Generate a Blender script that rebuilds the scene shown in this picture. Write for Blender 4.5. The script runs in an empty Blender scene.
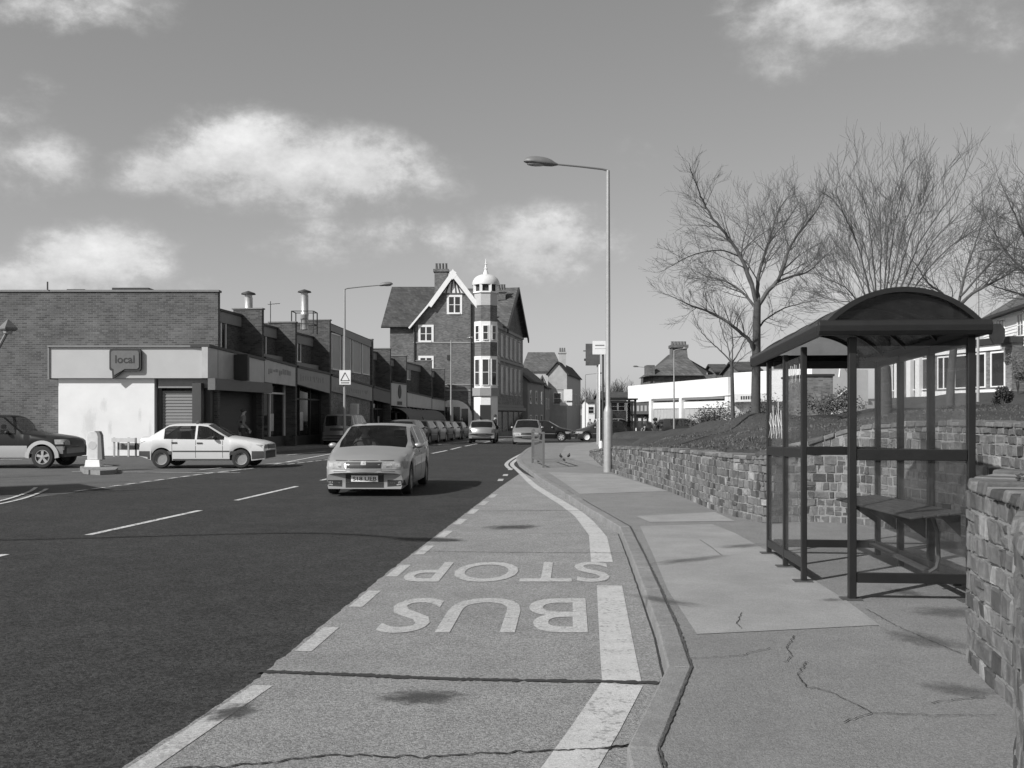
import bpy, bmesh, math, random
import numpy as np
from mathutils import Vector, Matrix, noise as mnoise
from mathutils.bvhtree import BVHTree
R = math.radians
random.seed(7)
scn = bpy.context.scene
C = scn.collection
# ------------------------------------------------ camera, sky, sun, exposure
F = 1000.0; HZ = 414.0; CH = 1.6
cd = bpy.data.cameras.new('camera'); cam = bpy.data.objects.new('camera', cd); C.objects.link(cam)
cam.location = (0, 0, CH); cam.rotation_euler = (R(90), 0, 0)
cd.sensor_width = 36; cd.lens = F * 36 / 1024; cd.shift_y = (HZ - 384) / 1024
cd.clip_start = .05; cd.clip_end = 5000
scn.camera = cam
SUN_AZ = 38.0; SUN_EL = 37.0          # shadows run towards (cos az, sin az)
sv = Vector((math.cos(R(SUN_AZ)) * math.cos(R(SUN_EL)), math.sin(R(SUN_AZ)) * math.cos(R(SUN_EL)), -math.sin(R(SUN_EL))))
sd = bpy.data.lights.new('sun', 'SUN'); sd.energy = 3.6; sd.angle = R(.53); sd.color = (1, .995, .985)
so = bpy.data.objects.new('sun', sd); C.objects.link(so); so.rotation_euler = sv.to_track_quat('-Z', 'Y').to_euler()
so.location = (-20, -20, 30)
W = bpy.data.worlds.new('World'); scn.world = W; W.use_nodes = True
def world():
    nt = W.node_tree; N = nt.nodes; L = nt.links; N.clear()
    def nd(t, **k):
        n = N.new(t)
        for a, b in k.items(): setattr(n, a, b)
        return n
    def m(op, a, b=None, c=None, clamp=False):
        n = nd('ShaderNodeMath', operation=op, use_clamp=clamp)
        for i, v in enumerate((a, b, c)):
            if v is None: continue
            if isinstance(v, (int, float)): n.inputs[i].default_value = v
            else: L.new(v, n.inputs[i])
        return n.outputs[0]
    sky = nd('ShaderNodeTexSky', sky_type='NISHITA'); sky.sun_disc = False
    sky.sun_elevation = R(SUN_EL); sky.sun_rotation = math.atan2(-sv.x, -sv.y)
    sky.air_density = 1.0; sky.dust_density = 1.2
    sep = nd('ShaderNodeSeparateColor'); L.new(sky.outputs[0], sep.inputs[0])
    # panchromatic film behind a yellow filter: mostly red and green
    grey = m('ADD', m('MULTIPLY', sep.outputs[0], .62), m('MULTIPLY', sep.outputs[1], .33))
    grey = m('MULTIPLY', m('POWER', grey, .66), .97)
    tc = nd('ShaderNodeTexCoord'); sx = nd('ShaderNodeSeparateXYZ'); L.new(tc.outputs['Generated'], sx.inputs[0])
    x, y, z = sx.outputs
    yy = m('MAXIMUM', y, .05)
    u = m('DIVIDE', x, yy); v = m('DIVIDE', z, yy)
    n1 = nd('ShaderNodeTexNoise'); n1.inputs['Scale'].default_value = 8; n1.inputs['Detail'].default_value = 12
    n1.inputs['Roughness'].default_value = .6; n1.inputs['Distortion'].default_value = .35
    mp = nd('ShaderNodeMapping'); mp.inputs['Scale'].default_value = (1, 1, 1.5); L.new(tc.outputs['Generated'], mp.inputs[0]); L.new(mp.outputs[0], n1.inputs['Vector'])
    n2 = nd('ShaderNodeTexNoise'); n2.inputs['Scale'].default_value = 24; n2.inputs['Detail'].default_value = 7; n2.inputs['Roughness'].default_value = .66
    L.new(mp.outputs[0], n2.inputs['Vector'])
    # cumulus banks, as azimuth / elevation ellipses (px,py,rx,ry,weight)
    B = [(x_, y_, rx_ * 1.2, ry_ * 1.2, w_) for x_, y_, rx_, ry_, w_ in [(235, 160, 62, 34, 1.0), (330, 175, 85, 30, 1.0), (160, 172, 45, 20, .75), (242, 135, 26, 18, .8), (300, 205, 80, 20, .5), (340, 240, 60, 20, .75), (415, 243, 48, 22, .85),
         (548, 248, 62, 30, 1.05), (560, 228, 40, 16, .6), (90, 262, 58, 27, 1.15), (40, 285, 75, 24, 1.0), (140, 285, 30, 18, .6), (45, 165, 42, 30, .6), (20, 175, 40, 35, .5), (60, 10, 85, 30, .62), (30, 90, 60, 25, .36), (960, 25, 80, 36, .52), (765, 18, 60, 25, .5),
         (860, 20, 110, 38, .62), (790, 62, 50, 28, .5), (900, 55, 60, 24, .4), (650, 150, 34, 28, .3), (800, 290, 90, 26, .65), (930, 262, 120, 28, .4), (205, 290, 26, 12, .6), (640, 300, 60, 40, .2), (-150, 120, 120, 60, .9), (1200, 120, 130, 50, .7)]]
    dens = None; shade = None
    for px, py, rx, ry, w in B:
        du = m('MULTIPLY', m('SUBTRACT', u, (px - 512) / F), F / rx); dv = m('MULTIPLY', m('SUBTRACT', v, (HZ - py) / F), F / ry)
        e = m('EXPONENT', m('MULTIPLY', m('ADD', m('MULTIPLY', du, du), m('MULTIPLY', dv, dv)), -.7))
        e = m('MULTIPLY', e, w)
        dens = e if dens is None else m('MAXIMUM', dens, e)
        sh = m('MULTIPLY', e, dv); shade = sh if shade is None else m('ADD', shade, sh)
    front = m('GREATER_THAN', y, .05)
    dens = m('MULTIPLY', dens, front)
    back = m('MULTIPLY', m('SUBTRACT', 1, front), .2)
    dens = m('ADD', dens, back)
    nn = m('ADD', m('MULTIPLY', m('SUBTRACT', n1.outputs[0], .5), 2.7), m('MULTIPLY', m('SUBTRACT', n2.outputs[0], .5), 1.5))
    d = m('ADD', m('SUBTRACT', dens, .30), m('MULTIPLY', nn, m('ADD', m('MULTIPLY', dens, .9), .12)))
    shade = m('MULTIPLY', m('MULTIPLY', shade, front), 1.0); d = m('ADD', d, m('MULTIPLY', shade, .10))
    mr = nd('ShaderNodeMapRange', interpolation_type='SMOOTHSTEP'); L.new(d, mr.inputs[0]); mr.inputs[1].default_value = -.05; mr.inputs[2].default_value = .62
    a = m('MULTIPLY', mr.outputs[0], .9)
    cb = m('ADD', m('ADD', m('ADD', 2.8, m('MULTIPLY', shade, .8)), m('MULTIPLY', d, .8)), m('MULTIPLY', m('SUBTRACT', n2.outputs[0], .5), 2.2))
    out = m('ADD', m('MULTIPLY', grey, m('SUBTRACT', 1, a)), m('MULTIPLY', cb, a))
    lp = nd('ShaderNodeCombineColor')
    for i in range(3): L.new(out, lp.inputs[i])
    bg = nd('ShaderNodeBackground'); bg.inputs[1].default_value = .15; L.new(lp.outputs[0], bg.inputs[0])
    o = nd('ShaderNodeOutputWorld'); L.new(bg.outputs[0], o.inputs[0])
world()
vs = scn.view_settings; vs.view_transform = 'Standard'; vs.look = 'None'; vs.exposure = 0.45; vs.gamma = 1; vs.use_curve_mapping = False

# ------------------------------------------------ helpers
def drop(Y): return -.012 * (Y - 45) if Y > 45 else 0.0
def G(px, py, z=0.0):
    Y = 1000.0 * (CH - z) / (py - HZ)
    if Y > 45:     # 1.2 % downhill beyond 45 m
        k = (py - HZ) / 1000.0
        Y = (CH - z - .54) / (k - .012)
    return ((px - 512) * Y / 1000.0, Y)
def P(px, py, Y): return Vector(((px - 512) * Y / 1000.0, Y, CH + (HZ - py) * Y / 1000.0))

MATS = {}
def mat(name, v=.5, rough=.7, var=.12, scale=8, bump=0.0, bscale=40, spec=.5, metal=0, detail=6, speck=0, spscale=200, coat=0, var2=0, scale2=1, wear=None):
    if name in MATS: return MATS[name]
    m = bpy.data.materials.new(name); m.use_nodes = True; nt = m.node_tree; N = nt.nodes; L = nt.links
    b = N['Principled BSDF']; b.inputs['Roughness'].default_value = rough; b.inputs['Metallic'].default_value = metal
    b.inputs['Specular IOR Level'].default_value = spec; b.inputs['Coat Weight'].default_value = coat; b.inputs['Coat Roughness'].default_value = .04
    tc = N.new('ShaderNodeTexCoord')
    def noise(s, d=detail):
        n = N.new('ShaderNodeTexNoise'); n.inputs['Scale'].default_value = s; n.inputs['Detail'].default_value = d; n.inputs['Roughness'].default_value = .62
        L.new(tc.outputs['Object'], n.inputs['Vector']); return n.outputs[0]
    def mul(a, k, b0):
        n = N.new('ShaderNodeMath'); n.operation = 'MULTIPLY_ADD'; L.new(a, n.inputs[0]); n.inputs[1].default_value = k; n.inputs[2].default_value = b0; return n.outputs[0]
    def mm(op, a, b2):
        n = N.new('ShaderNodeMath'); n.operation = op; L.new(a, n.inputs[0]); L.new(b2, n.inputs[1]); return n.outputs[0]
    val = mul(noise(scale), v * var * 4, v * (1 - var * 2))
    if var2: val = mm('MULTIPLY', val, mul(noise(scale2, 5), var2 * 4, 1 - var2 * 2))
    if speck:
        s = N.new('ShaderNodeTexVoronoi'); s.inputs['Scale'].default_value = spscale; L.new(tc.outputs['Object'], s.inputs['Vector'])
        sp = N.new('ShaderNodeSeparateColor'); L.new(s.outputs['Color'], sp.inputs[0])
        val = mm('MULTIPLY', val, mul(sp.outputs[0], speck * 2, 1 - speck))
    if wear:     # worn through to what lies below
        under, amount = wear; s1 = noise(26, 10); s2 = noise(3, 4); sm = mm('ADD', mul(s1, 1.0, 0), mul(s2, .55, -.275))
        r_ = N.new('ShaderNodeMapRange'); L.new(sm, r_.inputs[0]); r_.inputs[1].default_value = .5 - amount; r_.inputs[2].default_value = .56 - amount; r_.inputs[3].default_value = 0; r_.inputs[4].default_value = 1
        val = mm('ADD', mm('MULTIPLY', val, r_.outputs[0]), mul(r_.outputs[0], -under, under))
    cc = N.new('ShaderNodeCombineColor')
    for i in range(3): L.new(val, cc.inputs[i])
    L.new(cc.outputs[0], b.inputs['Base Color'])
    if bump:
        bn = N.new('ShaderNodeBump'); bn.inputs['Strength'].default_value = bump; bn.inputs['Distance'].default_value = .02
        L.new(noise(bscale, 8), bn.inputs['Height']); L.new(bn.outputs[0], b.inputs['Normal'])
    MATS[name] = m; return m
def brickmat(name, v=.2, mortar=.3, bw=.225, bh=.075, ms=.008, var=.35, axis='xy', rough=.85, ang=0):
    if name in MATS: return MATS[name]
    m = bpy.data.materials.new(name); m.use_nodes = True; nt = m.node_tree; N = nt.nodes; L = nt.links
    b = N['Principled BSDF']; b.inputs['Roughness'].default_value = rough; b.inputs['Specular IOR Level'].default_value = .2
    tc = N.new('ShaderNodeTexCoord'); s = N.new('ShaderNodeSeparateXYZ'); L.new(tc.outputs['Object'], s.inputs[0])
    a = N.new('ShaderNodeMath'); a.operation = 'ADD'; L.new(s.outputs[0], a.inputs[0]); L.new(s.outputs[1], a.inputs[1])
    cx = N.new('ShaderNodeCombineXYZ'); L.new(a.outputs[0], cx.inputs[0]); L.new(s.outputs[2], cx.inputs[1])
    br = N.new('ShaderNodeTexBrick'); L.new(cx.outputs[0], br.inputs['Vector'])
    br.inputs['Scale'].default_value = 1; br.inputs['Brick Width'].default_value = bw; br.inputs['Row Height'].default_value = bh; br.inputs['Mortar Size'].default_value = ms
    lo = v * (1 - var); hi = v * (1 + var)
    br.inputs['Color1'].default_value = (lo, lo, lo, 1); br.inputs['Color2'].default_value = (hi, hi, hi, 1); br.inputs['Mortar'].default_value = (mortar,) * 3 + (1,)
    n = N.new('ShaderNodeTexNoise'); n.inputs['Scale'].default_value = .9; n.inputs['Detail'].default_value = 8; n.inputs['Roughness'].default_value = .65; L.new(tc.outputs['Object'], n.inputs['Vector'])
    mr = N.new('ShaderNodeMapRange'); L.new(n.outputs[0], mr.inputs[0]); mr.inputs[1].default_value = .3; mr.inputs[2].default_value = .7; mr.inputs[3].default_value = .72; mr.inputs[4].default_value = 1.25
    mx = N.new('ShaderNodeMix'); mx.data_type = 'RGBA'; mx.blend_type = 'MULTIPLY'; mx.inputs[0].default_value = 1
    L.new(br.outputs['Color'], mx.inputs[6]); 
    c3 = N.new('ShaderNodeCombineColor')
    for i in range(3): L.new(mr.outputs[0], c3.inputs[i])
    L.new(c3.outputs[0], mx.inputs[7]); L.new(mx.outputs[2], b.inputs['Base Color'])
    bp = N.new('ShaderNodeBump'); bp.inputs['Strength'].default_value = .5; bp.inputs['Distance'].default_value = .01; bp.invert = True
    L.new(br.outputs['Fac'], bp.inputs['Height']); L.new(bp.outputs[0], b.inputs['Normal'])
    MATS[name] = m; return m
def glassmat(name, tint=.75, refl=1.0, dirt=.12, dv=.35, fres=1.5):
    m = bpy.data.materials.new(name); m.use_nodes = True; nt = m.node_tree; N = nt.nodes; L = nt.links; N.clear()
    o = N.new('ShaderNodeOutputMaterial'); t = N.new('ShaderNodeBsdfTransparent'); t.inputs[0].default_value = (tint,) * 3 + (1,)
    g = N.new('ShaderNodeBsdfGlossy'); g.inputs['Roughness'].default_value = .03; g.inputs[0].default_value = (refl,) * 3 + (1,)
    d = N.new('ShaderNodeBsdfDiffuse'); d.inputs[0].default_value = (dv,) * 3 + (1,)
    lw = N.new('ShaderNodeLayerWeight'); lw.inputs[0].default_value = .5; pw = N.new('ShaderNodeMath'); pw.operation = 'POWER'; L.new(lw.outputs['Facing'], pw.inputs[0]); pw.inputs[1].default_value = 4.5
    fr = N.new('ShaderNodeMath'); fr.operation = 'MULTIPLY_ADD'; L.new(pw.outputs[0], fr.inputs[0]); fr.inputs[1].default_value = .5 * (fres - 1) / .35; fr.inputs[2].default_value = .04 * (fres - 1) / .35
    m1 = N.new('ShaderNodeMixShader'); L.new(fr.outputs[0], m1.inputs[0]); L.new(t.outputs[0], m1.inputs[1]); L.new(g.outputs[0], m1.inputs[2])
    tc = N.new('ShaderNodeTexCoord'); n = N.new('ShaderNodeTexNoise'); n.inputs['Scale'].default_value = 2.5; n.inputs['Detail'].default_value = 8; n.inputs['Roughness'].default_value = .7
    L.new(tc.outputs['Object'], n.inputs['Vector'])
    mr = N.new('ShaderNodeMapRange'); L.new(n.outputs[0], mr.inputs[0]); mr.inputs[1].default_value = .35; mr.inputs[2].default_value = .75; mr.inputs[3].default_value = dirt * .3; mr.inputs[4].default_value = dirt * 2
    m2 = N.new('ShaderNodeMixShader'); L.new(mr.outputs[0], m2.inputs[0]); L.new(m1.outputs[0], m2.inputs[1]); L.new(d.outputs[0], m2.inputs[2]); L.new(m2.outputs[0], o.inputs[0])
    MATS[name] = m; return m

def tag(o, label=None, cat=None, group=None, kind=None):
    if label: o['label'] = label
    if cat: o['category'] = cat
    if group: o['group'] = group
    if kind: o['kind'] = kind
    return o
def empty(name, loc, rz=0, label=None, cat=None, group=None, rx=0, ry=0):
    o = bpy.data.objects.new(name, None); C.objects.link(o); o.location = loc; o.rotation_euler = (rx, ry, rz); o.empty_display_size = .3
    return tag(o, label, cat, group)
def copy_tree(o, parent=None):
    c = o.copy(); C.objects.link(c); c.parent = parent
    for ch in [k for k in bpy.data.objects if k.parent == o]: copy_tree(ch, c)
    return c
class MB:
    def __init__(s, org=(0, 0, 0), M=None): s.v = []; s.f = []; s.o = Vector(org); s.M = M; s.tone = []; s.sm = []; s.cur = 0; s.t = .5
    def add(s, vs, fs, smooth=False):
        n = len(s.v)
        for p in vs:
            p = Vector(p)
            if s.M is not None: p = s.M @ p
            s.v.append(p - s.o)
        for f in fs: s.f.append([i + n for i in f]); s.tone.append(s.t); s.sm.append(smooth)
        return s
    def box(s, x0, x1, y0, y1, z0, z1):
        v = [(x, y, z) for z in (z0, z1) for y in (y0, y1) for x in (x0, x1)]
        return s.add(v, [(0, 2, 3, 1), (4, 5, 7, 6), (0, 1, 5, 4), (2, 6, 7, 3), (0, 4, 6, 2), (1, 3, 7, 5)])
    def prism(s, poly, a, b, ax='z'):
        n = len(poly)
        def mk(p, h): return (p[0], p[1], h) if ax == 'z' else ((p[0], h, p[1]) if ax == 'y' else (h, p[0], p[1]))
        v = [mk(p, a) for p in poly] + [mk(p, b) for p in poly]
        return s.add(v, [tuple(range(n))[::-1], tuple(range(n, 2 * n))] + [(i, (i + 1) % n, (i + 1) % n + n, i + n) for i in range(n)])
    def hexa(s, b, t): # bottom 4, top 4
        return s.add(list(b) + list(t), [(3, 2, 1, 0), (4, 5, 6, 7)] + [(i, (i + 1) % 4, (i + 1) % 4 + 4, i + 4) for i in range(4)])
    def tube(s, pts, r, n=8, cap=True, smooth=True):
        pts = [Vector(p) for p in pts]
        if not isinstance(r, (list, tuple)): r = [r] * len(pts)
        up = Vector((0, 0, 1)); vs = []; fs = []; prev = None
        for i, p in enumerate(pts):
            t = (pts[min(i + 1, len(pts) - 1)] - pts[max(i - 1, 0)])
            if t.length < 1e-9: t = Vector((0, 0, 1))
            t.normalize()
            if prev is None:
                a = t.cross(up) if abs(t.z) < .95 else t.cross(Vector((1, 0, 0)))
            else: a = prev - t * prev.dot(t)
            if a.length < 1e-6: a = t.orthogonal()
            a.normalize(); prev = a; b = t.cross(a)
            for k in range(n):
                q = 2 * math.pi * k / n; vs.append(p + (a * math.cos(q) + b * math.sin(q)) * r[i])
        for i in range(len(pts) - 1):
            for k in range(n): k2 = (k + 1) % n; fs.append((i * n + k, i * n + k2, (i + 1) * n + k2, (i + 1) * n + k))
        if cap: fs.append(tuple(range(n))[::-1]); fs.append(tuple((len(pts) - 1) * n + k for k in range(n)))
        return s.add(vs, fs, smooth)
    def lathe(s, prof, c=(0, 0, 0), n=20, axis='z', smooth=True, a0=0, cap=True):
        vs = []; fs = []
        for r, h in prof:
            for k in range(n):
                q = a0 + 2 * math.pi * k / n; a, b = r * math.cos(q), r * math.sin(q)
                p = (a, b, h) if axis == 'z' else ((a, h, b) if axis == 'y' else (h, a, b))
                vs.append((p[0] + c[0], p[1] + c[1], p[2] + c[2]))
        for i in range(len(prof) - 1):
            for k in range(n): k2 = (k + 1) % n; fs.append((i * n + k, i * n + k2, (i + 1) * n + k2, (i + 1) * n + k))
        if cap and prof[0][0] > 1e-4: fs.append(tuple(range(n))[::-1])
        if cap and prof[-1][0] > 1e-4: fs.append(tuple((len(prof) - 1) * n + k for k in range(n)))
        return s.add(vs, fs, smooth)
    def ball(s, c, rx, ry, rz, n=12, m=8):
        prof = [(math.sin(math.pi * i / m), -math.cos(math.pi * i / m)) for i in range(m + 1)]
        vs = []; fs = []
        for r, h in prof:
            for k in range(n): q = 2 * math.pi * k / n; vs.append((c[0] + rx * r * math.cos(q), c[1] + ry * r * math.sin(q), c[2] + rz * h))
        for i in range(m):
            for k in range(n): k2 = (k + 1) % n; fs.append((i * n + k, i * n + k2, (i + 1) * n + k2, (i + 1) * n + k))
        return s.add(vs, fs, True)
    def build(s, name, m, parent=None, tones=False, bevel=0):
        me = bpy.data.meshes.new(name); me.from_pydata(s.v, [], s.f); me.validate(); me.update()
        if len(me.polygons) == len(s.sm):
            me.polygons.foreach_set('use_smooth', s.sm)
            if tones:
                a = me.attributes.new('tone', 'FLOAT', 'FACE'); a.data.foreach_set('value', s.tone)
        if any(s.sm):
            bm = bmesh.new(); bm.from_mesh(me); bmesh.ops.remove_doubles(bm, verts=bm.verts, dist=1e-5); bmesh.ops.recalc_face_normals(bm, faces=bm.faces); bm.to_mesh(me); bm.free()
            me.set_sharp_from_angle(angle=R(42))
        else:
            bm = bmesh.new(); bm.from_mesh(me); bmesh.ops.recalc_face_normals(bm, faces=bm.faces); bm.to_mesh(me); bm.free()
        me.materials.append(m)
        o = bpy.data.objects.new(name, me); C.objects.link(o)
        if parent: o.parent = parent
        if bevel:
            b = o.modifiers.new('b', 'BEVEL'); b.width = bevel; b.segments = 2; b.limit_method = 'ANGLE'
        return o
def top(name, mb, m, label, cat, group=None, kind=None, **k):
    return tag(mb.build(name, m, None, **k), label, cat, group, kind)
def place(o, loc): o.location = loc; return o
def sheet(name, pts, z, m, z1=None, kind='structure'):
    bm = bmesh.new(); vs = [bm.verts.new((p[0], p[1], z)) for p in pts]; f = bm.faces.new(vs)
    if f.normal.z < 0 or (bm.normal_update() or f.normal.z < 0): f.normal_flip()
    bmesh.ops.triangulate(bm, faces=bm.faces[:])
    if z1 is not None:
        r = bmesh.ops.extrude_face_region(bm, geom=bm.faces[:]); 
        for v in [g for g in r['geom'] if isinstance(g, bmesh.types.BMVert)]: v.co.z = z1
    for yy in (45,): bmesh.ops.bisect_plane(bm, geom=bm.verts[:] + bm.edges[:] + bm.faces[:], plane_co=(0, yy, 0), plane_no=(0, 1, 0), dist=1e-5)
    for v in bm.verts: v.co.z += drop(v.co.y)
    bmesh.ops.recalc_face_normals(bm, faces=bm.faces)
    if z1 is None:
        bm.normal_update()
        for f in bm.faces:
            if f.normal.z < 0: f.normal_flip()
    me = bpy.data.meshes.new(name); bm.to_mesh(me); bm.free(); me.materials.append(m)
    o = bpy.data.objects.new(name, me); C.objects.link(o); o['kind'] = kind; return o
def ribbon_pts(path, w, close=False):
    L_, R_ = [], []
    ws = w if isinstance(w, (list, tuple)) else [w] * len(path)
    for i, p in enumerate(path):
        a = Vector(path[max(i - 1, 0)]); b = Vector(path[min(i + 1, len(path) - 1)]); t = (b - a).normalized(); n = Vector((-t.y, t.x))
        L_.append(Vector(p) + n * ws[i] / 2); R_.append(Vector(p) - n * ws[i] / 2)
    return L_, R_
def ribbons(name, paths, z, m, kind='structure'):
    bm = bmesh.new()
    for path, w in paths:
        l, r = ribbon_pts([Vector(p) for p in path], w)
        vl = [bm.verts.new((p.x, p.y, z + drop(p.y))) for p in l]; vr = [bm.verts.new((p.x, p.y, z + drop(p.y))) for p in r]
        for i in range(len(vl) - 1): bm.faces.new((vr[i], vr[i + 1], vl[i + 1], vl[i]))
    me = bpy.data.meshes.new(name); bm.to_mesh(me); bm.free(); me.materials.append(m)
    o = bpy.data.objects.new(name, me); C.objects.link(o); o['kind'] = kind; return o
def resample(path, step):
    out = [Vector(path[0])]
    for a, b in zip(path[:-1], path[1:]):
        a, b = Vector(a), Vector(b); n = max(1, int((b - a).length / step))
        for i in range(1, n + 1): out.append(a.lerp(b, i / n))
    return out
def smooth(path, k=6):
    P_ = [Vector(p) for p in path]; out = []
    for i in range(len(P_) - 1):
        p0 = P_[max(i - 1, 0)]; p1 = P_[i]; p2 = P_[i + 1]; p3 = P_[min(i + 2, len(P_) - 1)]
        for j in range(k):
            t = j / k; out.append(.5 * ((2 * p1) + (p2 - p0) * t + (2 * p0 - 5 * p1 + 4 * p2 - p3) * t * t + (3 * p1 - p0 - 3 * p2 + p3) * t ** 3))
    out.append(P_[-1]); return out
def text_mesh(s, size=1, font_ext=0, bold=0):
    cu = bpy.data.curves.new('t', 'FONT'); cu.body = s; cu.size = size; cu.extrude = font_ext; cu.offset = bold; cu.align_x = 'CENTER'; cu.resolution_u = 4
    o = bpy.data.objects.new('t', cu); C.objects.link(o)
    dg = bpy.context.evaluated_depsgraph_get(); me = bpy.data.meshes.new_from_object(o.evaluated_get(dg))
    vs = [v.co.copy() for v in me.vertices]; fs = [list(p.vertices) for p in me.polygons]
    bpy.data.objects.remove(o); bpy.data.curves.remove(cu); bpy.data.meshes.remove(me)
    return vs, fs

# ------------------------------------------------ materials
asphalt = mat('asphalt_dark', .041, .85, .25, 3, 1.0, 70, speck=.6, spscale=55, spec=.3, var2=.2, scale2=.5)
asphalt2 = mat('asphalt_worn', .105, .9, .15, 1.5, .5, 60, speck=.2, spscale=60, spec=.25, var2=.1, scale2=.3)
conc = mat('bay_concrete', .265, .9, .12, 2.2, .8, 110, speck=.36, spscale=95, spec=.25, var2=.1, scale2=.7)
tarpath = mat('footway_tarmac', .21, .9, .1, 3, .6, 110, speck=.2, spscale=110, spec=.25, var2=.1, scale2=.5)
tarpath2 = mat('footway_patch_light', .275, .9, .12, 2.5, .4, 110, speck=.12, spscale=110, spec=.25, var2=.12, scale2=.8)
tarpath3 = mat('footway_patch_mid', .25, .9, .12, 2.5, .4, 110, speck=.12, spscale=110, spec=.25, var2=.12, scale2=.8)
kerbm = mat('kerb_concrete', .22, .9, .18, 6, .5, 90, speck=.15, spscale=90, spec=.25, var2=.15, scale2=1.3)
paint = mat('road_paint_worn', .425, .8, .12, 9, .5, 110, speck=.22, spscale=80, spec=.3, var2=.08, wear=(.27, .14))
paintw = mat('road_paint_white', .55, .7, .12, 9, .3, 90, speck=.15, spscale=80, spec=.3, wear=(.1, .12))
painty = mat('road_paint_yellow_grey', .45, .75, .1, 6, .35, 100, speck=.12, spscale=90, spec=.3, var2=.08, wear=(.27, .13))
crackm = mat('crack_tar', .03, .9, .2, 20, .4)
stainm = mat('oil_stain', .12, .8, .2, 8, .4, 100, speck=.3, spscale=85)
grass = mat('grass', .066, .95, .3, 14, 1.0, 60, spec=.1, var2=.22, scale2=1.1)
soil = mat('soil', .10, .95, .3, 12, 1.0, 50, spec=.1)
dkmetal = mat('shelter_metal', .017, .42, .2, 8, .12, 60, spec=.45)
benchm = mat('bench_wood', .04, .6, .2, 9, .3, 60)
galv = mat('galvanised', .36, .5, .12, 10, .1, 60, metal=.3)
def softstain(name, v, strength=.6):
    m = bpy.data.materials.new(name); m.use_nodes = True; nt = m.node_tree; N = nt.nodes; L = nt.links; b = N['Principled BSDF']; b.inputs['Base Color'].default_value = (v, v, v, 1); b.inputs['Roughness'].default_value = .9
    tc = N.new('ShaderNodeTexCoord'); ln = N.new('ShaderNodeVectorMath'); ln.operation = 'LENGTH'; L.new(tc.outputs['Object'], ln.inputs[0])
    n = N.new('ShaderNodeTexNoise'); n.inputs['Scale'].default_value = 3.2; n.inputs['Detail'].default_value = 9; n.inputs['Roughness'].default_value = .7; L.new(tc.outputs['Object'], n.inputs[0])
    a = N.new('ShaderNodeMath'); a.operation = 'MULTIPLY_ADD'; L.new(n.outputs[0], a.inputs[0]); a.inputs[1].default_value = 1.5; a.inputs[2].default_value = -.75
    s = N.new('ShaderNodeMath'); s.operation = 'ADD'; L.new(ln.outputs['Value'], s.inputs[0]); L.new(a.outputs[0], s.inputs[1])
    r_ = N.new('ShaderNodeMapRange'); r_.interpolation_type = 'SMOOTHSTEP'; L.new(s.outputs[0], r_.inputs[0]); r_.inputs[1].default_value = .1; r_.inputs[2].default_value = .75; r_.inputs[3].default_value = strength; r_.inputs[4].default_value = 0
    L.new(r_.outputs[0], b.inputs['Alpha']); MATS[name] = m; return m
galvd = mat('galvanised_dark', .16, .55, .12, 10, .1, 60, metal=.2)
white = mat('white_paint', .78, .6, .05, 3, .1, 30, var2=.04, scale2=.6)
cream = mat('render_pale', .42, .8, .1, 2, .2, 30, var2=.08)
rendg = mat('render_grey', .26, .85, .1, 2, .2, 30, var2=.08)
brick = brickmat('brick_dark', .085, .125)
brickv = brickmat('brick_red', .145, .19)
brickf = brickmat('brick_far', .13, .18)
slate = brickmat('slate', .075, .05, .3, .22, .012, .22)
tile = brickmat('tile', .11, .07, .3, .25, .014, .22)
dark = mat('dark_paint', .03, .6, .1, 4)
black = mat('black', .012, .7, .1, 5)
greyp = mat('grey_paint', .2, .6, .08, 4)
signg = mat('sign_grey', .42, .45, .05, 1.2, .04, 10, var2=.06, scale2=.4)
shop_glass = mat('shop_glass', .018, .06, .3, 1.5, 0, spec=.8)
win_glass = mat('window_glass', .025, .08, .3, 1.5, .05, 3, spec=.8)
curtain = mat('curtain', .30, .8, .2, 5)
bark = mat('bark', .075, .9, .25, 10, .6, 40, spec=.15)
rubber = mat('tyre_rubber', .022, .75, .2, 12, .2, 60)
chrome = mat('wheel_alloy', .36, .5, .05, 5)
cleargl = glassmat('shelter_glass', .99, .8, .03, .4, 1.22)
tintgl = glassmat('shelter_tinted_glass', .62, .35, .10, .09, 1.3)
roofgl = glassmat('shelter_roof_sheet', .32, .3, .45, .10, 1.3)
cargl = glassmat('car_glass', .55, .8, .02, .2, 1.35)
carglf = glassmat('car_far_glass', .22, 1.0, .05, .15, 1.5)
# ------------------------------------------------ ground, roads, pavements
gpts = [(-700, -60), (700, -60), (700, 45), (700, 1500), (-700, 1500), (-700, 45)]
def ground():
    bm = bmesh.new(); rows = []
    for y, z in ((-80, -.02), (45, -.02), (170, -.02 + drop(170)), (2500, -.02 + drop(170))):
        rows.append([bm.verts.new((x, y, z)) for x in (-1500, 1500)])
    for a, b in zip(rows[:-1], rows[1:]): bm.faces.new((a[0], a[1], b[1], b[0]))
    me = bpy.data.meshes.new('ground'); bm.to_mesh(me); bm.free(); me.materials.append(asphalt2)
    o = bpy.data.objects.new('ground', me); C.objects.link(o); o['kind'] = 'structure'
ground()
kerb_in = [(.45, -4), (.42, 2.5)] + [G(*p) for p in [(625, 768), (666, 682), (656, 639), (643, 600), (629, 560), (619, 534), (583, 511), (560, 495), (540, 482), (519, 466), (516, 460), (525, 452), (540, 445)]] + [(3.4, 58), (6.5, 61.5), (14, 63)]
lane = [(-2.32, 1.0)] + [G(*p) for p in [(125, 765), (248, 685), (316, 630), (390, 570), (500, 487)]]
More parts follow.
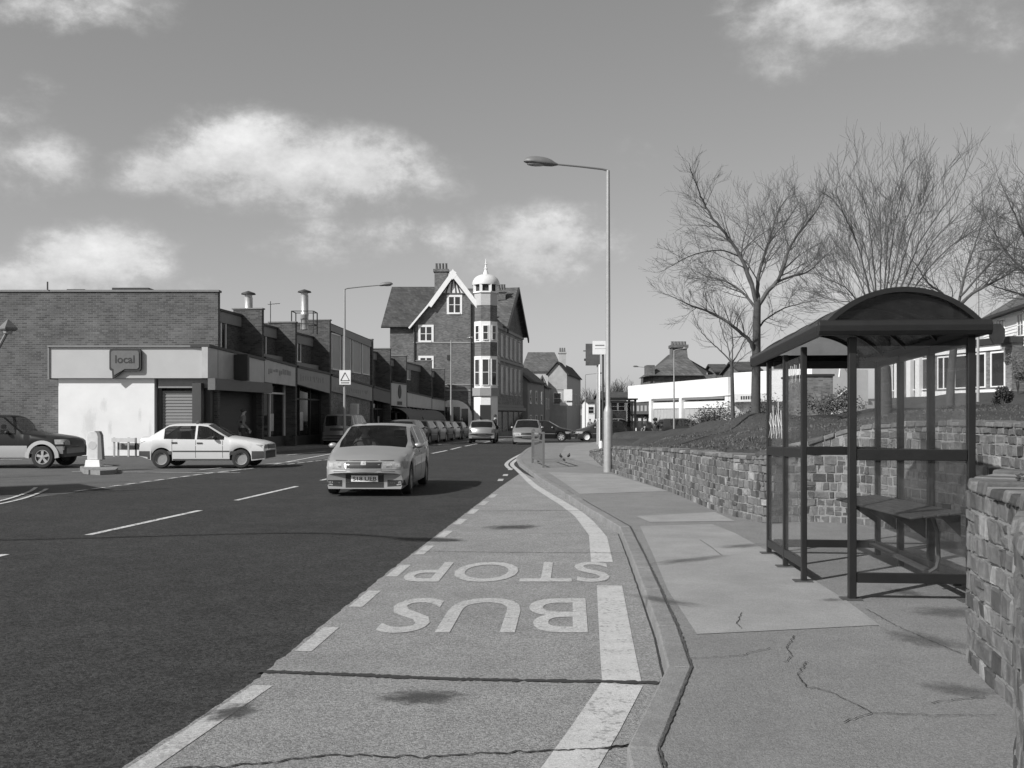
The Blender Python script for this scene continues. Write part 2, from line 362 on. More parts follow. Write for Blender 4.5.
laneq = [Vector((p.x + .02 * mnoise.noise(Vector((p.y * 5, 2, 0))) + .015 * mnoise.noise(Vector((p.y * 17, 7, 0))), p.y)) for p in resample(lane, .06)]
bay = [tuple(p) for p in laneq] + [G(522, 472)] + [(p[0] + .05, p[1]) for p in reversed(kerb_in[:11])]
left_edge = [(-26, -4), (-16, 6), G(-60, 509), G(0, 501), G(100, 489), G(205, 474), G(330, 458), (-5.6, 45), (-4.0, 56), (-1.6, 68), (2, 80), (8, 92), (20, 104)]
right_edge = [(p[0] + .05, p[1]) for p in kerb_in[10:-1]] + [(9, 63), (24, 66), (24, 75), (16, 86), (26, 96)]
main = left_edge[:] + list(reversed(right_edge)) + list(reversed([(p[0] + .04, p[1]) for p in lane])) + [(-2.8, -4)]
sheet('road', main, -.010, asphalt)
sheet('bus_bay', bay, -.003, conc)
sheet('bay_near_extension', [(-2.9, -4), (.5, -4), (.47, 2.5), (-1.2, 2.4), (-2.33, 1.0)], -.004, conc)
# kerb as a real step
kerb_s = resample(kerb_in, .9)
l, r = ribbon_pts(kerb_s, [.26] * len(kerb_s))
def strip_solid(name, A, B, z0, z1, m, seg=False, kind='structure'):
    mb = MB()
    for i in range(len(A) - 1):
        g = .004 if seg else 0
        a0, a1, b0, b1 = A[i], A[i + 1], B[i], B[i + 1]
        a1 = a1.lerp(a0, g); b1 = b1.lerp(b0, g)
        d0, d1 = drop(A[i].y), drop(A[i + 1].y)
        q = lambda p, z: (p.x, p.y, z)
        zz = z1 + (random.uniform(-.004, .004) if seg else 0)
        mb.hexa([q(a0, z0 + d0), q(b0, z0 + d0), q(b1, z0 + d1), q(a1, z0 + d1)], [q(a0.lerp(b0, .06), zz + d0), q(b0, zz + d0), q(b1, zz + d1), q(a1.lerp(b1, .06), zz + d1)])
    o = mb.build(name, m, None, bevel=.012); o['kind'] = kind; return o
KW = .15
A = [Vector(p) for p in kerb_s]; Bk = []
for i, p in enumerate(A):
    t = (A[min(i + 1, len(A) - 1)] - A[max(i - 1, 0)]).normalized(); n = Vector((t.y, -t.x)); Bk.append(p + n * KW)
strip_solid('kerb', A, Bk, -.1, .10, kerbm, seg=True)
# retaining wall path (near -> far), pavement on its left
wall_pts = [(1.75, -5, 1.1), (1.62, 0, 1.12), (1.6, 2.4, 1.15), (1.81, 3.54, 1.18), (2.47, 4.82, 1.2), (2.72, 5.85, 1.2), (2.88, 6.25, 1.21), (3.62, 7.1, 1.22), (4.4, 7.6, 1.3), (4.95, 8.4, 1.42), (5.2, 9.6, 1.5), (5.25, 11.2, 1.52), (5.12, 12.6, 1.5), (4.75, 13.6, 1.44), (4.25, 13.95, 1.26), (3.8, 13.9, 1.12), (3.47, 13.57, 1.02),
            ]
wall_far = [(3.47, 13.57, 1.02), (3.17, 15.46, 1.0), (3.04, 19.7, .92), (2.62, 25.2, .78), (2.60, 26.3, .74), (2.6, 29, .6), (2.72, 33, .42), (2.8, 36, .28)]
wp = smooth([Vector(p) for p in wall_pts[:-1]] + [Vector((3.52, 13.72, 1.05)), Vector((3.40, 14.2, 1.01))] + [Vector(p) for p in wall_far[1:]], 5)
wp2 = [Vector((p.x, p.y)) for p in wp]
foot = Bk[:] 
idx = max(i for i, p in enumerate(foot) if p.y < 57)
poly = [Vector((.6, -5))] + [p for p in foot[:idx]] + [Vector((4.4, 58)), Vector((5.2, 50)), Vector((3.6, 42)), Vector((3.0, 37))] + [Vector((p.x + .1, p.y)) for p in reversed(wp2)]
sheet('pavement', poly, .096, tarpath)
# paler relaid areas
PZ = .1
def patch(name, pix, m, z=.1): sheet(name, [G(x, y, PZ) for x, y in pix], z, m)
patch('pavement_patch', [(697, 634), (760, 631), (878, 625), (885, 629), (846, 600), (806, 575), (770, 552), (735, 533), (712, 524), (640, 526), (652, 552), (668, 590)], tarpath2)
patch('pavement_patch', [(548, 472), (612, 474), (668, 491), (610, 493), (580, 494), (566, 484)], tarpath2)
patch('pavement_patch', [(636, 516), (715, 512), (735, 521), (650, 522)], tarpath2)
patch('pavement_patch', [(566, 446), (640, 436), (700, 470), (606, 468), (560, 456)], tarpath3, .0985)
# tar seam behind the kerb
seam = []
for i, p in enumerate(resample([b for b in Bk if b.y < 18], .03)):
    seam.append(Vector((p.x + .002 + .008 * mnoise.noise(Vector((p.y * 13, 1, 0))), p.y)))
ribbons('pavement_seam', [(seam, [max(.004, .014 + .016 * mnoise.noise(Vector((q.y * 17.3, 5, 0))) + .012 * mnoise.noise(Vector((q.y * 1.7, 8, 0)))) for q in seam])], .1035, mat('seam_grit', .075, .95, .35, 18, .8, 80))
ribbons('kerb_gutter_line', [([Vector((p.x - .012 + .006 * mnoise.noise(Vector((p.y * 4, 3, 0))), p.y)) for p in resample([q for q in kerb_in if 5.9 < q[1] < 16], .1)], .010)], .006, crackm)
def crack(pix, w, z, jit=.012, ps=None):
    pts = [Vector(G(x, y, z if z > .05 else 0)) for x, y in pix]; pts = resample(pts, .02)
    out = [Vector((p.x + jit * mnoise.noise(Vector((p.x * 21, p.y * 21, 3))), p.y + jit * 2 * mnoise.noise(Vector((p.x * 19, p.y * 19, 9))))) for p in pts]
    return (out, [max(.0015, w * (.75 + .8 * mnoise.noise(Vector((p.x * 47, p.y * 47, 1))))) for p in out])
ribbons('pavement_crack', [crack(q, .0072, .1, .014) for q in [[(866, 609), (900, 628), (940, 645), (966, 656)], 
    [(794, 636), (786, 648), (792, 656), (784, 662)], [(807, 662), (797, 675), (806, 687), (830, 692), (858, 706), (872, 713), (843, 722)], [(872, 713), (920, 715), (996, 716)], [(741, 613), (737, 624), (741, 629)], [(690, 659), (740, 656), (770, 648)],
    [(930, 703), (985, 697)], [(700, 540), (712, 548), (722, 556)]]], .1045, crackm)
ribbons('bay_crack', [crack([(160, 770), (250, 765), (330, 755), (420, 757), (520, 752), (590, 750), (640, 745)], .016, 0, .02), crack([(604, 748), (642, 745)], .03, 0, .01)], .0032, crackm)
def joint(pix, w): return crack(pix, w, 0, .006)
ribbons('slab_joint', [joint([(257, 671.3), (330, 674), (450, 679), (560, 681), (666, 683)], .075), joint([(405, 551), (520, 552.5), (626, 553)], .02), joint([(430, 537), (520, 534), (616, 533)], .008), joint([(480, 511), (583, 510.5)], .03)], .0026, crackm)
# patches of stain on the bay
def blob(cx, cy, rx, ry, z, seed):
    out = []
    for k in range(28):
        a = 2 * math.pi * k / 28; q = 1 + .45 * mnoise.noise(Vector((math.cos(a) * 1.7, math.sin(a) * 1.7, seed))); out.append((cx + rx * q * math.cos(a), cy + ry * q * math.sin(a)))
    return out
for i, (px, py, rx, ry) in enumerate([(422, 697, .22, .12), (232, 712, .16, .1), (512, 527, .25, .35)]):
    c = G(px, py); o = sheet('oil_stain', [(math.cos(k * math.pi / 12), math.sin(k * math.pi / 12)) for k in range(24)], 0, softstain('soft_stain', .05, .75) if i == 0 else MATS['soft_stain']); o.location = (c[0], c[1], .0015); o.scale = (rx * 1.9, ry * 1.9, 1); o.rotation_euler.z = i
for i, (px, py, rx, ry) in enumerate([(950, 612, .28, .2), (905, 592, .2, .1), (832, 600, .1, .06), (925, 640, .3, .16), (742, 546, .3, .12), (690, 560, .12, .5), (660, 600, .1, .35), (960, 690, .2, .12)]):  # soft darker patches on the footway, several near the shelter
    c = G(px, py, .1); o = sheet('pavement_dark_patch', [(math.cos(k * math.pi / 12), math.sin(k * math.pi / 12)) for k in range(24)], 0, softstain('soft_dark_path', .06, .42) if i == 0 else MATS['soft_dark_path']); o.location = (c[0], c[1], .1022 + .0001 * i); o.scale = (rx * 1.8, ry * 1.8, 1); o.rotation_euler.z = i * 1.7
# ------------- road markings
dash = []
def D(a, b, w): dash.append(([Vector(a), Vector(b)], w))
ln = [Vector(p) for p in lane[1:]]
def onlane(py): # point on the lane edge at image row
    for a, b in zip(ln[:-1], ln[1:]):
        pa = HZ + 1600 / a.y; pb = HZ + 1600 / b.y
        if pb <= py <= pa:
            Y = 1600 / (py - HZ); t = (Y - a.y) / (b.y - a.y); return a.lerp(b, t)
    return ln[0]
def off(p, d=.075): return Vector((p.x + d, p.y))
Y = 5.95; dash2 = []
def lp(Y):
    py = HZ + 1600 / Y; return off(onlane(py), .09)
dash2.append(([Vector((-1.86, 3.9)) + Vector((.09, 0)), lp(5.9)], .12))
Y = 6.75
while Y < 20.5: dash2.append(([lp(Y), lp(Y + .76)], .115)); Y += 1.55
for a in ((510, 470), (505, 476), (500, 481)): c = Vector(G(*a)); dash2.append(([c, c + Vector((.02, .8))], .13))
ribbons('bay_edge_dashes', dash2, .0002, paint)
cen = [((0, 556), (-10, 558)), ((88, 535), (200, 510)), ((236, 500), (297, 486))]
D((-5.95, 9.3), (-5.80, 11.45), .1)
D(G(88, 534.5), G(200, 510), .11); D(G(236, 500), G(297, 486), .11)
D((-4.62, 24.2), (-4.3, 27.6), .11); D((-4.1, 29.6), (-3.85, 33.2), .11); D((-3.7, 35.2), (-3.4, 38.6), .11)
D(G(432, 453.3), G(447, 450.3), .13)
for a, b in (((451, 449.3), (461, 446.8)), ((465, 446), (477, 443.6)), ((481, 443), (490, 441.3)), ((494, 440.6), (505, 439))): D(G(*a), G(*b), .13)
ribbons('centre_line', dash, -.005, paintw)
gw = []
q0, q1 = Vector(G(68, 491.5)), Vector(G(330, 458.5)); 
def frac(p, q, a, b, w): gw.append(([p.lerp(q, a), p.lerp(q, b)], w))
g0, g1 = Vector(G(75, 491)), Vector(G(205, 473.5)); n = 9
for i in range(n): frac(g0, g1, i / n, (i + .62) / n, .12)
g2 = Vector(G(332, 459)); 
for i in range(12): frac(g1, g2, (i) / 12, (i + .8) / 12, .1)
gw.append(([Vector(G(72, 471.5)), Vector(G(240, 472.5))], .1))
gw.append(([Vector(G(275, 464)), Vector(G(335, 453))], .12)); gw.append(([Vector(G(287, 455)), Vector(G(326, 451))], .12)); gw.append(([Vector(G(200, 469.5)), Vector(G(300, 461))], .1))
gw.append(([Vector(G(-60, 459)), Vector(G(22, 459.5))], .14)); gw.append(([Vector(G(432, 445)), Vector(G(470, 441)), Vector(G(508, 437))], .14))
ribbons('side_road_markings', gw, -.004, paintw)
wl = [G(568, 770), G(595, 729), G(622, 684)]
wl = [(.15, 3.0)] + wl
wide = [([Vector(p) for p in wl], .25), ([Vector(G(622, 683)), Vector(G(618, 655)), Vector(G(613, 615)), Vector(G(609.5, 585.5))], .235),
        ([Vector(G(602, 562)), Vector(G(598, 536))], .235), (smooth([Vector(G(598, 536)), Vector(G(582, 517)), Vector(G(567, 506)), Vector(G(550, 495.6)), Vector(G(535, 486)), Vector(G(526, 478)), Vector(G(517.5, 470)), Vector(G(512, 464.5)), Vector(G(516, 460)), Vector(G(529, 451)), Vector(G(541, 445.5))], 4), [.22] * 4 + [.2] * 4 + [.18] * 4 + [.17] * 4 + [.15] * 4 + [.13] * 4 + [.13] * 17),
        (smooth([Vector(G(509.5, 468.5)), Vector(G(506.3, 465)), Vector(G(508.5, 461.5)), Vector(G(515, 457.3)), Vector(G(529, 449.7)), Vector(G(540, 444.5))], 4), .12)]
ribbons('bay_boundary_line', wide, .0004, painty)
dl = [[(-30, 509), (0, 503.5), (22, 498.5), (38, 493), (47, 488.5)], [(-30, 506), (0, 500.5), (15, 496.5), (30, 491), (36, 487)]]
ribbons('kerbside_double_line', [(smooth([Vector(G(*p)) for p in q], 4), .08) for q in dl], -.003, paintw)
# lettering, read by drivers coming the other way
def road_text(s, pxl, pxr, yn, yf, z):
    a = Vector(G(pxr, yn)); Yn = a.y; Yf = 1600 / (yf - HZ); xr = a.x; xl = (pxl - 512) * Yn / 1000.
    vs_, fs_ = text_mesh(s, 1, 0, .008); xs = [v.x for v in vs_]; ys = [v.y for v in vs_]
    x0, x1, y0, y1 = min(xs), max(xs), min(ys), max(ys); mb = MB()
    # text starts at the right; its top is nearest to us
    mb.add([(xr + (xl - xr) * (v.x - x0) / (x1 - x0) + .06 * (Yn + (Yf - Yn) * (1 - (v.y - y0) / (y1 - y0)) - Yn), Yn + (Yf - Yn) * (1 - (v.y - y0) / (y1 - y0)), z) for v in vs_], fs_)
    o = mb.build('road_lettering', paint); o['kind'] = 'structure'; return o
road_text('BUS', 369, 588, 633, 598, .0008)
road_text('STOP', 398, 611, 582, 562, .0016)
# left pavements
sheet('left_pavement', [(-9.0, 14), (-9.9, 17.2), (-10.3, 19.6), (-11.2, 21.6), (-13, 22.8), (-40, 23.5), (-40, 6), (-14, 7)], -.05, kerbm, .1)
kx = [(-10.3, 42.6), (-9.7, 45), (-8.6, 55), (-7.2, 66), (-5.0, 78), (-1.0, 88), (4.5, 99), (12, 112), (20, 124)]
sheet('shop_pavement', [(-12.6, 39), (-11.6, 41.2)] + kx + [(16, 128), (4, 118), (-4, 104), (-6, 92), (-12, 90), (-13, 40)], -.05, tarpath, .09)
# ------------- retaining wall, stone by stone
stone = bpy.data.materials.new('wall_stone'); stone.use_nodes = True
def stone_nodes(m, base, k):
    nt = m.node_tree; N = nt.nodes; L = nt.links; b = N['Principled BSDF']; b.inputs['Roughness'].default_value = .92; b.inputs['Specular IOR Level'].default_value = .2
    at = N.new('ShaderNodeAttribute'); at.attribute_name = 'tone'; tc = N.new('ShaderNodeTexCoord')
    n = N.new('ShaderNodeTexNoise'); n.inputs['Scale'].default_value = 14; n.inputs['Detail'].default_value = 9; n.inputs['Roughness'].default_value = .7; L.new(tc.outputs['Object'], n.inputs[0])
    a = N.new('ShaderNodeMath'); a.operation = 'MULTIPLY_ADD'; L.new(n.outputs[0], a.inputs[0]); a.inputs[1].default_value = 1.5; a.inputs[2].default_value = .28
    mu = N.new('ShaderNodeMath'); mu.operation = 'MULTIPLY'; L.new(a.outputs[0], mu.inputs[0]); L.new(at.outputs['Fac'], mu.inputs[1])
    c = N.new('ShaderNodeCombineColor'); [L.new(mu.outputs[0], c.inputs[i]) for i in range(3)]; L.new(c.outputs[0], b.inputs[0])
    bp = N.new('ShaderNodeBump'); bp.inputs['Strength'].default_value = .8; bp.inputs['Distance'].default_value = .02; L.new(n.outputs[0], bp.inputs['Height']); L.new(bp.outputs[0], b.inputs['Normal'])
stone_nodes(stone, .2, 1)
mortar = mat('mortar', .27, .95, .15, 14, .8, 60, spec=.15)
cum = [0]
for a, b in zip(wp[:-1], wp[1:]): cum.append(cum[-1] + (Vector((b.x, b.y)) - Vector((a.x, a.y))).length)
def wat(s):
    s = max(0, min(cum[-1] - 1e-4, s))
    import bisect
    i = min(bisect.bisect_right(cum, s) - 1, len(wp) - 2); t = (s - cum[i]) / (cum[i + 1] - cum[i]); p = wp[i].lerp(wp[i + 1], t)
    a = wp[max(i - 1, 0)]; b = wp[min(i + 2, len(wp) - 1)]; a2 = wp[i]; b2 = wp[i + 1]
    tn = Vector((b2.x - a2.x, b2.y - a2.y)).normalized(); tn2 = Vector((b.x - a.x, b.y - a.y)).normalized(); tn = (tn + tn2).normalized()
    return Vector((p.x, p.y)), Vector((-tn.y, tn.x)), p.z
ST = cum[-1]
core = MB(); ss = np.arange(0, ST, .25).tolist() + [ST - 1e-3]
for s0, s1 in zip(ss[:-1], ss[1:]):
    (a, na, ha), (b, nb, hb) = wat(s0), wat(s1); T = .34
    q = lambda p, z: (p.x, p.y, z)
    core.hexa([q(a, -.2), q(b, -.2), q(b - nb * T, -.2), q(a - na * T, -.2)], [q(a, ha - .01), q(b, hb - .01), q(b - nb * T, hb - .01), q(a - na * T, ha - .01)])
wroot = empty('retaining_wall', (0, 0, 0), 0, 'random stone retaining wall curving beside the footway and round the bus shelter', 'wall')
core.build('mortar_core', mortar, wroot)
rnd = random.Random(3)
sb = MB(); CAP = .06
def tone():
    r_ = rnd.random()
    if r_ < .17: return rnd.uniform(.05, .09)
    if r_ > .93: return rnd.uniform(.22, .29)
    return rnd.uniform(.095, .17)
h = .08
while h < 1.5:
    rh = rnd.uniform(.095, .15); s = rnd.uniform(-.2, 0)
    while s < ST:
        w = rnd.uniform(.07, .13) if rnd.random() < .5 else rnd.uniform(.11, .21); sub = 1
        p, n_, ht = wat(s + w / 2); lim = ht - CAP
        z0 = h; z1 = min(h + rh, lim)
        if z1 - z0 > .045 and s > .0:
            segs = [(z0, z1)]
            if rh > .12 and rnd.random() < .2: zc = z0 + rh * .5; segs = [(z0, min(zc, lim)), (min(zc, lim), z1)]
            for zz0, zz1 in segs:
                if zz1 - zz0 < .04: continue
                sb.t = tone(); g = rnd.uniform(.004, .009); e = rnd.uniform(.006, .018); j = lambda: rnd.uniform(-.008, .008)
                cs = [(s + g + j(), zz0 + g + j()), (s + w - g + j(), zz0 + g + j()), (s + w - g + j(), zz1 - g + j()), (s + g + j(), zz1 - g + j())]
                v = []; cxs = sum(c[0] for c in cs) / 4; czs = sum(c[1] for c in cs) / 4
                for lev, shr in ((-.006, 1.0), (e * .75, .93), (e, .74)):
                    for c in cs:
                        a, na, _ = wat(cxs + (c[0] - cxs) * shr); zc = czs + (c[1] - czs) * shr; o_ = a + na * (lev + (rnd.uniform(-.007, .007) if lev > 0 else 0)); v.append((o_.x, o_.y, zc))
                fs = []
                for k in (0, 4): fs += [(k + i, k + (i + 1) % 4, k + 4 + (i + 1) % 4, k + 4 + i) for i in range(4)]
                fs.append((8, 9, 10, 11)); sb.add(v, fs)
        s += w
    h += rh
sb.build('facing_stones', stone, wroot, tones=True)
# rough coping stones
cb_ = MB(); s = 0
while s < ST - .1:
    w = rnd.uniform(.10, .28); (a, na, ha), (b, nb, hb) = wat(s + .008), wat(s + w - .008); cb_.t = tone()
    o1, o2 = rnd.uniform(.012, .04), rnd.uniform(.3, .36); zt = rnd.uniform(-.02, .02); q = lambda p, z: (p.x, p.y, z)
    cb_.hexa([q(a + na * o1, ha - CAP), q(b + nb * o1, hb - CAP), q(b - nb * o2, hb - CAP), q(a - na * o2, ha - CAP)], [q(a + na * (o1 - .012), ha + zt), q(b + nb * (o1 - .012), hb + zt), q(b - nb * o2, hb + zt), q(a - na * o2, ha + zt)])
    s += w
cb_.build('coping_stones', stone, wroot, tones=True, bevel=.012)
# ------------- grassed bank behind the wall
ctrl = [(p.x + .4, p.y, p.z - .05) for p in wp[::4] if p.y > 13.5]
for s in np.arange(8, ST, .8):
    a, na, ha = wat(s)
    if a.y < 14.5: ctrl.append((a.x - na.x * .5, a.y - na.y * .5, ha - .06)); ctrl.append((a.x - na.x * 1.0, a.y - na.y * 1.0, ha - .04))
def cp(px, py, Y): v = P(px, py, Y); ctrl.append((v.x, v.y, v.z))
for a in [(1000, 405, 30), (1000, 392, 62), (890, 398, 72), (890, 408, 35), (950, 410, 25), (830, 415, 36), (757, 413, 30), (730, 420, 36), (700, 428, 42), (650, 431, 46), (700, 436, 30), (660, 436, 34), (620, 439, 38), (1100, 404, 25), (1100, 390, 60), (860, 424, 20), (800, 428, 25), (800, 424, 45), (940, 395, 72)]: cp(*a)
ctrl += [(3.3, 36, .16), (3.9, 42, .05), (5.2, 50, -.05), (6, 56, -.15), (12, 60, .2), (16, 66, 0), (20, 75, 1.0), (30, 40, 2.6), (40, 60, 3.2), (30, 10, 2.4), (10, 8, 1.9), (8, 3, 1.5), (3.5, 2, 1.1), (3, -3, 1.1)]
ctrl = np.array(ctrl)
def hgt(x, y):
    d2 = (ctrl[:, 0] - x) ** 2 + (ctrl[:, 1] - y) ** 2 + .05; w = 1 / d2 ** 1.6; return float((w * ctrl[:, 2]).sum() / w.sum())
def bank():
    bm = bmesh.new(); us = [0, .04, .12, .25, .4, .6, 1, 1.5, 2.2, 3, 4, 5.5, 7.5, 10, 13, 17, 22, 28, 36, 46]
    L_ = []
    Ws = [wat(s) for s in np.arange(0, ST, .5)]
    edge = []
    for k, (a, na, ha) in enumerate(Ws): edge.append((a - na * .30, ha))
    # collapse the recess: rays all run along +x from y-ordered edge, so use a regular grid clipped by wall
    xs = np.concatenate([np.arange(1.2, 9, .25), np.arange(9, 20, .7), np.arange(20, 64, 2.5)]); ys = np.concatenate([np.arange(-4, 16, .25), np.arange(16, 40, .5), np.arange(40, 78, 1.2)])
    wallxy = [(p[0].x, p[0].y) for p in edge]
    ext = [(3.2, 37), (3.8, 42), (5.3, 50), (5.8, 56), (9.5, 60.5), (18, 62.5), (19, 70), (19, 90)]
    polyg = wallxy + ext + [(70, 90), (70, -5)]
    PX = np.array(polyg)
    def inside(x, y):
        c = False; n = len(PX); j = n - 1
        for i in range(n):
            xi, yi = PX[i]; xj, yj = PX[j]
            if (yi > y) != (yj > y) and x < (xj - xi) * (y - yi) / (yj - yi) + xi: c = not c
            j = i
        return c
    vs_ = {}
    for i, x in enumerate(xs):
        for j, y in enumerate(ys):
            if inside(x, y): vs_[(i, j)] = bm.verts.new((x, y, hgt(x, y) + .03 * mnoise.noise(Vector((x * .7, y * .7, 0)))))
    for i in range(len(xs) - 1):
        for j in range(len(ys) - 1):
            q = [vs_.get(k) for k in ((i, j), (i + 1, j), (i + 1, j + 1), (i, j + 1))]
            if all(q): bm.faces.new(q)
            elif sum(1 for k in q if k) == 3: bm.faces.new([k for k in q if k])
    # skirt: edge strip joining grid to wall
    E = [v for v in bm.verts if any(e.is_boundary for e in v.link_edges)]
    from mathutils.kdtree import KDTree
    kd = KDTree(len(E)); [kd.insert(v.co, i) for i, v in enumerate(E)]; kd.balance()
    full = [(Vector(p[0]), p[1] - .03) for p in edge] + [(Vector(p), hgt(*p) - .1 if p[1] > 30 else .1) for p in ext[:6]]
    fe = []
    for (a, ha), (b, hb) in zip(full[:-1], full[1:]):
        n = max(1, int((b - a).length / .2))
        for k in range(n): fe.append((a.lerp(b, k / n), ha + (hb - ha) * k / n))
    prev = None
    for p, hh in fe:
        co, i, d = kd.find(Vector((p.x, p.y, hh)))
        cur = (bm.verts.new((p.x, p.y, min(hh, hgt(p.x, p.y)) if p.y < 37 else hh)), E[i])
        if prev:
            try:
                if prev[1] is cur[1]: bm.faces.new((prev[0], cur[0], cur[1]))
                else: bm.faces.new((prev[0], cur[0], cur[1], prev[1]))
            except ValueError: pass
        prev = cur
    bmesh.ops.recalc_face_normals(bm, faces=bm.faces)
    for f in bm.faces:
        f.smooth = True
        if f.normal.z < 0: f.normal_flip()
    me = bpy.data.meshes.new('grass_bank'); bm.to_mesh(me); bm.free(); me.materials.append(grass)
    o = bpy.data.objects.new('grass_bank', me); C.objects.link(o); o['kind'] = 'structure'
    return inside
inside_bank = bank()
# blades of grass (uncountable)
gb = MB(); rg = random.Random(5)
cnt = 0
while cnt < 26000:
    Yy = 3.5 + 28 * rg.random() ** 1.6; 
    x = rg.uniform(1.6, .54 * Yy + 1.5) if Yy < 40 else 0
    if not inside_bank(x, Yy): 
        cnt += .2; continue
    z = hgt(x, Yy) - .01
    hh = rg.uniform(.015, .042) * (1 + Yy * .012); a = rg.uniform(0, 6.28); w = .004 + Yy * .0006; dx, dy = math.cos(a) * w, math.sin(a) * w; lx, ly = rg.uniform(-.03, .03), rg.uniform(-.03, .03)
    gb.add([(x - dx, Yy - dy, z), (x + dx, Yy + dy, z), (x + lx, Yy + ly, z + hh)], [(0, 1, 2)]); cnt += 1
top('grass_blades', gb, mat('grass_blade', .10, .8, .3, 5), 'short rough grass growing over the bank', 'grass', kind='stuff')
# ------------------------------------------------ bus shelter
def shelter():
    z0 = .1; NP = G(852, 599, z0)            # near front post
    yaw = math.atan2(-.084, 1)               # local +y runs along the kerb, away from us
    sl = -.024
    rt = empty('bus_shelter', (NP[0], NP[1], z0), yaw, 'dark metal framed bus shelter with barrel vaulted roof and glazed sides on the footway', 'bus shelter')
    zz = lambda y, z: z + sl * y
    Ln = 2.66; Wd = .93; RL = 3.35; fx = -.21; bx = Wd
    def post(name, x, y, top_=2.12, w=.055, foot=True):
        mb = MB(); mb.box(x - w / 2, x + w / 2, y - w / 2, y + w / 2, -.02, zz(y, top_)); o = mb.build(name, dkmetal, rt, bevel=.006)
        if foot:
            f = MB(); f.box(x - .09, x + .07, y - .07, y + .07, -.003, .008); f.build('base_plate', mat('plate_rust', .07, .7, .3, 20), rt)
        return o
    post('post', 0, 0, w=.062)
    ys = (.85, 1.72, 2.66)
    for y in ys: post('post', fx, y, w=.05)
    for y in (0, .96, 1.86): post('post', bx, y, w=.06, foot=y == 0)
    post('post', bx, Ln, w=.055, foot=False)
    def rail(name, p, q, hw, hh):
        (x0, y0, za), (x1, y1, zb) = p, q; mb = MB(); d = Vector((x1 - x0, y1 - y0)).normalized(); n = Vector((-d.y, d.x)) * hw
        b = [(x0 - n.x, y0 - n.y, za - hh), (x1 - n.x, y1 - n.y, zb - hh), (x1 + n.x, y1 + n.y, zb - hh), (x0 + n.x, y0 + n.y, za - hh)]
        mb.hexa(b, [(a, c, e + 2 * hh) for a, c, e in b]); return mb.build(name, dkmetal, rt, bevel=.005)
    R_ = lambda y, z: zz(y, z)
    for z, hh in ((1.17, .045), (.175, .04), (2.09, .04)):
        if z < 2: 
            rail('rail', (.033, 0, R_(0, z)), (bx - .033, 0, R_(0, z)), .022, hh)
            rail('rail', (fx, ys[0] + .028, R_(ys[0], z)), (fx, ys[2] - .028, R_(ys[2], z)), .021, hh)
        rail('rail', (fx + .05, Ln, R_(Ln, z)), (bx - .033, Ln, R_(Ln, z)), .022, hh)
        rail('rail', (bx, .033, R_(0, z)), (bx, Ln - .033, R_(Ln, z)), .021, hh * .8)
    def pane(name, p, q, z0_, z1_, m=cleargl):
        mb = MB(); (x0, y0), (x1, y1) = p, q; d = Vector((x1 - x0, y1 - y0)).normalized(); n = Vector((-d.y, d.x)) * .004
        b = [(x0 - n.x, y0 - n.y, zz(y0, z0_)), (x1 - n.x, y1 - n.y, zz(y1, z0_)), (x1 + n.x, y1 + n.y, zz(y1, z0_)), (x0 + n.x, y0 + n.y, zz(y0, z0_))]
        t = [(x0 - n.x, y0 - n.y, zz(y0, z1_)), (x1 - n.x, y1 - n.y, zz(y1, z1_)), (x1 + n.x, y1 + n.y, zz(y1, z1_)), (x0 + n.x, y0 + n.y, zz(y0, z1_))]
        mb.hexa(b, t); return mb.build(name, m, rt)
    for za, zb in ((.215, 1.125), (1.215, 2.05)):
        pane('glass_panel', (.033, 0), (bx - .033, 0), za, zb)
        for a, b in zip(ys[:-1], ys[1:]): pane('glass_panel', (fx, a + .027), (fx, b - .027), za, zb)
        pane('glass_panel', (fx + .05, Ln), (bx - .03, Ln), za, zb) if za < 1 else None
        yb = (0, .96, 1.86, Ln)
        for a, b in zip(yb[:-1], yb[1:]): pane('glass_panel', (bx, a + .032), (bx, b - .032), za, zb)
    # eaves gutters
    xa, xb = -.25, bx + .06; ya, yb_ = -.12, RL; ze = 2.19
    def gutter(p, q, prof):
        a, b = Vector(p), Vector(q); d = (b - a).normalized(); n = Vector((d.y, -d.x, 0)); n.normalize(); mb = MB(); k = len(prof)
        vs_ = [a + n * u + Vector((0, 0, w)) for u, w in prof] + [b + n * u + Vector((0, 0, w)) for u, w in prof]
        mb.add(vs_, [tuple(range(k))[::-1], tuple(range(k, 2 * k))] + [(i, (i + 1) % k, (i + 1) % k + k, i + k) for i in range(k)]); return mb.build('gutter', dkmetal, rt, bevel=.008)
    pr = [(.0, -.065), (.035, -.065), (.055, -.03), (.06, .02), (.035, .055), (.0, .065), (-.02, .02)]
    g1 = gutter((xa, ya, zz(ya, ze)), (xa, yb_, zz(yb_, ze)), [(-u, w) for u, w in pr])
    g2 = gutter((xb, ya, zz(ya, ze)), (xb, yb_, zz(yb_, ze)), pr)
    g3 = gutter((xa - .05, ya, zz(ya, ze) - .002), (xb + .05, ya, zz(ya, ze) - .002), pr)
    g4 = gutter((xb + .05, yb_, zz(yb_, ze) - .002), (xa - .05, yb_, zz(yb_, ze) - .002), pr)
    # vault
    xm = (xa + xb) / 2; hw = (xb - xa) / 2; rise = .30; Rr = (hw * hw + rise * rise) / (2 * rise); cz = ze + rise - Rr; am = math.asin(hw / Rr)
    def arc(n, r=0, f=1.0): return [(xm + (Rr + r) * math.sin(-am * f + 2 * am * f * i / n), cz + (Rr + r) * math.cos(-am * f + 2 * am * f * i / n)) for i in range(n + 1)]
    N_ = 20; A_ = arc(N_, .0); mb = MB(); B_ = arc(N_, .012)
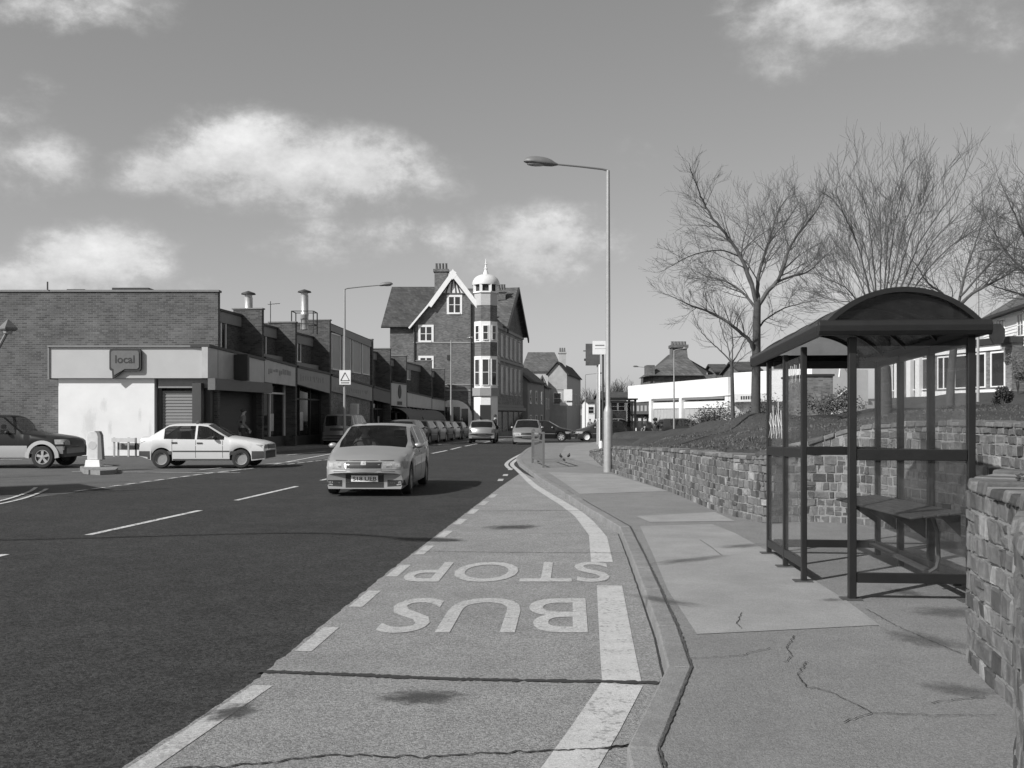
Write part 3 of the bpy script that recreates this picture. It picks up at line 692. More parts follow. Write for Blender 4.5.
    for (y0, y1) in ((ya + .02, yb_ - .02),):
        v = []
        for y in (y0, y1):
            for (x, z) in A_: v.append((x, y, zz(y, z)))
            for (x, z) in B_: v.append((x, y, zz(y, z)))
        m_ = N_ + 1; fs = []
        for i in range(N_):
            fs += [(i, i + 1, 2 * m_ + i + 1, 2 * m_ + i), (m_ + i, m_ + i + 1, 3 * m_ + i + 1, 3 * m_ + i)[::-1], (i, m_ + i, m_ + i + 1, i + 1), (2 * m_ + i, 3 * m_ + i, 3 * m_ + i + 1, 2 * m_ + i + 1)[::-1]]
        mb.add(v, fs, True)
    mb.build('roof_vault', roofgl, rt)
    for y in (ya, .96, 1.86, Ln, yb_):
        hwid = .022 if y in (ya, yb_) else .014; o_, i_ = arc(N_, .02), arc(N_, -.02); o_ = arc(N_, .018); i_ = arc(N_, -.022); mb = MB(); v = []
        for yy in (y - hwid, y + hwid): v += [(x, yy, zz(y, z)) for x, z in o_] + [(x, yy, zz(y, z)) for x, z in i_]
        m_ = N_ + 1; fs = []
        for i in range(N_): fs += [(i, i + 1, 2 * m_ + i + 1, 2 * m_ + i), (m_ + i, m_ + i + 1, 3 * m_ + i + 1, 3 * m_ + i), (i, m_ + i, m_ + i + 1, i + 1), (2 * m_ + i, 3 * m_ + i, 3 * m_ + i + 1, 2 * m_ + i + 1)]
        mb.add(v, fs, True); mb.build('roof_rib', dkmetal, rt)
    for y, m_ in ((ya + .03, tintgl), (yb_ - .03, tintgl)):
        a = arc(N_, -.02); mb = MB(); mb.prism([(x, zz(y, z)) for x, z in a], y - .003, y + .003, 'y'); mb.build('roof_end_panel', m_, rt)
    # perch bench, brackets and looped legs
    b0, b1 = .06, 2.6; bs = MB()
    for i in range(4):
        xo = bx - .04 - .105 * i; dz = -.012 * i
        bs.hexa([(xo - .095, b0, zz(b0, .69) + dz - .012), (xo, b0, zz(b0, .69) + dz), (xo, b1, zz(b1, .69) + dz), (xo - .095, b1, zz(b1, .69) + dz - .012)], [(xo - .095, b0, zz(b0, .71) + dz - .012), (xo, b0, zz(b0, .71) + dz), (xo, b1, zz(b1, .71) + dz), (xo - .095, b1, zz(b1, .71) + dz - .012)])
    bs.build('bench_seat', benchm, rt, bevel=.006)
    for y in (.96, 1.86, 2.5):
        mb = MB(); mb.prism([(bx - .035, zz(y, .68)), (bx - .40, zz(y, .655)), (bx - .035, zz(y, .40))], y - .006 + .034, y + .006 + .034, 'y'); mb.build('bench_bracket', dkmetal, rt)
    mb = MB(); mb.prism([(bx - .035, zz(.1, .68)), (bx - .2, zz(.1, .665)), (bx - .035, zz(.1, .50))], .12, .132, 'y'); mb.build('bench_bracket', dkmetal, rt)
    mb = MB(); mb.tube([(bx - .16, .42, .63), (bx - .12, .42, .5), (bx - .11, .42, .28), (bx - .13, .42, .2), (bx - .19, .42, .16)], .018, 8); mb.build('bench_leg', mat('leg_dark', .05, .5), rt)
    mb = MB(); mb.box(bx - .1, bx - .035, .1, Ln - .05, .10, .125); mb.build('kick_rail', mat('leg_dark', .05, .5), rt)
    # scratched scrawl on the glass (strokes)
    scr = mat('scrawl_white', .6, .6)
    def stroke(pts, r=.006): mb = MB(); mb.tube([(fx - .011, y, zz(y, z)) for y, z in pts], r * .32, 4); mb.build('scrawl', scr, rt)
    for k, yy in enumerate((.98, 1.15, 1.33)):
        stroke([(yy, 1.83), (yy - .01, 1.98), (yy + .07, 1.99), (yy + .08, 1.90), (yy + .01, 1.90), (yy + .09, 1.89), (yy + .08, 1.80), (yy, 1.83)] if k else [(yy, 1.98), (yy, 1.82), (yy + .1, 1.80)], .008)
    for k in range(5):
        y0 = 1.85 + .15 * k; hs = (.95, 1.3, .8, 1.15, .9)[k]; stroke([(y0, 1.30 + .05 * (k % 2)), (y0 + .05, 1.3 + .3 * hs), (y0 + .13, 1.3 + .2 * hs), (y0 + .03, 1.42), (y0 + .16, 1.31)], .009)
    return rt
shelter()
# ------------------------------------------------ street lamps
def lamp(name_label, base, H, arm, direction, group=None, head=.62, zb=0, cabinet=True, scale=1, tilt=.09, lean=0):
    x, y = base; rt = empty('street_lamp', (x, y, zb), math.atan2(direction[1], direction[0]), name_label, 'street lamp', group)
    m = MB()
    if cabinet: m.lathe([(.115 * scale, -.05), (.115 * scale, 1.55), (.10 * scale, 1.62), (.062 * scale, 1.72), (.058 * scale, H * .6), (.045 * scale, H)], n=16)
    else: m.lathe([(.07 * scale, -.05), (.06 * scale, H * .5), (.04 * scale, H)], n=12)
    m.build('column', galv, rt)
    if cabinet: b = MB(); b.box(-.06, .06, -.119 * scale, -.110 * scale, .45, 1.0); b.build('access_door', galvd, rt)
    m = MB(); m.tube([(0, 0, H - .1), (.03, 0, H), (.14, 0, H + .03), (arm * .5, 0, H + .03 + arm * tilt * .5), (arm, 0, H + .03 + arm * tilt)], [.03, .03, .026, .024, .022], 8); m.build('arm', galvd, rt)
    zc = H + .03 + arm * tilt; hd = MB(); L_ = head
    n = 14; v = []; f = []
    xs = [-.08, 0, .08, .2, .35, .52, .66, .78, .86]; hw = [.03, .06, .10, .14, .165, .17, .16, .12, .04]; ht = [.03, .06, .11, .15, .17, .17, .15, .11, .03]; hbm = [.03, .05, .07, .075, .075, .075, .06, .04, .02]
    k_ = L_ / .86
    for x_, w_, t_, b_ in zip(xs, hw, ht, hbm):
        for k in range(n):
            a = 2 * math.pi * k / n; s_ = math.sin(a); v.append((arm + x_ * k_, math.cos(a) * w_ * k_, zc + x_ * k_ * tilt + (s_ * t_ if s_ > 0 else s_ * b_) * k_))
    for i in range(len(xs) - 1):
        for k in range(n): k2 = (k + 1) % n; f.append((i * n + k, i * n + k2, (i + 1) * n + k2, (i + 1) * n + k))
    f.append(tuple(range(n))); f.append(tuple((len(xs) - 1) * n + k for k in range(n))); hd.add(v, f, True); hd.build('lamp_head', mat('lamp_head_grey', .15, .5, .1, 6), rt)
    b = MB(); b.ball((arm + .48 * k_, 0, zc - .045 * k_ + .48 * k_ * tilt), .30 * k_, .13 * k_, .06 * k_); b.build('lens', mat('lens', .3, .15, spec=.8), rt)
    m = MB(); m.lathe([(.035, 0), (.035, .05), (.02, .07), (0, .075)], (arm + .3 * k_, 0, zc + .11 * k_), n=8); m.build('photocell', mat('lens', .3, .15), rt)
    return rt
b = G(608, 472, .1)
lamp('tall grey street lamp at the end of the stone wall beside the footway', b, 7.80, 1.38, (-1, -.02), None, .80, .1)
lamp('street lamp with a triangular warning sign standing by the shop row', (-7.70, 46), 7.35, 1.6, (1, .0), 'street lamps along the road', .62, 0, cabinet=False)
lamp('slender lamp column in front of the gabled brick building', ((451 - 512) * .075, 75), 7.5, 1.2, (1, 0), 'street lamps along the road', .5, drop(75), cabinet=False)
lamp('pale lamp column before the white single storey shops', ((674 - 512) * .055, 55), 5.0, .45, (1, -.3), 'street lamps along the road', .3, .1, cabinet=False, scale=.7)
lamp('street lamp in front of the white weatherboarded house', ((978 - 512) * .045, 45), 6.7, .45, (1, -.1), 'street lamps along the road', .5, 2.2, cabinet=False)
lamp('distant street lamp reaching over the road beyond the second shelter', (15.5, 110), 7.4, 1.6, (-1, 0), 'street lamps along the road', .6, drop(110), cabinet=False)
lamp('distant street lamp beside the far brick gable', (8.8, 120), 7.2, 1.4, (1, 0), 'street lamps along the road', .6, drop(120), cabinet=False)
# warning sign on the second lamp
rt = empty('warning_sign', (-7.62, 45.9, 3.28), 0, 'white rectangular plate with a warning triangle fixed to a lamp column', 'road sign')
mb = MB(); mb.box(-.30, .22, -.03, 0, -.33, .33); mb.build('plate', white, rt)
mb = MB()
tri = [Vector((-.24, -.15)), Vector((.16, -.15)), Vector((-.04, .22))]
for a, b_ in ((0, 1), (1, 2), (2, 0)): mb.tube([(tri[a].x, -.034, tri[a].y), (tri[b_].x, -.034, tri[b_].y)], .016, 4)
mb.build('triangle', dark, rt)
mb = MB(); mb.box(-.23, .15, -.036, -.031, -.27, -.23); mb.build('lower_line', dark, rt)
# off-frame lantern whose hood pokes in at the left edge
rt = empty('lantern_post', (-13.4, 25.2, .1), 0, 'grey lantern with a pyramid hood leaning in at the left edge of the view', 'lantern')
mb = MB(); mb.tube([(0, 0, 0), (0, 0, 2.2), (.15, 0, 2.6), (.70, 0, 3.60)], .045, 8); mb.build('post', galvd, rt)
mb = MB(); mb.lathe([(0.0, .22), (.02, .22), (.22, .02), (.23, -.02), (.2, -.05), (.17, -.07)], (.70, 0, 3.66), 4, a0=R(10), smooth=False); mb.build('hood', galvd, rt)
mb = MB(); mb.lathe([(.12, -.072), (.11, -.13), (.07, -.15)], (.70, 0, 3.66), 8); mb.build('lens', mat('lens', .3, .15), rt)
# guessed mast added out of frame, bent to cast the shadow across the road
def unshadow(gx, gy, h): L_ = h / math.tan(R(SUN_EL)); return (gx - L_ * math.cos(R(SUN_AZ)), gy - L_ * math.sin(R(SUN_AZ)), h)
rt = empty('shadow_mast', (0, 0, 0), 0, 'unseen swept arm mast, guessed and bent to cast the shadow across the road', 'street lamp')
pts = [unshadow(-9.5, 12.6, 7.6), unshadow(-6.5, 12.75, 7.8), unshadow(-3.0, 13.5, 8.0), unshadow(-1.4, 12.95, 8.1)]
base = (pts[0][0], pts[0][1])
mb = MB(); mb.tube([(base[0], base[1], -.1), (base[0], base[1], 7.2)] + [tuple(p) for p in smooth(pts, 5)], [.08, .06] + [.045] * 16, 8); mb.build('mast', galv, rt)
e0, e1 = Vector(unshadow(-1.5, 12.95, 8.1)), Vector(unshadow(-.65, 12.62, 8.1))
mb = MB(); mb.tube([e0, e0.lerp(e1, .3), e0.lerp(e1, .8), e1], [.05, .12, .12, .03], 8); mb.build('lamp_head', greyp, rt)
# ------------------------------------------------ signs in the verge
Ys = 50.0; bx_, by_ = (603.5 - 512) * .05, Ys
rt = empty('road_sign_post', (bx_, by_, .0), 0, 'tall post carrying a white rectangular sign beyond the street lamp', 'road sign')
mb = MB(); mb.lathe([(.05, 0), (.05, 5.1)], (-.02, .08, 0), 8); mb.build('post', mat('post_dark', .05, .6), rt)
mb = MB(); mb.box(-.55, .16, -.03, 0, 4.58, 5.25); mb.build('sign_plate', white, rt)
mb = MB(); mb.box(-.42, .04, -.034, -.031, 5.0, 5.06); mb.box(-.44, .1, -.034, -.031, 4.86, 4.875); mb.build('sign_lines', greyp, rt)
rt = empty('sign_box', ((597.5 - 512) * .052, 52, 0), 0, 'dark square sign box on a thin pole half behind the white sign', 'road sign')
mb = MB(); mb.lathe([(.045, 0), (.045, 4.2)], n=8); mb.build('post', mat('post_light', .4, .6), rt)
mb = MB(); mb.box(-.62, .12, -.1, 0, 4.12, 5.25); mb.build('box', mat('sign_box_grey', .09, .6, .3, 4), rt)
mb = MB(); mb.box(-.74, -.621, -.08, -.04, 4.85, 4.9); mb.build('bracket', dark, rt); mb = MB(); mb.box(-.70, -.621, -.08, -.02, 4.36, 4.48); mb.build('bracket', dark, rt)
rt = empty('verge_post', ((599.5 - 512) * .047, 47, 0), 0, 'thin white post between the lamp and the second shelter', 'post')
mb = MB(); mb.lathe([(.04, 0), (.04, 3.9), (.0, 3.95)], n=8); mb.build('shaft', white, rt)
rt = empty('marker_post', ((605 - 512) * .030, 30, .1), 0, 'short pale post low against the far side of the street lamp', 'post')
mb = MB(); mb.lathe([(.055, -.1), (.055, .62), (.04, .68), (0, .7)], (-.12, 0, 0), 8); mb.build('shaft', white, rt)
# second, flat-roofed shelter
rt = empty('flat_roofed_shelter', ((620.5 - 512) * .050, 50, -.05), 0, 'dark flat roofed bus shelter on the grass beyond the street lamp', 'bus shelter')
for x in (-.75, .75):
    for y in (0, 2.6): mb = MB(); mb.box(x - .07 if x > 0 else x - .04, x + .04, y - .04, y + .04, 0, 2.36); mb.build('post', dkmetal, rt)
mb = MB(); mb.box(-.82, .86, -.1, 2.7, 2.361, 2.43); mb.build('roof', dkmetal, rt)
mb = MB(); mb.box(-.70, .67, -.02, .01, 2.2, 2.3); mb.build('top_rail', dkmetal, rt); mb = MB(); mb.box(-.7, .67, -.02, .01, .05, .12); mb.build('bottom_rail', dkmetal, rt)
mb = MB(); mb.box(-.68, .68, 2.59, 2.61, .2, 2.3); mb.build('glass_panel', tintgl, rt)
mb = MB(); mb.box(.62, .64, .1, 2.5, .3, 2.2); mb.build('glass_panel', tintgl, rt)
mb = MB(); mb.box(.74, .79, -.09, -.05, .1, .95); mb.build('pale_strip', white, rt)
# guard rail
a, b2 = Vector(G(543.5, 467.5, .1)), Vector(G(532.5, 463, .1))
rt = empty('pedestrian_barrier', (a.x, a.y, .1), math.atan2(b2.y - a.y, b2.x - a.x), 'short galvanised pedestrian barrier panel on the kerb corner', 'barrier'); Lb = (b2 - a).length
for x in (0, Lb): mb = MB(); mb.box(x - .03, x + .03, -.03, .03, -.05, 1.0); mb.build('post', galvd, rt)
mb = MB(); 
for z in (.14, .72, .95): mb.box(.031, Lb - .031, -.015, .015, z, z + .04)
mb.build('rail', galvd, rt)
mb = MB(); n_ = 11
for i in range(1, n_): mb.box(Lb * i / n_ - .008, Lb * i / n_ + .008, -.008, .008, .18, .72)
mb.build('infill_bars', galvd, rt)
mb = MB(); mb.box(.01, .32, -.034, -.018, .76, .93); mb.build('plate', dark, rt)
rt2 = empty('pedestrian_barrier', (b2.x + .02, b2.y + .5, .1), R(88), 'further pedestrian barrier panel behind the first on the kerb corner', 'barrier')
for x in (0, 1.9): mb = MB(); mb.box(x - .03, x + .03, -.03, .03, -.05, 1.02); mb.build('post', galvd, rt2)
mb = MB(); mb.box(.031, 1.87, -.015, .015, .96, 1.0); mb.box(.031, 1.87, -.015, .015, .14, .18); mb.build('rail', galvd, rt2)
mb = MB(); [mb.box(.17 * i - .008, .17 * i + .008, -.008, .008, .18, .96) for i in range(1, 11)]; mb.build('infill_bars', galvd, rt2)
# keep-left bollard on its island
isl = [G(x, y, .1) for x, y in [(80, 466.2), (84, 469.6), (100, 470.6), (115, 469.8), (118, 467.5), (112, 465.6), (96, 464.8)]]
sheet('traffic_island', isl, -.05, kerbm, .1)
bp = G(94.5, 466.8, .1); rt = empty('traffic_bollard', (bp[0], bp[1], .1), 0, 'white keep left bollard with grey side on the small traffic island', 'bollard'); rt.scale = (.88, .88, .9)
mb = MB(); mb.hexa([(-.26, -.16, 0), (.24, -.16, 0), (.24, .16, 0), (-.26, .16, 0)], [(-.23, -.14, .22), (.21, -.14, .22), (.21, .14, .22), (-.23, .14, .22)]); mb.build('foot', white, rt, bevel=.01)
pr = [(-.20, .23), (.14, .23), (.145, .95), (.11, 1.06), (.03, 1.12), (-.09, 1.12), (-.17, 1.06), (-.205, .95)]
mb = MB(); mb.prism(pr, -.09, .09, 'y'); mb.build('shell', mat('bollard_shell', .62, .4), rt, bevel=.01)
mb = MB(); mb.prism([(.15, .23), (.29, .23), (.24, 1.0), (.18, 1.12), (.06, 1.13), (.12, 1.05), (.152, .95)], -.1, .11, 'y'); mb.build('side_hood', greyp, rt)
mb = MB(); mb.lathe([(.13, -.097), (.13, -.092)], (-.03, 0, .68), 20, 'y'); mb.build('sign_disc', mat('disc_pale', .5, .4), rt)
# low name-plate on posts by the white panel
bp = (-14.5, 37.5); rt = empty('low_sign_board', (bp[0], bp[1], 0), 0, 'low pale sign board on two short legs before the white panel', 'sign')
for x in (-.42, .12): mb = MB(); mb.box(x - .03, x + .03, -.03, .03, 0, .72); mb.build('leg', mat('post_light', .4, .6), rt)
mb = MB(); mb.box(-.5, .36, -.05, -.032, .55, .7); mb.build('board', mat('board_pale', .55, .6), rt)
mb = MB(); mb.box(-.36, .55, .2, .23, .25, .5); mb.box(.28, .34, .2, .25, 0, .7); mb.box(-.38, -.32, .2, .25, 0, .6); mb.build('rear_board', greyp, rt)
# board on posts added off-frame to cast the shade on the left kerb
rt = empty('shadow_caster_board', (-11.9, 20.1, .1), R(128), 'unseen grey board on posts at the left kerb', 'shadow_board')
mb = MB(); mb.box(-1.3, 1.3, -.05, .05, .4, 2.4); mb.build('board', greyp, rt)
for x, hh in ((-1.6, 3.2), (1.45, 3.3)): mb = MB(); mb.box(x - .05, x + .05, -.05, .05, -.1, hh); mb.build('post', greyp, rt)
# pigeons
def pigeon(px, py, rz, lab):
    g = G(px, py, .1); rt = empty('pigeon', (g[0], g[1], .1), rz, lab, 'pigeon', 'pigeons on the footway'); rt.scale = (.85,) * 3
    pts = [(-.17, 0, .09), (-.10, 0, .11), (-.02, 0, .125), (.05, 0, .135), (.085, 0, .165), (.10, 0, .20), (.115, 0, .215), (.135, 0, .212), (.155, 0, .205)]
    mb = MB(); mb.tube(smooth(pts, 3), [.012] * 3 + [.035] * 3 + [.052] * 3 + [.05] * 3 + [.03] * 3 + [.022] * 3 + [.02] * 3 + [.012] * 3 + [.003], 10); mb.build('body', mat('pigeon_grey', .06, .7, .3, 30), rt)
    for y in (-.02, .02): mb = MB(); mb.tube([(.0, y, .09), (.01, y, .005), (.035, y, .003)], .004, 5); mb.build('leg', greyp, rt)
pigeon(561.0, 459.5, R(100), 'dark pigeon on the footway, nearer the barrier'); pigeon(568.5, 459, R(70), 'dark pigeon on the footway, nearer the lamp')
# ------------------------------------------------ people
def person(label, loc, rz, cloth=.05, trouser=.03, pose='walk', h=1.72, bag=False, group=None, skin=.35, hair=.04):
    rt = empty('person', loc, rz, label, 'person', group); s = h / 1.75
    w = 1 if pose == 'walk' else .25
    J = {'pel': (0, 0, .98), 'wai': (0, 0, 1.12), 'che': (0, .02, 1.32), 'nb': (0, .0, 1.47), 'nk': (0, .02, 1.53), 'hd0': (0, .03, 1.60), 'hd': (0, .035, 1.66), 'hd1': (0, .03, 1.73),
         'sl': (-.19, 0, 1.42), 'el': (-.25, -.10 * w, 1.15), 'wl': (-.25, .05 * w, .93), 'pl': (-.25, .10 * w, .86), 'sr': (.19, 0, 1.42), 'er': (.25, -.06 - .1 * w + .1, 1.15), 'wr': (.25, .16 * w, .95), 'pr': (.25, .22 * w, .88),
         'hl': (-.095, 0, .92), 'kl': (-.10, .16 * w, .52), 'al': (-.10, .02 + .16 * w, .09), 'tl': (-.11, .16 + .18 * w, .035), 'hr': (.095, 0, .92), 'kr': (.10, -.02 * w, .50), 'ar': (.10, -.34 * w, .12 + .03 * w), 'tr': (.11, -.20 * w + .12, .035)}
    Rd = {'pel': .14, 'wai': .125, 'che': .155, 'nb': .10, 'nk': .055, 'hd0': .07, 'hd': .095, 'hd1': .075, 'sl': .07, 'el': .047, 'wl': .032, 'pl': .035, 'sr': .07, 'er': .047, 'wr': .032, 'pr': .035, 'hl': .095, 'kl': .062, 'al': .042, 'tl': .035, 'hr': .095, 'kr': .062, 'ar': .042, 'tr': .035}
    E = [('pel', 'wai'), ('wai', 'che'), ('che', 'nb'), ('nb', 'nk'), ('nk', 'hd0'), ('hd0', 'hd'), ('hd', 'hd1'), ('nb', 'sl'), ('sl', 'el'), ('el', 'wl'), ('wl', 'pl'), ('nb', 'sr'), ('sr', 'er'), ('er', 'wr'), ('wr', 'pr'), ('pel', 'hl'), ('hl', 'kl'), ('kl', 'al'), ('al', 'tl'), ('pel', 'hr'), ('hr', 'kr'), ('kr', 'ar'), ('ar', 'tr')]
    def skinned(keys, edges, grow):
        me = bpy.data.meshes.new('b'); idx = {k: i for i, k in enumerate(keys)}
        me.from_pydata([tuple(c * s for c in J[k]) for k in keys], [(idx[a], idx[b]) for a, b in edges], [])
        o = bpy.data.objects.new('b', me); C.objects.link(o); md = o.modifiers.new('s', 'SKIN'); sv_ = me.skin_vertices[0].data
        for k, i in idx.items():
            r_ = Rd[k] * s + grow; d_ = .68 if k in ('che', 'wai', 'pel', 'nb') else 1; sv_[i].radius = (r_, r_ * d_)
        sv_[0].use_root = True
        sb_ = o.modifiers.new('u', 'SUBSURF'); sb_.levels = 1; sb_.render_levels = 1
        ev = o.evaluated_get(bpy.context.evaluated_depsgraph_get()); m2 = bpy.data.meshes.new_from_object(ev); vs_ = [v.co.copy() for v in m2.vertices]; fs_ = [list(p.vertices) for p in m2.polygons]
        bpy.data.objects.remove(o); bpy.data.meshes.remove(m2); return vs_, fs_
    v, f = skinned(list(J), E, 0); mb = MB(); mb.add(v, f, True)
    for side, k in ((-1, 'pl'), (1, 'pr')):
        c = Vector(J[k]) * s
        for i, (dx, ln_) in enumerate(((-.03, .07), (-.01, .085), (.01, .08), (.03, .06))): mb.tube([c + Vector((0, dx, -.02)), c + Vector((0, dx * 1.1, -.05)), c + Vector((-side * .01, dx * 1.1, -.03 - ln_))], [.010, .009, .007], 5)
        mb.tube([c + Vector((0, .03, .01)), c + Vector((-side * .02, .05, -.025)), c + Vector((-side * .02, .045, -.055))], [.011, .01, .008], 5)
    mb.tube([(0, .12 * s, 1.655 * s), (0, .145 * s, 1.635 * s)], [.012, .016], 6)
    mb.build('body', mat('skin%.2f' % skin, skin, .6), rt)
    ks = ['che', 'wai', 'pel', 'nb', 'sl', 'el', 'wl', 'sr', 'er', 'wr']; v, f = skinned(ks, [('wai', 'che'), ('pel', 'wai'), ('che', 'nb'), ('nb', 'sl'), ('sl', 'el'), ('el', 'wl'), ('nb', 'sr'), ('sr', 'er'), ('er', 'wr')], .014); mb = MB(); mb.add(v, f, True); mb.build('coat', mat('cloth%.2f' % cloth, cloth, .9, .2, 12), rt)
    ks = ['pel', 'hl', 'kl', 'al', 'hr', 'kr', 'ar']; v, f = skinned(ks, [('pel', 'hl'), ('hl', 'kl'), ('kl', 'al'), ('pel', 'hr'), ('hr', 'kr'), ('kr', 'ar')], .012); mb = MB(); mb.add(v, f, True); mb.build('trousers', mat('cloth%.2f' % trouser, trouser, .9, .2, 12), rt)
    mb = MB(); mb.ball((0, .005 * s, 1.70 * s), .098 * s, .11 * s, .095 * s); mb.build('hair', mat('hair', hair, .8), rt)
    if bag: mb = MB(); mb.box(-.33, -.24, -.1, .2, .55, .86); mb.build('bag', mat('bag_pale', .35, .7), rt, bevel=.02)
    return rt
person('person in a mid grey coat walking past the dark shop shutters', ((243 - 512) * .0395, 39.5, .09), R(-60), .16, .05, h=1.7, bag=True)
person('person in dark clothes crossing behind the silver hatchback', ((495 - 512) * .062, 62, drop(62)), R(-70), .02, .02, h=1.75)
person('person in a dark jacket standing among the parked cars', ((462 - 512) * .084, 84, drop(84) + .1), R(150), .03, .03, 'stand')
person('person in pale top walking on the far pavement', ((590 - 512) * .098, 98, drop(98)), R(170), .2, .03)
person('person in dark coat on the far pavement', ((596 - 512) * .098, 97, drop(97)), R(20), .02, .02)
person('person outside the dark shop front of the white building', ((645 - 512) * .070, 70, -.35), R(90), .05, .03)
# ------------------------------------------------ vehicles
def ip(pts, x):
    return float(np.interp(x, [p[0] for p in pts], [p[1] for p in pts]))
def sst(t): t = max(0, min(1, t)); return t * t * (3 - 2 * t)
def car(name, label, cat, loc, heading, q, paintm, group=None, lod=2, clad=None, glass=None, plate=None, driver=False):
    L_, Wc = q['L'], q['W']; hw = Wc / 2; top_ = q['top']; belt = q['belt']; sill = q.get('sill', .2); xf, xr = q['wheels']; wr = q['wr']; ar = wr + .055
    glass = glass or carglf; tum = q.get('tum', .30); bow = q.get('bow', .10)
    rt = empty(name, loc, math.atan2(-heading[1], -heading[0]), label, cat, group)
    step = .05 if lod >= 2 else .10
    xs = set(np.round(np.arange(0, L_ + 1e-6, step), 4).tolist() + [round(p[0], 4) for p in top_] + [round(L_, 4)])
    for xw in (xf, xr):
        for a in np.linspace(0, math.pi, 13 if lod >= 2 else 9): xs.add(round(xw + ar * math.cos(a), 4))
    for w in q['win']: xs.add(w[0]); xs.add(w[1])
    for w in (q['ws'], q['rw']): xs.add(w[0]); xs.add(w[1])
    xs = sorted(x for x in xs if 0 <= x <= L_); X2 = [xs[0]]
    for x in xs[1:]:
        if x - X2[-1] > .008: X2.append(x)
    xs = X2; xs[-1] = L_
    def ends(x, y):
        d = (y / hw) ** 2 * bow; return x + d * math.exp(-x / .45) - d * math.exp(-(L_ - x) / .45)
    secs = []
    for x in xs:
        zt = ip(top_, x); zlow = sill + .10 * sst(1 - x / .45) * q.get('chin', .4) + .12 * sst(1 - (L_ - x) / .5) * q.get('chin2', 1)
        for xw in (xf, xr):
            if abs(x - xw) < ar - 1e-5: zlow = max(zlow, wr + math.sqrt(max(0, ar * ar - (x - xw) ** 2)))
        pl = 1 - q.get('tf', .09) * max(0, 1 - x / .9) ** 2 - q.get('tr', .08) * max(0, 1 - (L_ - x) / .9) ** 2
        w = hw * pl; zb = min(ip(belt, x), zt - .03); zb = max(zb, zlow + .04); zt = max(zt, zb + .03); h = zt - zb; t = sst((h - .03) / .22)
        zm1 = zlow + (zb - zlow) * .3; zm2 = zlow + (zb - zlow) * .72
        w4 = (w * .915) * (1 - t) + (w * .965 - tum * h) * t; z4 = (zt - .022) * (1 - t) + (zt - .05) * t
        w5 = (w * .80) * (1 - t) + (w4 - .075) * t; z5 = zt - .001 * (1 - t) - .008 * t
        cr = .02 + .02 * (1 - t) * sst(x / .3) * (1 if x < L_ / 2 else 0)
        row = [(w * .965, zlow), (w * .995, zm1), (w, zm2), (w * .965, zb), (w4, z4), (w5, z5), (w5 * .5, zt + cr * .7), (0, zt + cr)]
        secs.append((x, row))
    nr = 8; full = []
    for x, row in secs:
        pts = [(y, z) for y, z in row] + [(-y, z) for y, z in row[-2::-1]]; full.append([(ends(x, y) - L_ / 2, y, z) for y, z in pts])
    M_ = 15
    body, wsf, rwf, sw, cl = MB(), MB(), MB(), {}, MB()
    V = [p for s_ in full for p in s_]
    B_F = []
    def emit(mb, f, sm=True): mb.add([V[i] for i in f], [tuple(range(len(f)))], sm)
    for i in range(len(xs) - 1):
        xm = (xs[i] + xs[i + 1]) / 2
        for k in range(M_ - 1):
            f = (i * M_ + k, i * M_ + k + 1, (i + 1) * M_ + k + 1, (i + 1) * M_ + k); B_F.append(f)
            kk = k if k < 7 else 13 - k; side = 0 if k < 7 else 1
            hh = min(ip(top_, xs[i]) - ip(belt, xs[i]), ip(top_, xs[i + 1]) - ip(belt, xs[i + 1]))
            tgt = body
            if kk == 3:
                for n_, (a, b) in enumerate(q['win']):
                    if a <= xm <= b and hh > .05: tgt = sw.setdefault((n_, side), MB())
            if kk >= 5 and q['ws'][0] < xm < q['ws'][1]: tgt = wsf
            if kk >= 5 and q['rw'][0] < xm < q['rw'][1]: tgt = rwf
            if kk in (0,) and clad and tgt is body: tgt = cl
            emit(tgt, f)
    for base, s_ in ((0, 0), ((len(xs) - 1) * M_, 1)):
        for k in range(7):
            if k < 7:
                a, b, c, d = base + k, base + k + 1, base + 13 - k, base + 14 - k
                f = (a, b, c, d) if k < 6 else (a, b, c + 0 if False else base + 8, )
                f = (a, b, c, d) if b != c else (a, b, d)
                B_F.append(f); emit(body if not (clad and k == 0) else cl, f, False)
    bo = body.build('body', paintm, rt)
    if clad: cl.build('lower_body', clad, rt)
    wsf.build('windscreen', glass, rt); 
    if rwf.f: rwf.build('rear_window', glass, rt)
    for k_, m_ in sw.items(): m_.build('side_window', glass, rt)
    bvh = BVHTree.FromPolygons([Vector(v) for v in V], B_F)
    def proj(name_, m, side, quad, off=.006, nu=8, nv=4, parent=rt):
        # quad: 4 corners (u,z); F/B -> u=y, L/R -> u = x measured from the nose
        mb = MB(); grid = {}
        for i in range(nu + 1):
            for j in range(nv + 1):
                a, b = i / nu, j / nv; p = Vector(quad[0]).lerp(Vector(quad[1]), a).lerp(Vector(quad[3]).lerp(Vector(quad[2]), a), b)
                if side == 'F': o_, d = Vector((-5, p.x, p.y)), Vector((1, 0, 0))
                elif side == 'B': o_, d = Vector((5, p.x, p.y)), Vector((-1, 0, 0))
                elif side == 'T': o_, d = Vector((p.y - L_ / 2, p.x, 5)), Vector((0, 0, -1))
                else: sgn = 1 if side == 'L' else -1; o_, d = Vector((p.x - L_ / 2, sgn * 5, p.y)), Vector((0, -sgn, 0))
                hit, nrm, _, _ = bvh.ray_cast(o_, d)
                if hit is None: continue
                if nrm.dot(d) > 0: nrm = -nrm
                grid[(i, j)] = (hit + nrm * off, hit - nrm * .01)
        vs_ = []; fs_ = []; ix = {}
        for k_, (p, b) in grid.items(): ix[k_] = len(vs_); vs_ += [p, b]
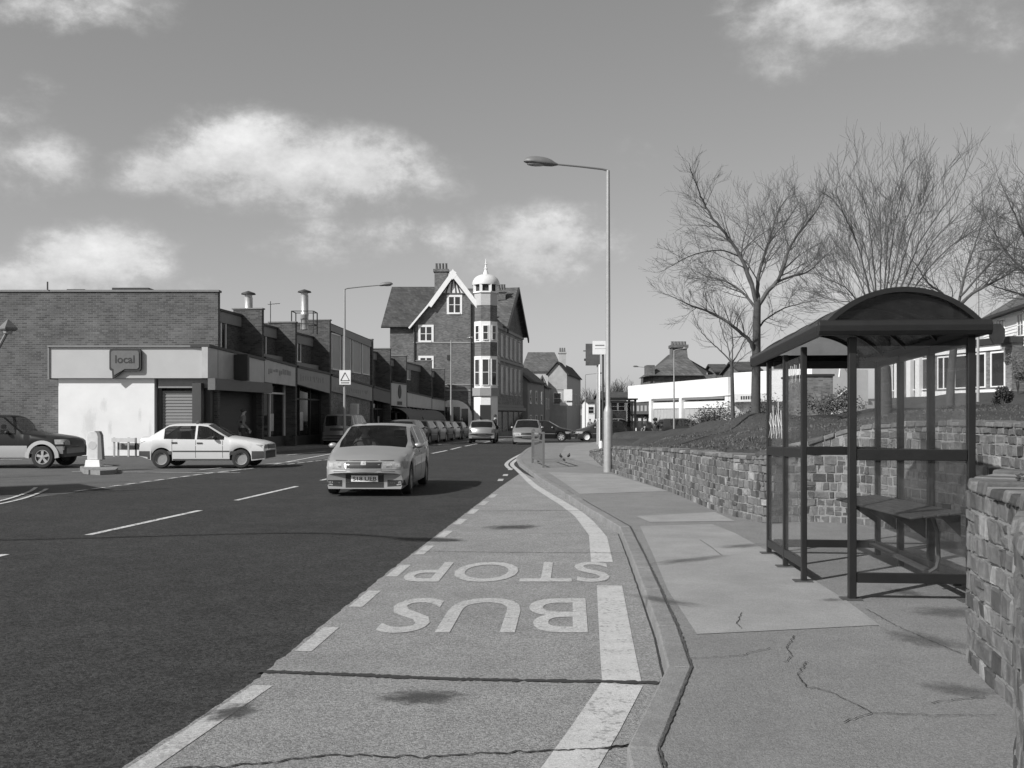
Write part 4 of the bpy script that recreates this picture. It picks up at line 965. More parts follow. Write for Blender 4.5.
        for i in range(nu):
            for j in range(nv):
                c = [(i, j), (i + 1, j), (i + 1, j + 1), (i, j + 1)]
                if all(z in ix for z in c):
                    fs_.append([ix[z] for z in c])
                    for e0, e1, cond in (((i, j), (i + 1, j), j == 0), ((i + 1, j + 1), (i, j + 1), j == nv - 1), ((i, j + 1), (i, j), i == 0), ((i + 1, j), (i + 1, j + 1), i == nu - 1)):
                        if cond: fs_.append([ix[e0], ix[e1], ix[e1] + 1, ix[e0] + 1])
        if not fs_: return None
        mb.add(vs_, fs_, True); return mb.build(name_, m, parent)
    # underside
    mb = MB(); mb.box(-L_ / 2 + .35, L_ / 2 - .35, -hw + .22, hw - .22, sill, .58); mb.build('underbody', black, rt)
    # wheels
    def wheel(x, sgn):
        y = sgn * (hw - .11); mb = MB(); yo = y + sgn * .09; yi = y - sgn * .09
        ty = mb.lathe([(wr * .66, yi), (wr * .93, yi), (wr, yi + sgn * .02), (wr, yo - sgn * .02), (wr * .94, yo), (wr * .68, yo + sgn * .005), (wr * .66, yo - sgn * .03)], (x - L_ / 2, 0, wr), 28 if lod > 1 else 16, 'y', cap=False)
        w_ = mb.build('wheel', rubber, rt); rm = q.get('rim', chrome)
        mb = MB(); mb.lathe([(wr * .67, yo - sgn * .006), (wr * .62, yo - sgn * .012), (wr * .58, yo - sgn * .05), (0.001, yo - sgn * .055)], (x - L_ / 2, 0, wr), 20, 'y', cap=False); mb.build('rim_dish', mat('rim_dark', .05, .5) if q.get('spokes', 5) else rm, w_)
        if q.get('spokes', 5) and lod > 0:
            mb = MB(); ns = q.get('spokes', 5)
            mb.lathe([(.055, yo - sgn * .045), (.055, yo - sgn * .012), (.03, yo - sgn * .008), (0.001, yo - sgn * .008)], (x - L_ / 2, 0, wr), 12, 'y')
            for k in range(ns):
                a = 2 * math.pi * k / ns + .3; c, s_ = math.cos(a), math.sin(a); r0, r1, t0, t1 = .03, wr * .64, .028, .045
                def pt(r, t, yy): return (x - L_ / 2 + c * r - s_ * t, yy, wr + s_ * r + c * t)
                mb.hexa([pt(r0, -t0, yo - sgn * .045), pt(r1, -t1, yo - sgn * .045), pt(r1, t1, yo - sgn * .045), pt(r0, t0, yo - sgn * .045)], [pt(r0, -t0, yo - sgn * .014), pt(r1, -t1, yo - sgn * .018), pt(r1, t1, yo - sgn * .018), pt(r0, t0, yo - sgn * .014)])
            mb.lathe([(wr * .66, yo - sgn * .03), (wr * .66, yo - sgn * .004), (wr * .60, yo - sgn * .004), (wr * .60, yo - sgn * .03)], (x - L_ / 2, 0, wr), 24, 'y', cap=False)
            mb.build('rim', rm, w_)
    for x in (xf, xr):
        for s_ in (-1, 1): wheel(x, s_)
    lens = mat('headlight_glass', .30, .6, .35, 14, spec=.15); rl = mat('tail_light', .10, .15, .2, 20, spec=.8)
    for a in q.get('front', []):
        nm, m, quad = a[0], a[1], a[2]; proj(nm, m, 'F', quad)
        if len(a) < 4: proj(nm, m, 'F', [(-u, z) for u, z in quad])
    for a in q.get('rear', []):
        nm, m, quad = a[0], a[1], a[2]; proj(nm, m, 'B', quad)
        if len(a) < 4: proj(nm, m, 'B', [(-u, z) for u, z in quad])
    for a in q.get('sides', []):
        for sd_ in 'LR': proj(a[0], a[1], sd_, a[2], nu=a[3] if len(a) > 3 else 10)
    # seams
    if lod > 1:
        for x in q.get('seams', []):
            for sd_ in 'LR': proj('door_seam', black, sd_, [(x - .006, sill + .08), (x + .006, sill + .08), (x + .006, ip(belt, x) - .02), (x - .006, ip(belt, x) - .02)], .002, 1, 8)
        for x in q.get('handles', []):
            for sd_ in 'LR': proj('door_handle', q.get('handle_m', dark), sd_, [(x - .09, ip(belt, x) - .13), (x + .07, ip(belt, x) - .13), (x + .07, ip(belt, x) - .09), (x - .09, ip(belt, x) - .09)], .02, 4, 2)
    # mirrors
    mx = q['ws'][0] + .38
    if lod > 0:
        for s_ in (-1, 1):
            mb = MB(); yb = hw * .95; zc = ip(belt, mx) + .06; mb.ball((mx - L_ / 2, s_ * (yb + .08), zc), .06, .095, .06, 12, 8); mb.tube([(mx - L_ / 2, s_ * (yb - .06), zc - .04), (mx - L_ / 2, s_ * (yb + .05), zc)], .025, 6); mb.build('mirror', q.get('mirror_m', dark), rt)
    # cabin
    if lod > 1:
        cabin = mat('cabin_dark', .025, .9)
        xs0, xs1 = q['ws'][0] + .15 - L_ / 2, q['rw'][1] - .2 - L_ / 2
        mb = MB(); mb.box(xs0, xs0 + .4, -hw + .14, hw - .14, .58, ip(belt, q['ws'][0] + .2) - .03); mb.build('dashboard', cabin, rt)
        for s_ in (-.36, .36):
            mb = MB(); x0 = q['ws'][1] + .35 - L_ / 2; mb.box(x0 - .45, x0, s_ - .24, s_ + .24, .5, .62); mb.hexa([(x0 - .05, s_ - .23, .6), (x0 + .09, s_ - .23, .6), (x0 + .09, s_ + .23, .6), (x0 - .05, s_ + .23, .6)], [(x0 + .12, s_ - .19, 1.12), (x0 + .2, s_ - .19, 1.12), (x0 + .2, s_ + .19, 1.12), (x0 + .12, s_ + .19, 1.12)])
            mb.box(x0 + .13, x0 + .2, s_ - .12, s_ + .12, 1.14, 1.28); mb.build('seat', cabin, rt, bevel=.03)
        mb = MB(); x0 = q['rw'][0] - .35 - L_ / 2; mb.box(x0, x0 + .14, -.6, .6, .55, 1.08); mb.build('rear_seat', cabin, rt, bevel=.03)
    if plate:
        pf = q.get('plate_z', .42); hit = bvh.ray_cast(Vector((-5 if plate[1] == 'F' else 5, 0, pf)), Vector((1 if plate[1] == 'F' else -1, 0, 0)))[0]; sg = -1 if plate[1] == 'F' else 1
        mb = MB(); xx = hit.x + sg * .012; mb.box(min(xx, xx + sg * .012), max(xx, xx + sg * .012), -.26, .26, pf - .06, pf + .06); pp = mb.build('number_plate', mat('plate_bright', .9, .4), rt)
        if plate[0]:
            v, f = text_mesh(plate[0], .105, 0, .0015); mb = MB(); wx = max(p.x for p in v) - min(p.x for p in v); k_ = .46 / wx
            mb.add([(xx + sg * .0145, -sg * -1 * p.x * k_ * (1 if plate[1] == 'B' else -1) * -1 if False else (p.x * k_ * (1 if sg > 0 else -1)), pf - .038 + p.y) for p in v], f); mb.build('plate_lettering', black, pp)
    if driver:
        xx = q['ws'][1] + .28; sgn = driver
        loc2 = rt.matrix_basis @ Vector((xx - L_ / 2, sgn * .36, 0))
        d = empty('person', loc2, rt.rotation_euler.z, 'driver seated at the wheel of the ' + ('silver hatchback coming towards us' if 'silver' in label else 'white saloon'), 'person')
        def b3(x, y, z): return (x, y, z)
        me = MB(); pts = [(.02, 0, .62), (.06, 0, .8), (.08, 0, 1.0), (.07, 0, 1.10), (.05, 0, 1.17), (.03, 0, 1.24), (.02, 0, 1.31), (.03, 0, 1.36)]
        me.tube(pts, [.13, .15, .17, .10, .055, .085, .09, .04], 12)
        for s_ in (-1, 1): me.tube([(.08, s_ * .14, 1.03), (.0, s_ * .24, .86), (-.2, s_ * .2, .82), (-.42, s_ * .15, .9), (-.47, s_ * .12, .91)], [.06, .05, .042, .03, .03], 8)
        me.build('body', mat('skin0.35', .35, .6), d)
        me = MB(); me.tube(pts[:4], [.145, .165, .185, .11], 12)
        for s_ in (-1, 1): me.tube([(.08, s_ * .14, 1.03), (.0, s_ * .24, .86), (-.2, s_ * .2, .82), (-.38, s_ * .15, .9)], [.075, .062, .052, .042], 8)
        me.build('jacket', mat('cloth0.12', .12, .9), d)
        me = MB(); me.ball((.04, 0, 1.33), .1, .092, .09); me.build('hair', mat('hair', .04, .8), d)
        me = MB(); c = [(-.47 + .05 * math.sin(a), .17 * math.cos(a), .9 + .16 * math.sin(a)) for a in np.linspace(0, 2 * math.pi, 20)]; me.tube(c, .014, 6, cap=False)
        w = me.build('steering_wheel', black, rt); w.location = (xx - L_ / 2, sgn * .36, 0)
    return rt
def cpaint(n, v, metal=.35, rough=.32): return mat(n, v, rough, .03, 3, metal=metal, coat=.5 if v > .1 else .22, spec=.5 if v > .1 else .3)
silver = cpaint('car_silver', .37, .45); silver2 = cpaint('car_silver_dull', .27, .4); whitep = cpaint('car_white', .60, 0); dkp = mat('car_dark', .012, .35, .03, 3, coat=.15, spec=.3); dkp2 = cpaint('car_charcoal', .05, .3); twot = cpaint('car_pale_clad', .50, .3)
lens = mat('headlight_glass', .30, .6, .35, 14, spec=.15); rl = mat('tail_light', .10, .15, .2, 20, spec=.8); grl = mat('grille_dark', .02, .5, .3, 40); trim = mat('trim_grey', .06, .7)
reflx = mat('reflector', .38, .6, .3, 20, spec=.1)
HATCH = dict(L=4.22, W=1.68, sill=.2, wheels=(.82, 3.30), wr=.305, tum=.36, spokes=6, bow=.24, tf=.13,
    top=[(0, .46), (.02, .62), (.10, .71), (.30, .79), (.90, .91), (1.02, .94), (1.78, 1.37), (2.1, 1.415), (2.9, 1.41), (3.5, 1.34), (3.85, 1.17), (4.05, .98), (4.17, .9), (4.22, .6)],
    chin=-.55, belt=[(0, .55), (1.0, .89), (2.5, .96), (3.7, 1.02), (4.22, .98)], win=[(1.28, 2.18), (2.28, 3.08), (3.16, 3.48)], ws=(1.02, 1.80), rw=(3.58, 4.0),
    seams=[1.22, 2.23, 3.12], handles=[2.05, 2.98], handle_m=silver, mirror_m=silver, plate_z=.35,
    front=[('headlight', lens, [(.36, .53), (.80, .54), (.79, .685), (.38, .675)]), ('lamp_reflector', reflx, [(.43, .565), (.54, .57), (.54, .645), (.44, .64)]), ('lamp_reflector', reflx, [(.60, .575), (.70, .58), (.70, .655), (.60, .65)]),
           ('grille', grl, [(-.33, .56), (.33, .56), (.345, .675), (-.345, .675)], 1), ('grille_surround', silver2, [(-.35, .52), (.35, .52), (.35, .555), (-.35, .555)], 1), ('hood_seam', black, [(-.74, .705), (.74, .705), (.74, .714), (-.74, .714)], 1), ('bumper_seam', black, [(-.78, .49), (.78, .49), (.78, .497), (-.78, .497)], 1), ('badge', reflx, [(-.05, .625), (.05, .625), (.05, .70), (-.05, .70)], 1),
           ('lower_intake', grl, [(-.37, .17), (.37, .17), (.37, .27), (-.37, .27)], 1), ('plate_recess', grl, [(-.37, .275), (.37, .275), (.37, .43), (-.37, .43)], 1), ('fog_recess', grl, [(.44, .19), (.77, .21), (.76, .32), (.44, .32)]), ('fog_bar', silver2, [(.46, .245), (.60, .25), (.60, .27), (.46, .27)]), ('fog_lamp', reflx, [(.62, .215), (.71, .22), (.71, .30), (.62, .30)])],
    rear=[('tail_light', rl, [(.5, .68), (.8, .68), (.8, .92), (.58, .95)])], sides=[('side_strip', silver2, [(1.1, .52), (3.0, .54), (3.0, .58), (1.1, .56)], 14)])
rt_ = car('car', 'silver hatchback driving towards us, the largest car on the road', 'car', (-2.80, 21.45, 0), (-.035, -1), HATCH, silver, plate=('S18 UEB', 'F'), glass=cargl, driver=1); rt_.scale = (1.02, 1.01, .98)
SALOON = dict(L=3.86, W=1.60, sill=.22, wheels=(.76, 3.13), wr=.275, tum=.33, spokes=0, bow=.08, tf=.06, tr=.05,
    top=[(0, .52), (.03, .70), (.12, .74), (.3, .78), (1.05, .89), (1.16, .91), (1.78, 1.27), (2.0, 1.30), (2.8, 1.295), (2.95, 1.275), (3.52, .93), (3.78, .915), (3.83, .86), (3.86, .55)],
    belt=[(0, .6), (1.0, .83), (3.0, .86), (3.86, .86)], win=[(1.26, 2.07), (2.13, 3.06)], ws=(1.16, 1.80), rw=(2.93, 3.5), seams=[1.3, 2.10, 2.80], handles=[1.99, 2.74], rim=mat('hubcap', .24, .6),
    front=[('headlight', lens, [(.48, .58), (.74, .58), (.74, .69), (.48, .69)]), ('grille', grl, [(-.45, .56), (.45, .56), (.45, .69), (-.45, .69)], 1), ('bumper', trim, [(-.79, .28), (.79, .28), (.79, .50), (-.79, .50)], 1)],
    rear=[('tail_light', rl, [(.46, .62), (.76, .62), (.76, .8), (.46, .8)]), ('bumper', trim, [(-.79, .3), (.79, .3), (.79, .50), (-.79, .50)], 1)],
    sides=[('bumper', trim, [(.03, .30), (.44, .26), (.44, .50), (.03, .50)]), ('bumper', trim, [(3.46, .26), (3.82, .32), (3.82, .50), (3.46, .50)]), ('side_moulding', trim, [(1.1, .475), (2.78, .475), (2.78, .515), (1.1, .515)], 20), ('sill_strip', trim, [(1.1, .225), (2.78, .225), (2.78, .27), (1.1, .27)], 20)])
car('car', 'white four door saloon crossing the side road mouth in front of the shuttered shop', 'car', (-9.2, 30.4, 0), (1, 0), SALOON, whitep, glass=cargl, driver=1)
SUV = dict(L=4.0, W=1.70, sill=.30, wheels=(.72, 3.1), wr=.325, tum=.26, spokes=5, bow=.10, tf=.07, chin=.2,
    top=[(0, .62), (.03, .80), (.12, .86), (.35, .92), (1.2, 1.03), (1.35, 1.06), (1.92, 1.52), (2.1, 1.56), (3.5, 1.56), (3.75, 1.5), (3.92, 1.05), (4.0, .7)],
    belt=[(0, .74), (1.2, .99), (4.0, 1.02)], win=[(1.5, 2.25), (2.35, 3.0), (3.1, 3.6)], ws=(1.35, 1.94), rw=(3.6, 3.9), seams=[1.42, 2.3, 3.05], handles=[2.15, 2.95], mirror_m=dark,
    front=[('headlight', lens, [(.48, .68), (.78, .69), (.76, .83), (.48, .83)]), ('grille', grl, [(-.42, .68), (.42, .68), (.42, .82), (-.42, .82)], 1), ('bumper', mat('bumper_grey', .22, .5), [(-.83, .42), (.83, .42), (.83, .64), (-.83, .64)], 1)],
    rear=[('tail_light', rl, [(.6, .7), (.8, .7), (.8, .95), (.6, .95)])],
    sides=[('pale_cladding', twot, [(1.16, .34), (2.66, .34), (2.66, .66), (1.16, .66)], 24), ('bumper_side', mat('bumper_grey', .22, .5), [(.03, .42), (.31, .42), (.31, .64), (.03, .64)]), ('headlight', lens, [(.08, .70), (.34, .70), (.38, .84), (.12, .84)]), ('sill_strip', twot, [(1.12, .31), (2.7, .31), (2.7, .345), (1.12, .345)], 20)])
sv_ = car('car', 'dark off road car with pale lower cladding cut off by the left edge', 'car', (-15.2, 30.45, 0), (1, .0), SUV, dkp, glass=cargl)
# pale wheel-arch flares
for xw in (SUV['wheels']):
    for s_ in (-1, 1):
        mb = MB(); n = 18; y = s_ * (SUV['W'] / 2 * .985)
        a_ = [(xw - 2.0 + .385 * math.cos(t), y + s_ * .018, .325 + .385 * math.sin(t)) for t in np.linspace(R(-6), R(186), n)]; b_ = [(xw - 2.0 + .50 * math.cos(t), y + s_ * .012, .325 + .49 * math.sin(t)) for t in np.linspace(R(-2), R(182), n)]; c_ = [(p[0], y - s_ * .05, p[2]) for p in b_]; d_ = [(p[0], y - s_ * .05, p[2]) for p in a_]
        mb.add(a_ + b_ + c_ + d_, [(i, i + 1, n + i + 1, n + i) for i in range(n - 1)] + [(n + i, n + i + 1, 2 * n + i + 1, 2 * n + i) for i in range(n - 1)] + [(3 * n + i, 3 * n + i + 1, i + 1, i) for i in range(n - 1)], True)
        mb.build('arch_flare', twot, sv_)
MPV = dict(HATCH, L=4.4, W=1.78, top=[(0, .55), (.05, .75), (.5, .95), (.95, 1.08), (1.7, 1.6), (2.0, 1.68), (3.9, 1.68), (4.15, 1.62), (4.33, 1.1), (4.40, .95), (4.4, .6)], belt=[(0, .6), (1, 1.0), (4.4, 1.08)], win=[(1.3, 2.2), (2.3, 3.2), (3.3, 4.0)], ws=(1.0, 1.7), rw=(4.16, 4.34), wheels=(.85, 3.5), tum=.22,
    rear=[('rear_screen', shop_glass, [(-.66, 1.13), (.66, 1.13), (.6, 1.56), (-.6, 1.56)], 1), ('tail_light', rl, [(.70, .75), (.84, .75), (.82, 1.15), (.70, 1.15)]), ('plate_recess', trim, [(-.4, .84), (.4, .84), (.4, .97), (-.4, .97)], 1), ('bumper', trim, [(-.8, .38), (.8, .38), (.8, .45), (-.8, .45)], 1)])
car('car', 'silver people carrier parked by the shops with its tailgate facing us', 'car', ((341.5 - 512) * .0515, 53.4, drop(53)), (.08, 1), MPV, silver2, group='cars parked outside the shop row', lod=1)
HB = dict(HATCH, L=3.9, wheels=(.78, 3.15), top=[(0, .5), (.02, .66), (.1, .75), (.9, .95), (1.65, 1.38), (2.0, 1.42), (3.2, 1.40), (3.45, 1.33), (3.78, .95), (3.86, .88), (3.9, .6)], win=[(1.2, 2.1), (2.2, 3.0)], rw=(3.46, 3.76), ws=(1.0, 1.65),
    rear=[('tail_light', rl, [(.58, .66), (.8, .66), (.8, .9), (.62, .9)]), ('number_plate', mat('plate_dull', .45, .5), [(-.25, .5), (.25, .5), (.25, .61), (-.25, .61)], 1), ('bumper', trim, [(-.78, .32), (.78, .32), (.78, .42), (-.78, .42)], 1)])
midp = cpaint('car_mid_grey', .11, .3)
pk = [(408, 55.5, midp, 'mid grey parked hatchback just behind the moving silver car'), (421, 60, dkp2, 'charcoal parked hatchback, second in the kerbside line'), (430.5, 65, midp, 'grey parked hatchback half hidden in the middle of the line'), (439, 70, dkp, 'black parked car, fourth in the kerbside line'), (447, 75.5, silver2, 'pale silver car near the far end of the parked line'), (456, 81, dkp2, 'dark car at the far end of the parked line')]
for px, Y, m, lb in pk: car('car', lb, 'car', ((px - 512) * Y / 1000, Y, drop(Y)), (.14, 1), HB, m, group='cars parked outside the shop row', lod=1)
car('car', 'silver grey hatchback waiting with its rear to us in front of the brick corner building', 'car', ((483 - 512) * .0605, 62.3, drop(61)), (.05, 1), HB, silver2, lod=1, group=None)
car('car', 'silver saloon driving towards us in the far lane', 'car', ((528 - 512) * .058, 59.5, drop(58)), (-.05, -1), dict(HATCH, front=HATCH['front'][:4] + [('number_plate', mat('plate_white', .8, .4), [(-.26, .38), (.26, .38), (.26, .49), (-.26, .49)], 1)]), silver2, lod=1)
car('car', 'dark hatchback pulling across behind the oncoming silver saloon', 'car', ((545 - 512) * .068, 68.5, drop(68)), (1, -.1), HB, dkp, lod=1)
car('car', 'dark car with pale wheels turning out from the right beyond the footway', 'car', ((601 - 512) * .071, 71, drop(71)), (-1, -.1), dict(HB, rim=white, spokes=0), dkp2, lod=1)
car('car', 'dark car parked outside the far shops behind the second shelter', 'car', (8.6, 72, drop(72)), (-1, .3), HB, dkp, lod=1)
car('car', 'dark car whose roof shows above the grass before the white shops', 'car', ((683 - 512) * .064, 64, -.1), (1, .1), HB, dkp2, lod=1)
car('car', 'pale van at the end of the street seen side on', 'car', (8.9, 84, drop(84)), (1, 0), MPV, whitep, lod=1)
# ------------------------------------------------ buildings
def window(rt, M, x, z, w, h, sur=white, fr=white, nx=2, nz=2, s=.12, glass=win_glass, pro=.05, name='window'):
    mb = MB(M=M)
    mb.box(x - s, x, -pro, 0.01, z - s * .8, z + h + s); mb.box(x + w, x + w + s, -pro, .01, z - s * .8, z + h + s); mb.box(x, x + w, -pro, .01, z + h, z + h + s); mb.box(x, x + w, -pro - .04, .01, z - s * .8, z)
    f = .035
    for i in range(1, nx): c = x + w * i / nx; k = f * 1.6; mb.box(c - k, c + k, -pro * .7, .01, z, z + h)
    for j in range(1, nz): c = z + h * j / nz; mb.box(x, x + w, -pro * .6, .008, c - f * .7, c + f * .7)
    o = mb.build(name, sur, rt); g = MB(M=M); g.box(x, x + w, -.012, .012, z, z + h); g.build('pane', glass, o); return o
RA = math.atan2(1, .105); RO = Vector((-11.6, 38, 0))
def sY(px): Y = 15.59 / (.105 - (px - 512) / 1000.); return (Y - 38) * math.hypot(1, .105)
Mrow = Matrix.Translation(RO) @ Matrix.Rotation(RA, 4, 'Z')
def rowroot(name, s, label, cat, group=None):
    p = Mrow @ Vector((s, 0, 0)); p.z = drop(p.y); rt = empty(name, p, RA, label, cat, group); return rt, p.z
GR = 'shops in the brick row on the left'
shutter_d = mat('shutter_dark', .035, .6, .1, 4); shutter_l = mat('shutter_grey', .17, .55, .05, 4); fas1 = mat('fascia_pale', .46, .4, .06, 1, var2=.05, scale2=.3); fas2 = mat('fascia_mid', .40, .45, .12, 2, var2=.1, scale2=.9); fas3 = mat('fascia_grey', .22, .5, .12, 2); fdark = mat('fascia_dark', .05, .5, .15, 2)
def slats(mb, x0, x1, y, z0, z1, p=.11):
    z = z0
    while z < z1 - p: mb.hexa([(x0, y, z), (x1, y, z), (x1, y + .05, z), (x0, y + .05, z)], [(x0, y + .025, z + p * .96), (x1, y + .025, z + p * .96), (x1, y + .05, z + p * .96), (x0, y + .05, z + p * .96)]); z += p
# corner shop: long brick flank faces us
rt = empty('corner_shop', (-11.6, 39, 0), 0, 'flat roofed dark brick corner shop with pale fascia, white panel and speech bubble sign', 'shop')
o_ = Vector((11.6, -39, 0))
def B_(): return MB(org=(-11.6, 39, 0))
mb = B_(); mb.box(-46, -11.47, 39, 39.3, -.3, 6.36); mb.build('flank_wall', brickmat('brick_flank', .105, .17, var=.3), rt)
mb = B_(); mb.box(-46, -11.42, 38.95, 39.35, 6.362, 6.44); mb.build('parapet_coping', mat('coping_grey', .2, .8), rt)
mb = B_(); mb.box(-17.65, -11.66, 38.2, 38.98, 2.97, 4.15); mb.build('fascia', fas1, rt)
mb = B_(); mb.box(-17.72, -11.6, 38.12, 38.99, 4.152, 4.22); mb.box(-17.72, -17.655, 38.15, 38.98, 2.93, 4.15); mb.build('fascia_trim', greyp, rt)
mb = B_(); mb.box(-17.4, -13.72, 38.36, 38.99, .0, 2.96); mb.build('white_panel', mat('panel_white', .74, .7, .03, 2, var2=.06, scale2=.9), rt)
mb = B_(); mb.box(-13.6, -11.7, 38.45, 38.98, 2.602, 2.96); mb.build('shutter_box', mat('shutter_box_grey', .24, .6), rt)
mb = B_(); slats(mb, -13.5, -11.86, 38.62, .1, 2.6, .12); mb.build('roller_shutter', shutter_l, rt)
mb = B_(); mb.box(-13.66, -13.52, 38.6, 38.99, 0, 2.6); mb.box(-11.84, -11.62, 38.55, 38.99, 0, 2.9); mb.build('shopfront_pier', fdark, rt)
for i, (px, py, rx, rz_) in enumerate([(90, 425, .5, 1.2), (104, 405, .25, .5), (140, 415, .12, .5), (73, 440, .4, .35), (125, 448, 1.2, .2), (110, 428, .15, .5), (150, 430, .1, .7)]):
    q = P(px, py, 38.36); o = MB().add([(math.cos(k * math.pi / 12), 0, math.sin(k * math.pi / 12)) for k in range(24)], [tuple(range(24))]).build('wall_stain', softstain('soft_stain_wall', .35, .14) if i == 0 else MATS['soft_stain_wall'], rt); o.location = (q.x + 11.6, 38.354 - 39 - .001 * i, q.z); o.scale = (rx, 1, rz_)
# speech bubble
cx, cz = P(126.5, 359, 38.2).x, P(126.5, 360, 38.2).z
def rr(w, h, r, n=5):
    out = []
    for (sx, sz, a0) in ((1, 1, 0), (-1, 1, 90), (-1, -1, 180), (1, -1, 270)):
        for i in range(n + 1): a = R(a0 + 90 * i / n); out.append((cx + sx * (w - r) + r * math.cos(a), cz + sz * (h - r) + r * math.sin(a)))
    return out
def bubble(w, h, k): 
    p = rr(w, h, .1); i = 3 * 6 - 1
    return p[:18] + [(cx - w + .10, cz - h - .02), (cx - w + .12, cz - h - .30 * k), (cx - w + .52, cz - h + .0)] + p[18:]
mb = B_(); mb.prism(bubble(.60, .42, 1), 38.06, 38.19, 'y'); mb.build('speech_bubble_sign', dark, rt)
mb = B_(); mb.prism(bubble(.53, .35, .8), 38.04, 38.062, 'y'); pn = mb.build('sign_face', mat('sign_face_grey', .14, .5), rt)
v, f = text_mesh('local', .42, 0, .006); mb = B_(); mb.add([(cx + p.x, 38.032, cz - .12 + p.y) for p in v], f); mb.build('sign_lettering', mat('sign_text_dark', .035, .5), rt)
mb = B_(); mb.prism([(-46, 39.31), (-12.7, 39.31), (-12.0, 45), (-12, 60), (-46, 60)], -.3, 5.9); mb.build('building_body', brick, rt)
mb = B_(); mb.box(-18.1, -18.06, 38.9, 38.95, 6.44, 6.75); mb.box(-17.9, -17.2, 40.2, 40.8, 5.9, 6.62); mb.box(-16.4, -14.9, 41, 41.6, 5.9, 6.78); mb.build('roof_clutter', dark, rt)
mb = B_(); mb.box(-21.8, -20.6, 38.965, 38.985, 1.9, 2.2)
# faint repair brickwork
mb.build('repaired_brickwork', brickmat('brick_repair', .15, .22, var=.25), rt)
def Mb(): return MB(org=RO + Vector((0, 0, 0)))
units = [sY(206), sY(264), sY(297), sY(331), sY(373), sY(391), sY(407), sY(432), sY(445)]
fin = [6.36, 6.2, 6.03, 6.68, 6.33, 6.08, 5.9, 6.07, 5.68]
labels = ['shop beside the brick corner with dark shutters and a stained pale fascia', 'narrow shop with a pale lettered fascia and pale panels painting reflections in its window', 'shop with twin fascia boards and pale panels for window reflections beside the lamp column',
          'shop with flush upper floor of tall pale window panels behind the warning sign', 'shop with a dark banner fascia next to the dark party wall', 'shop whose pale gable board carries a dark round emblem over an awning', 'wider shop with long plain pale fascia beyond the emblem board', 'last dark shop of the row with a pale fascia by the brick corner building']
fz = [(4.15, 3.95, 2.97, 2.78), (4.03, 3.86, 3.02, 2.94), (3.86, 3.72, 3.05, 2.72), (3.68, 3.30, 2.85, 2.42), (3.3, 3.1, 2.5, 2.3), (3.9, 3.9, 2.2, 2.1), (3.2, 2.95, 2.15, 2.0), (2.9, 2.8, 2.0, 1.9)]
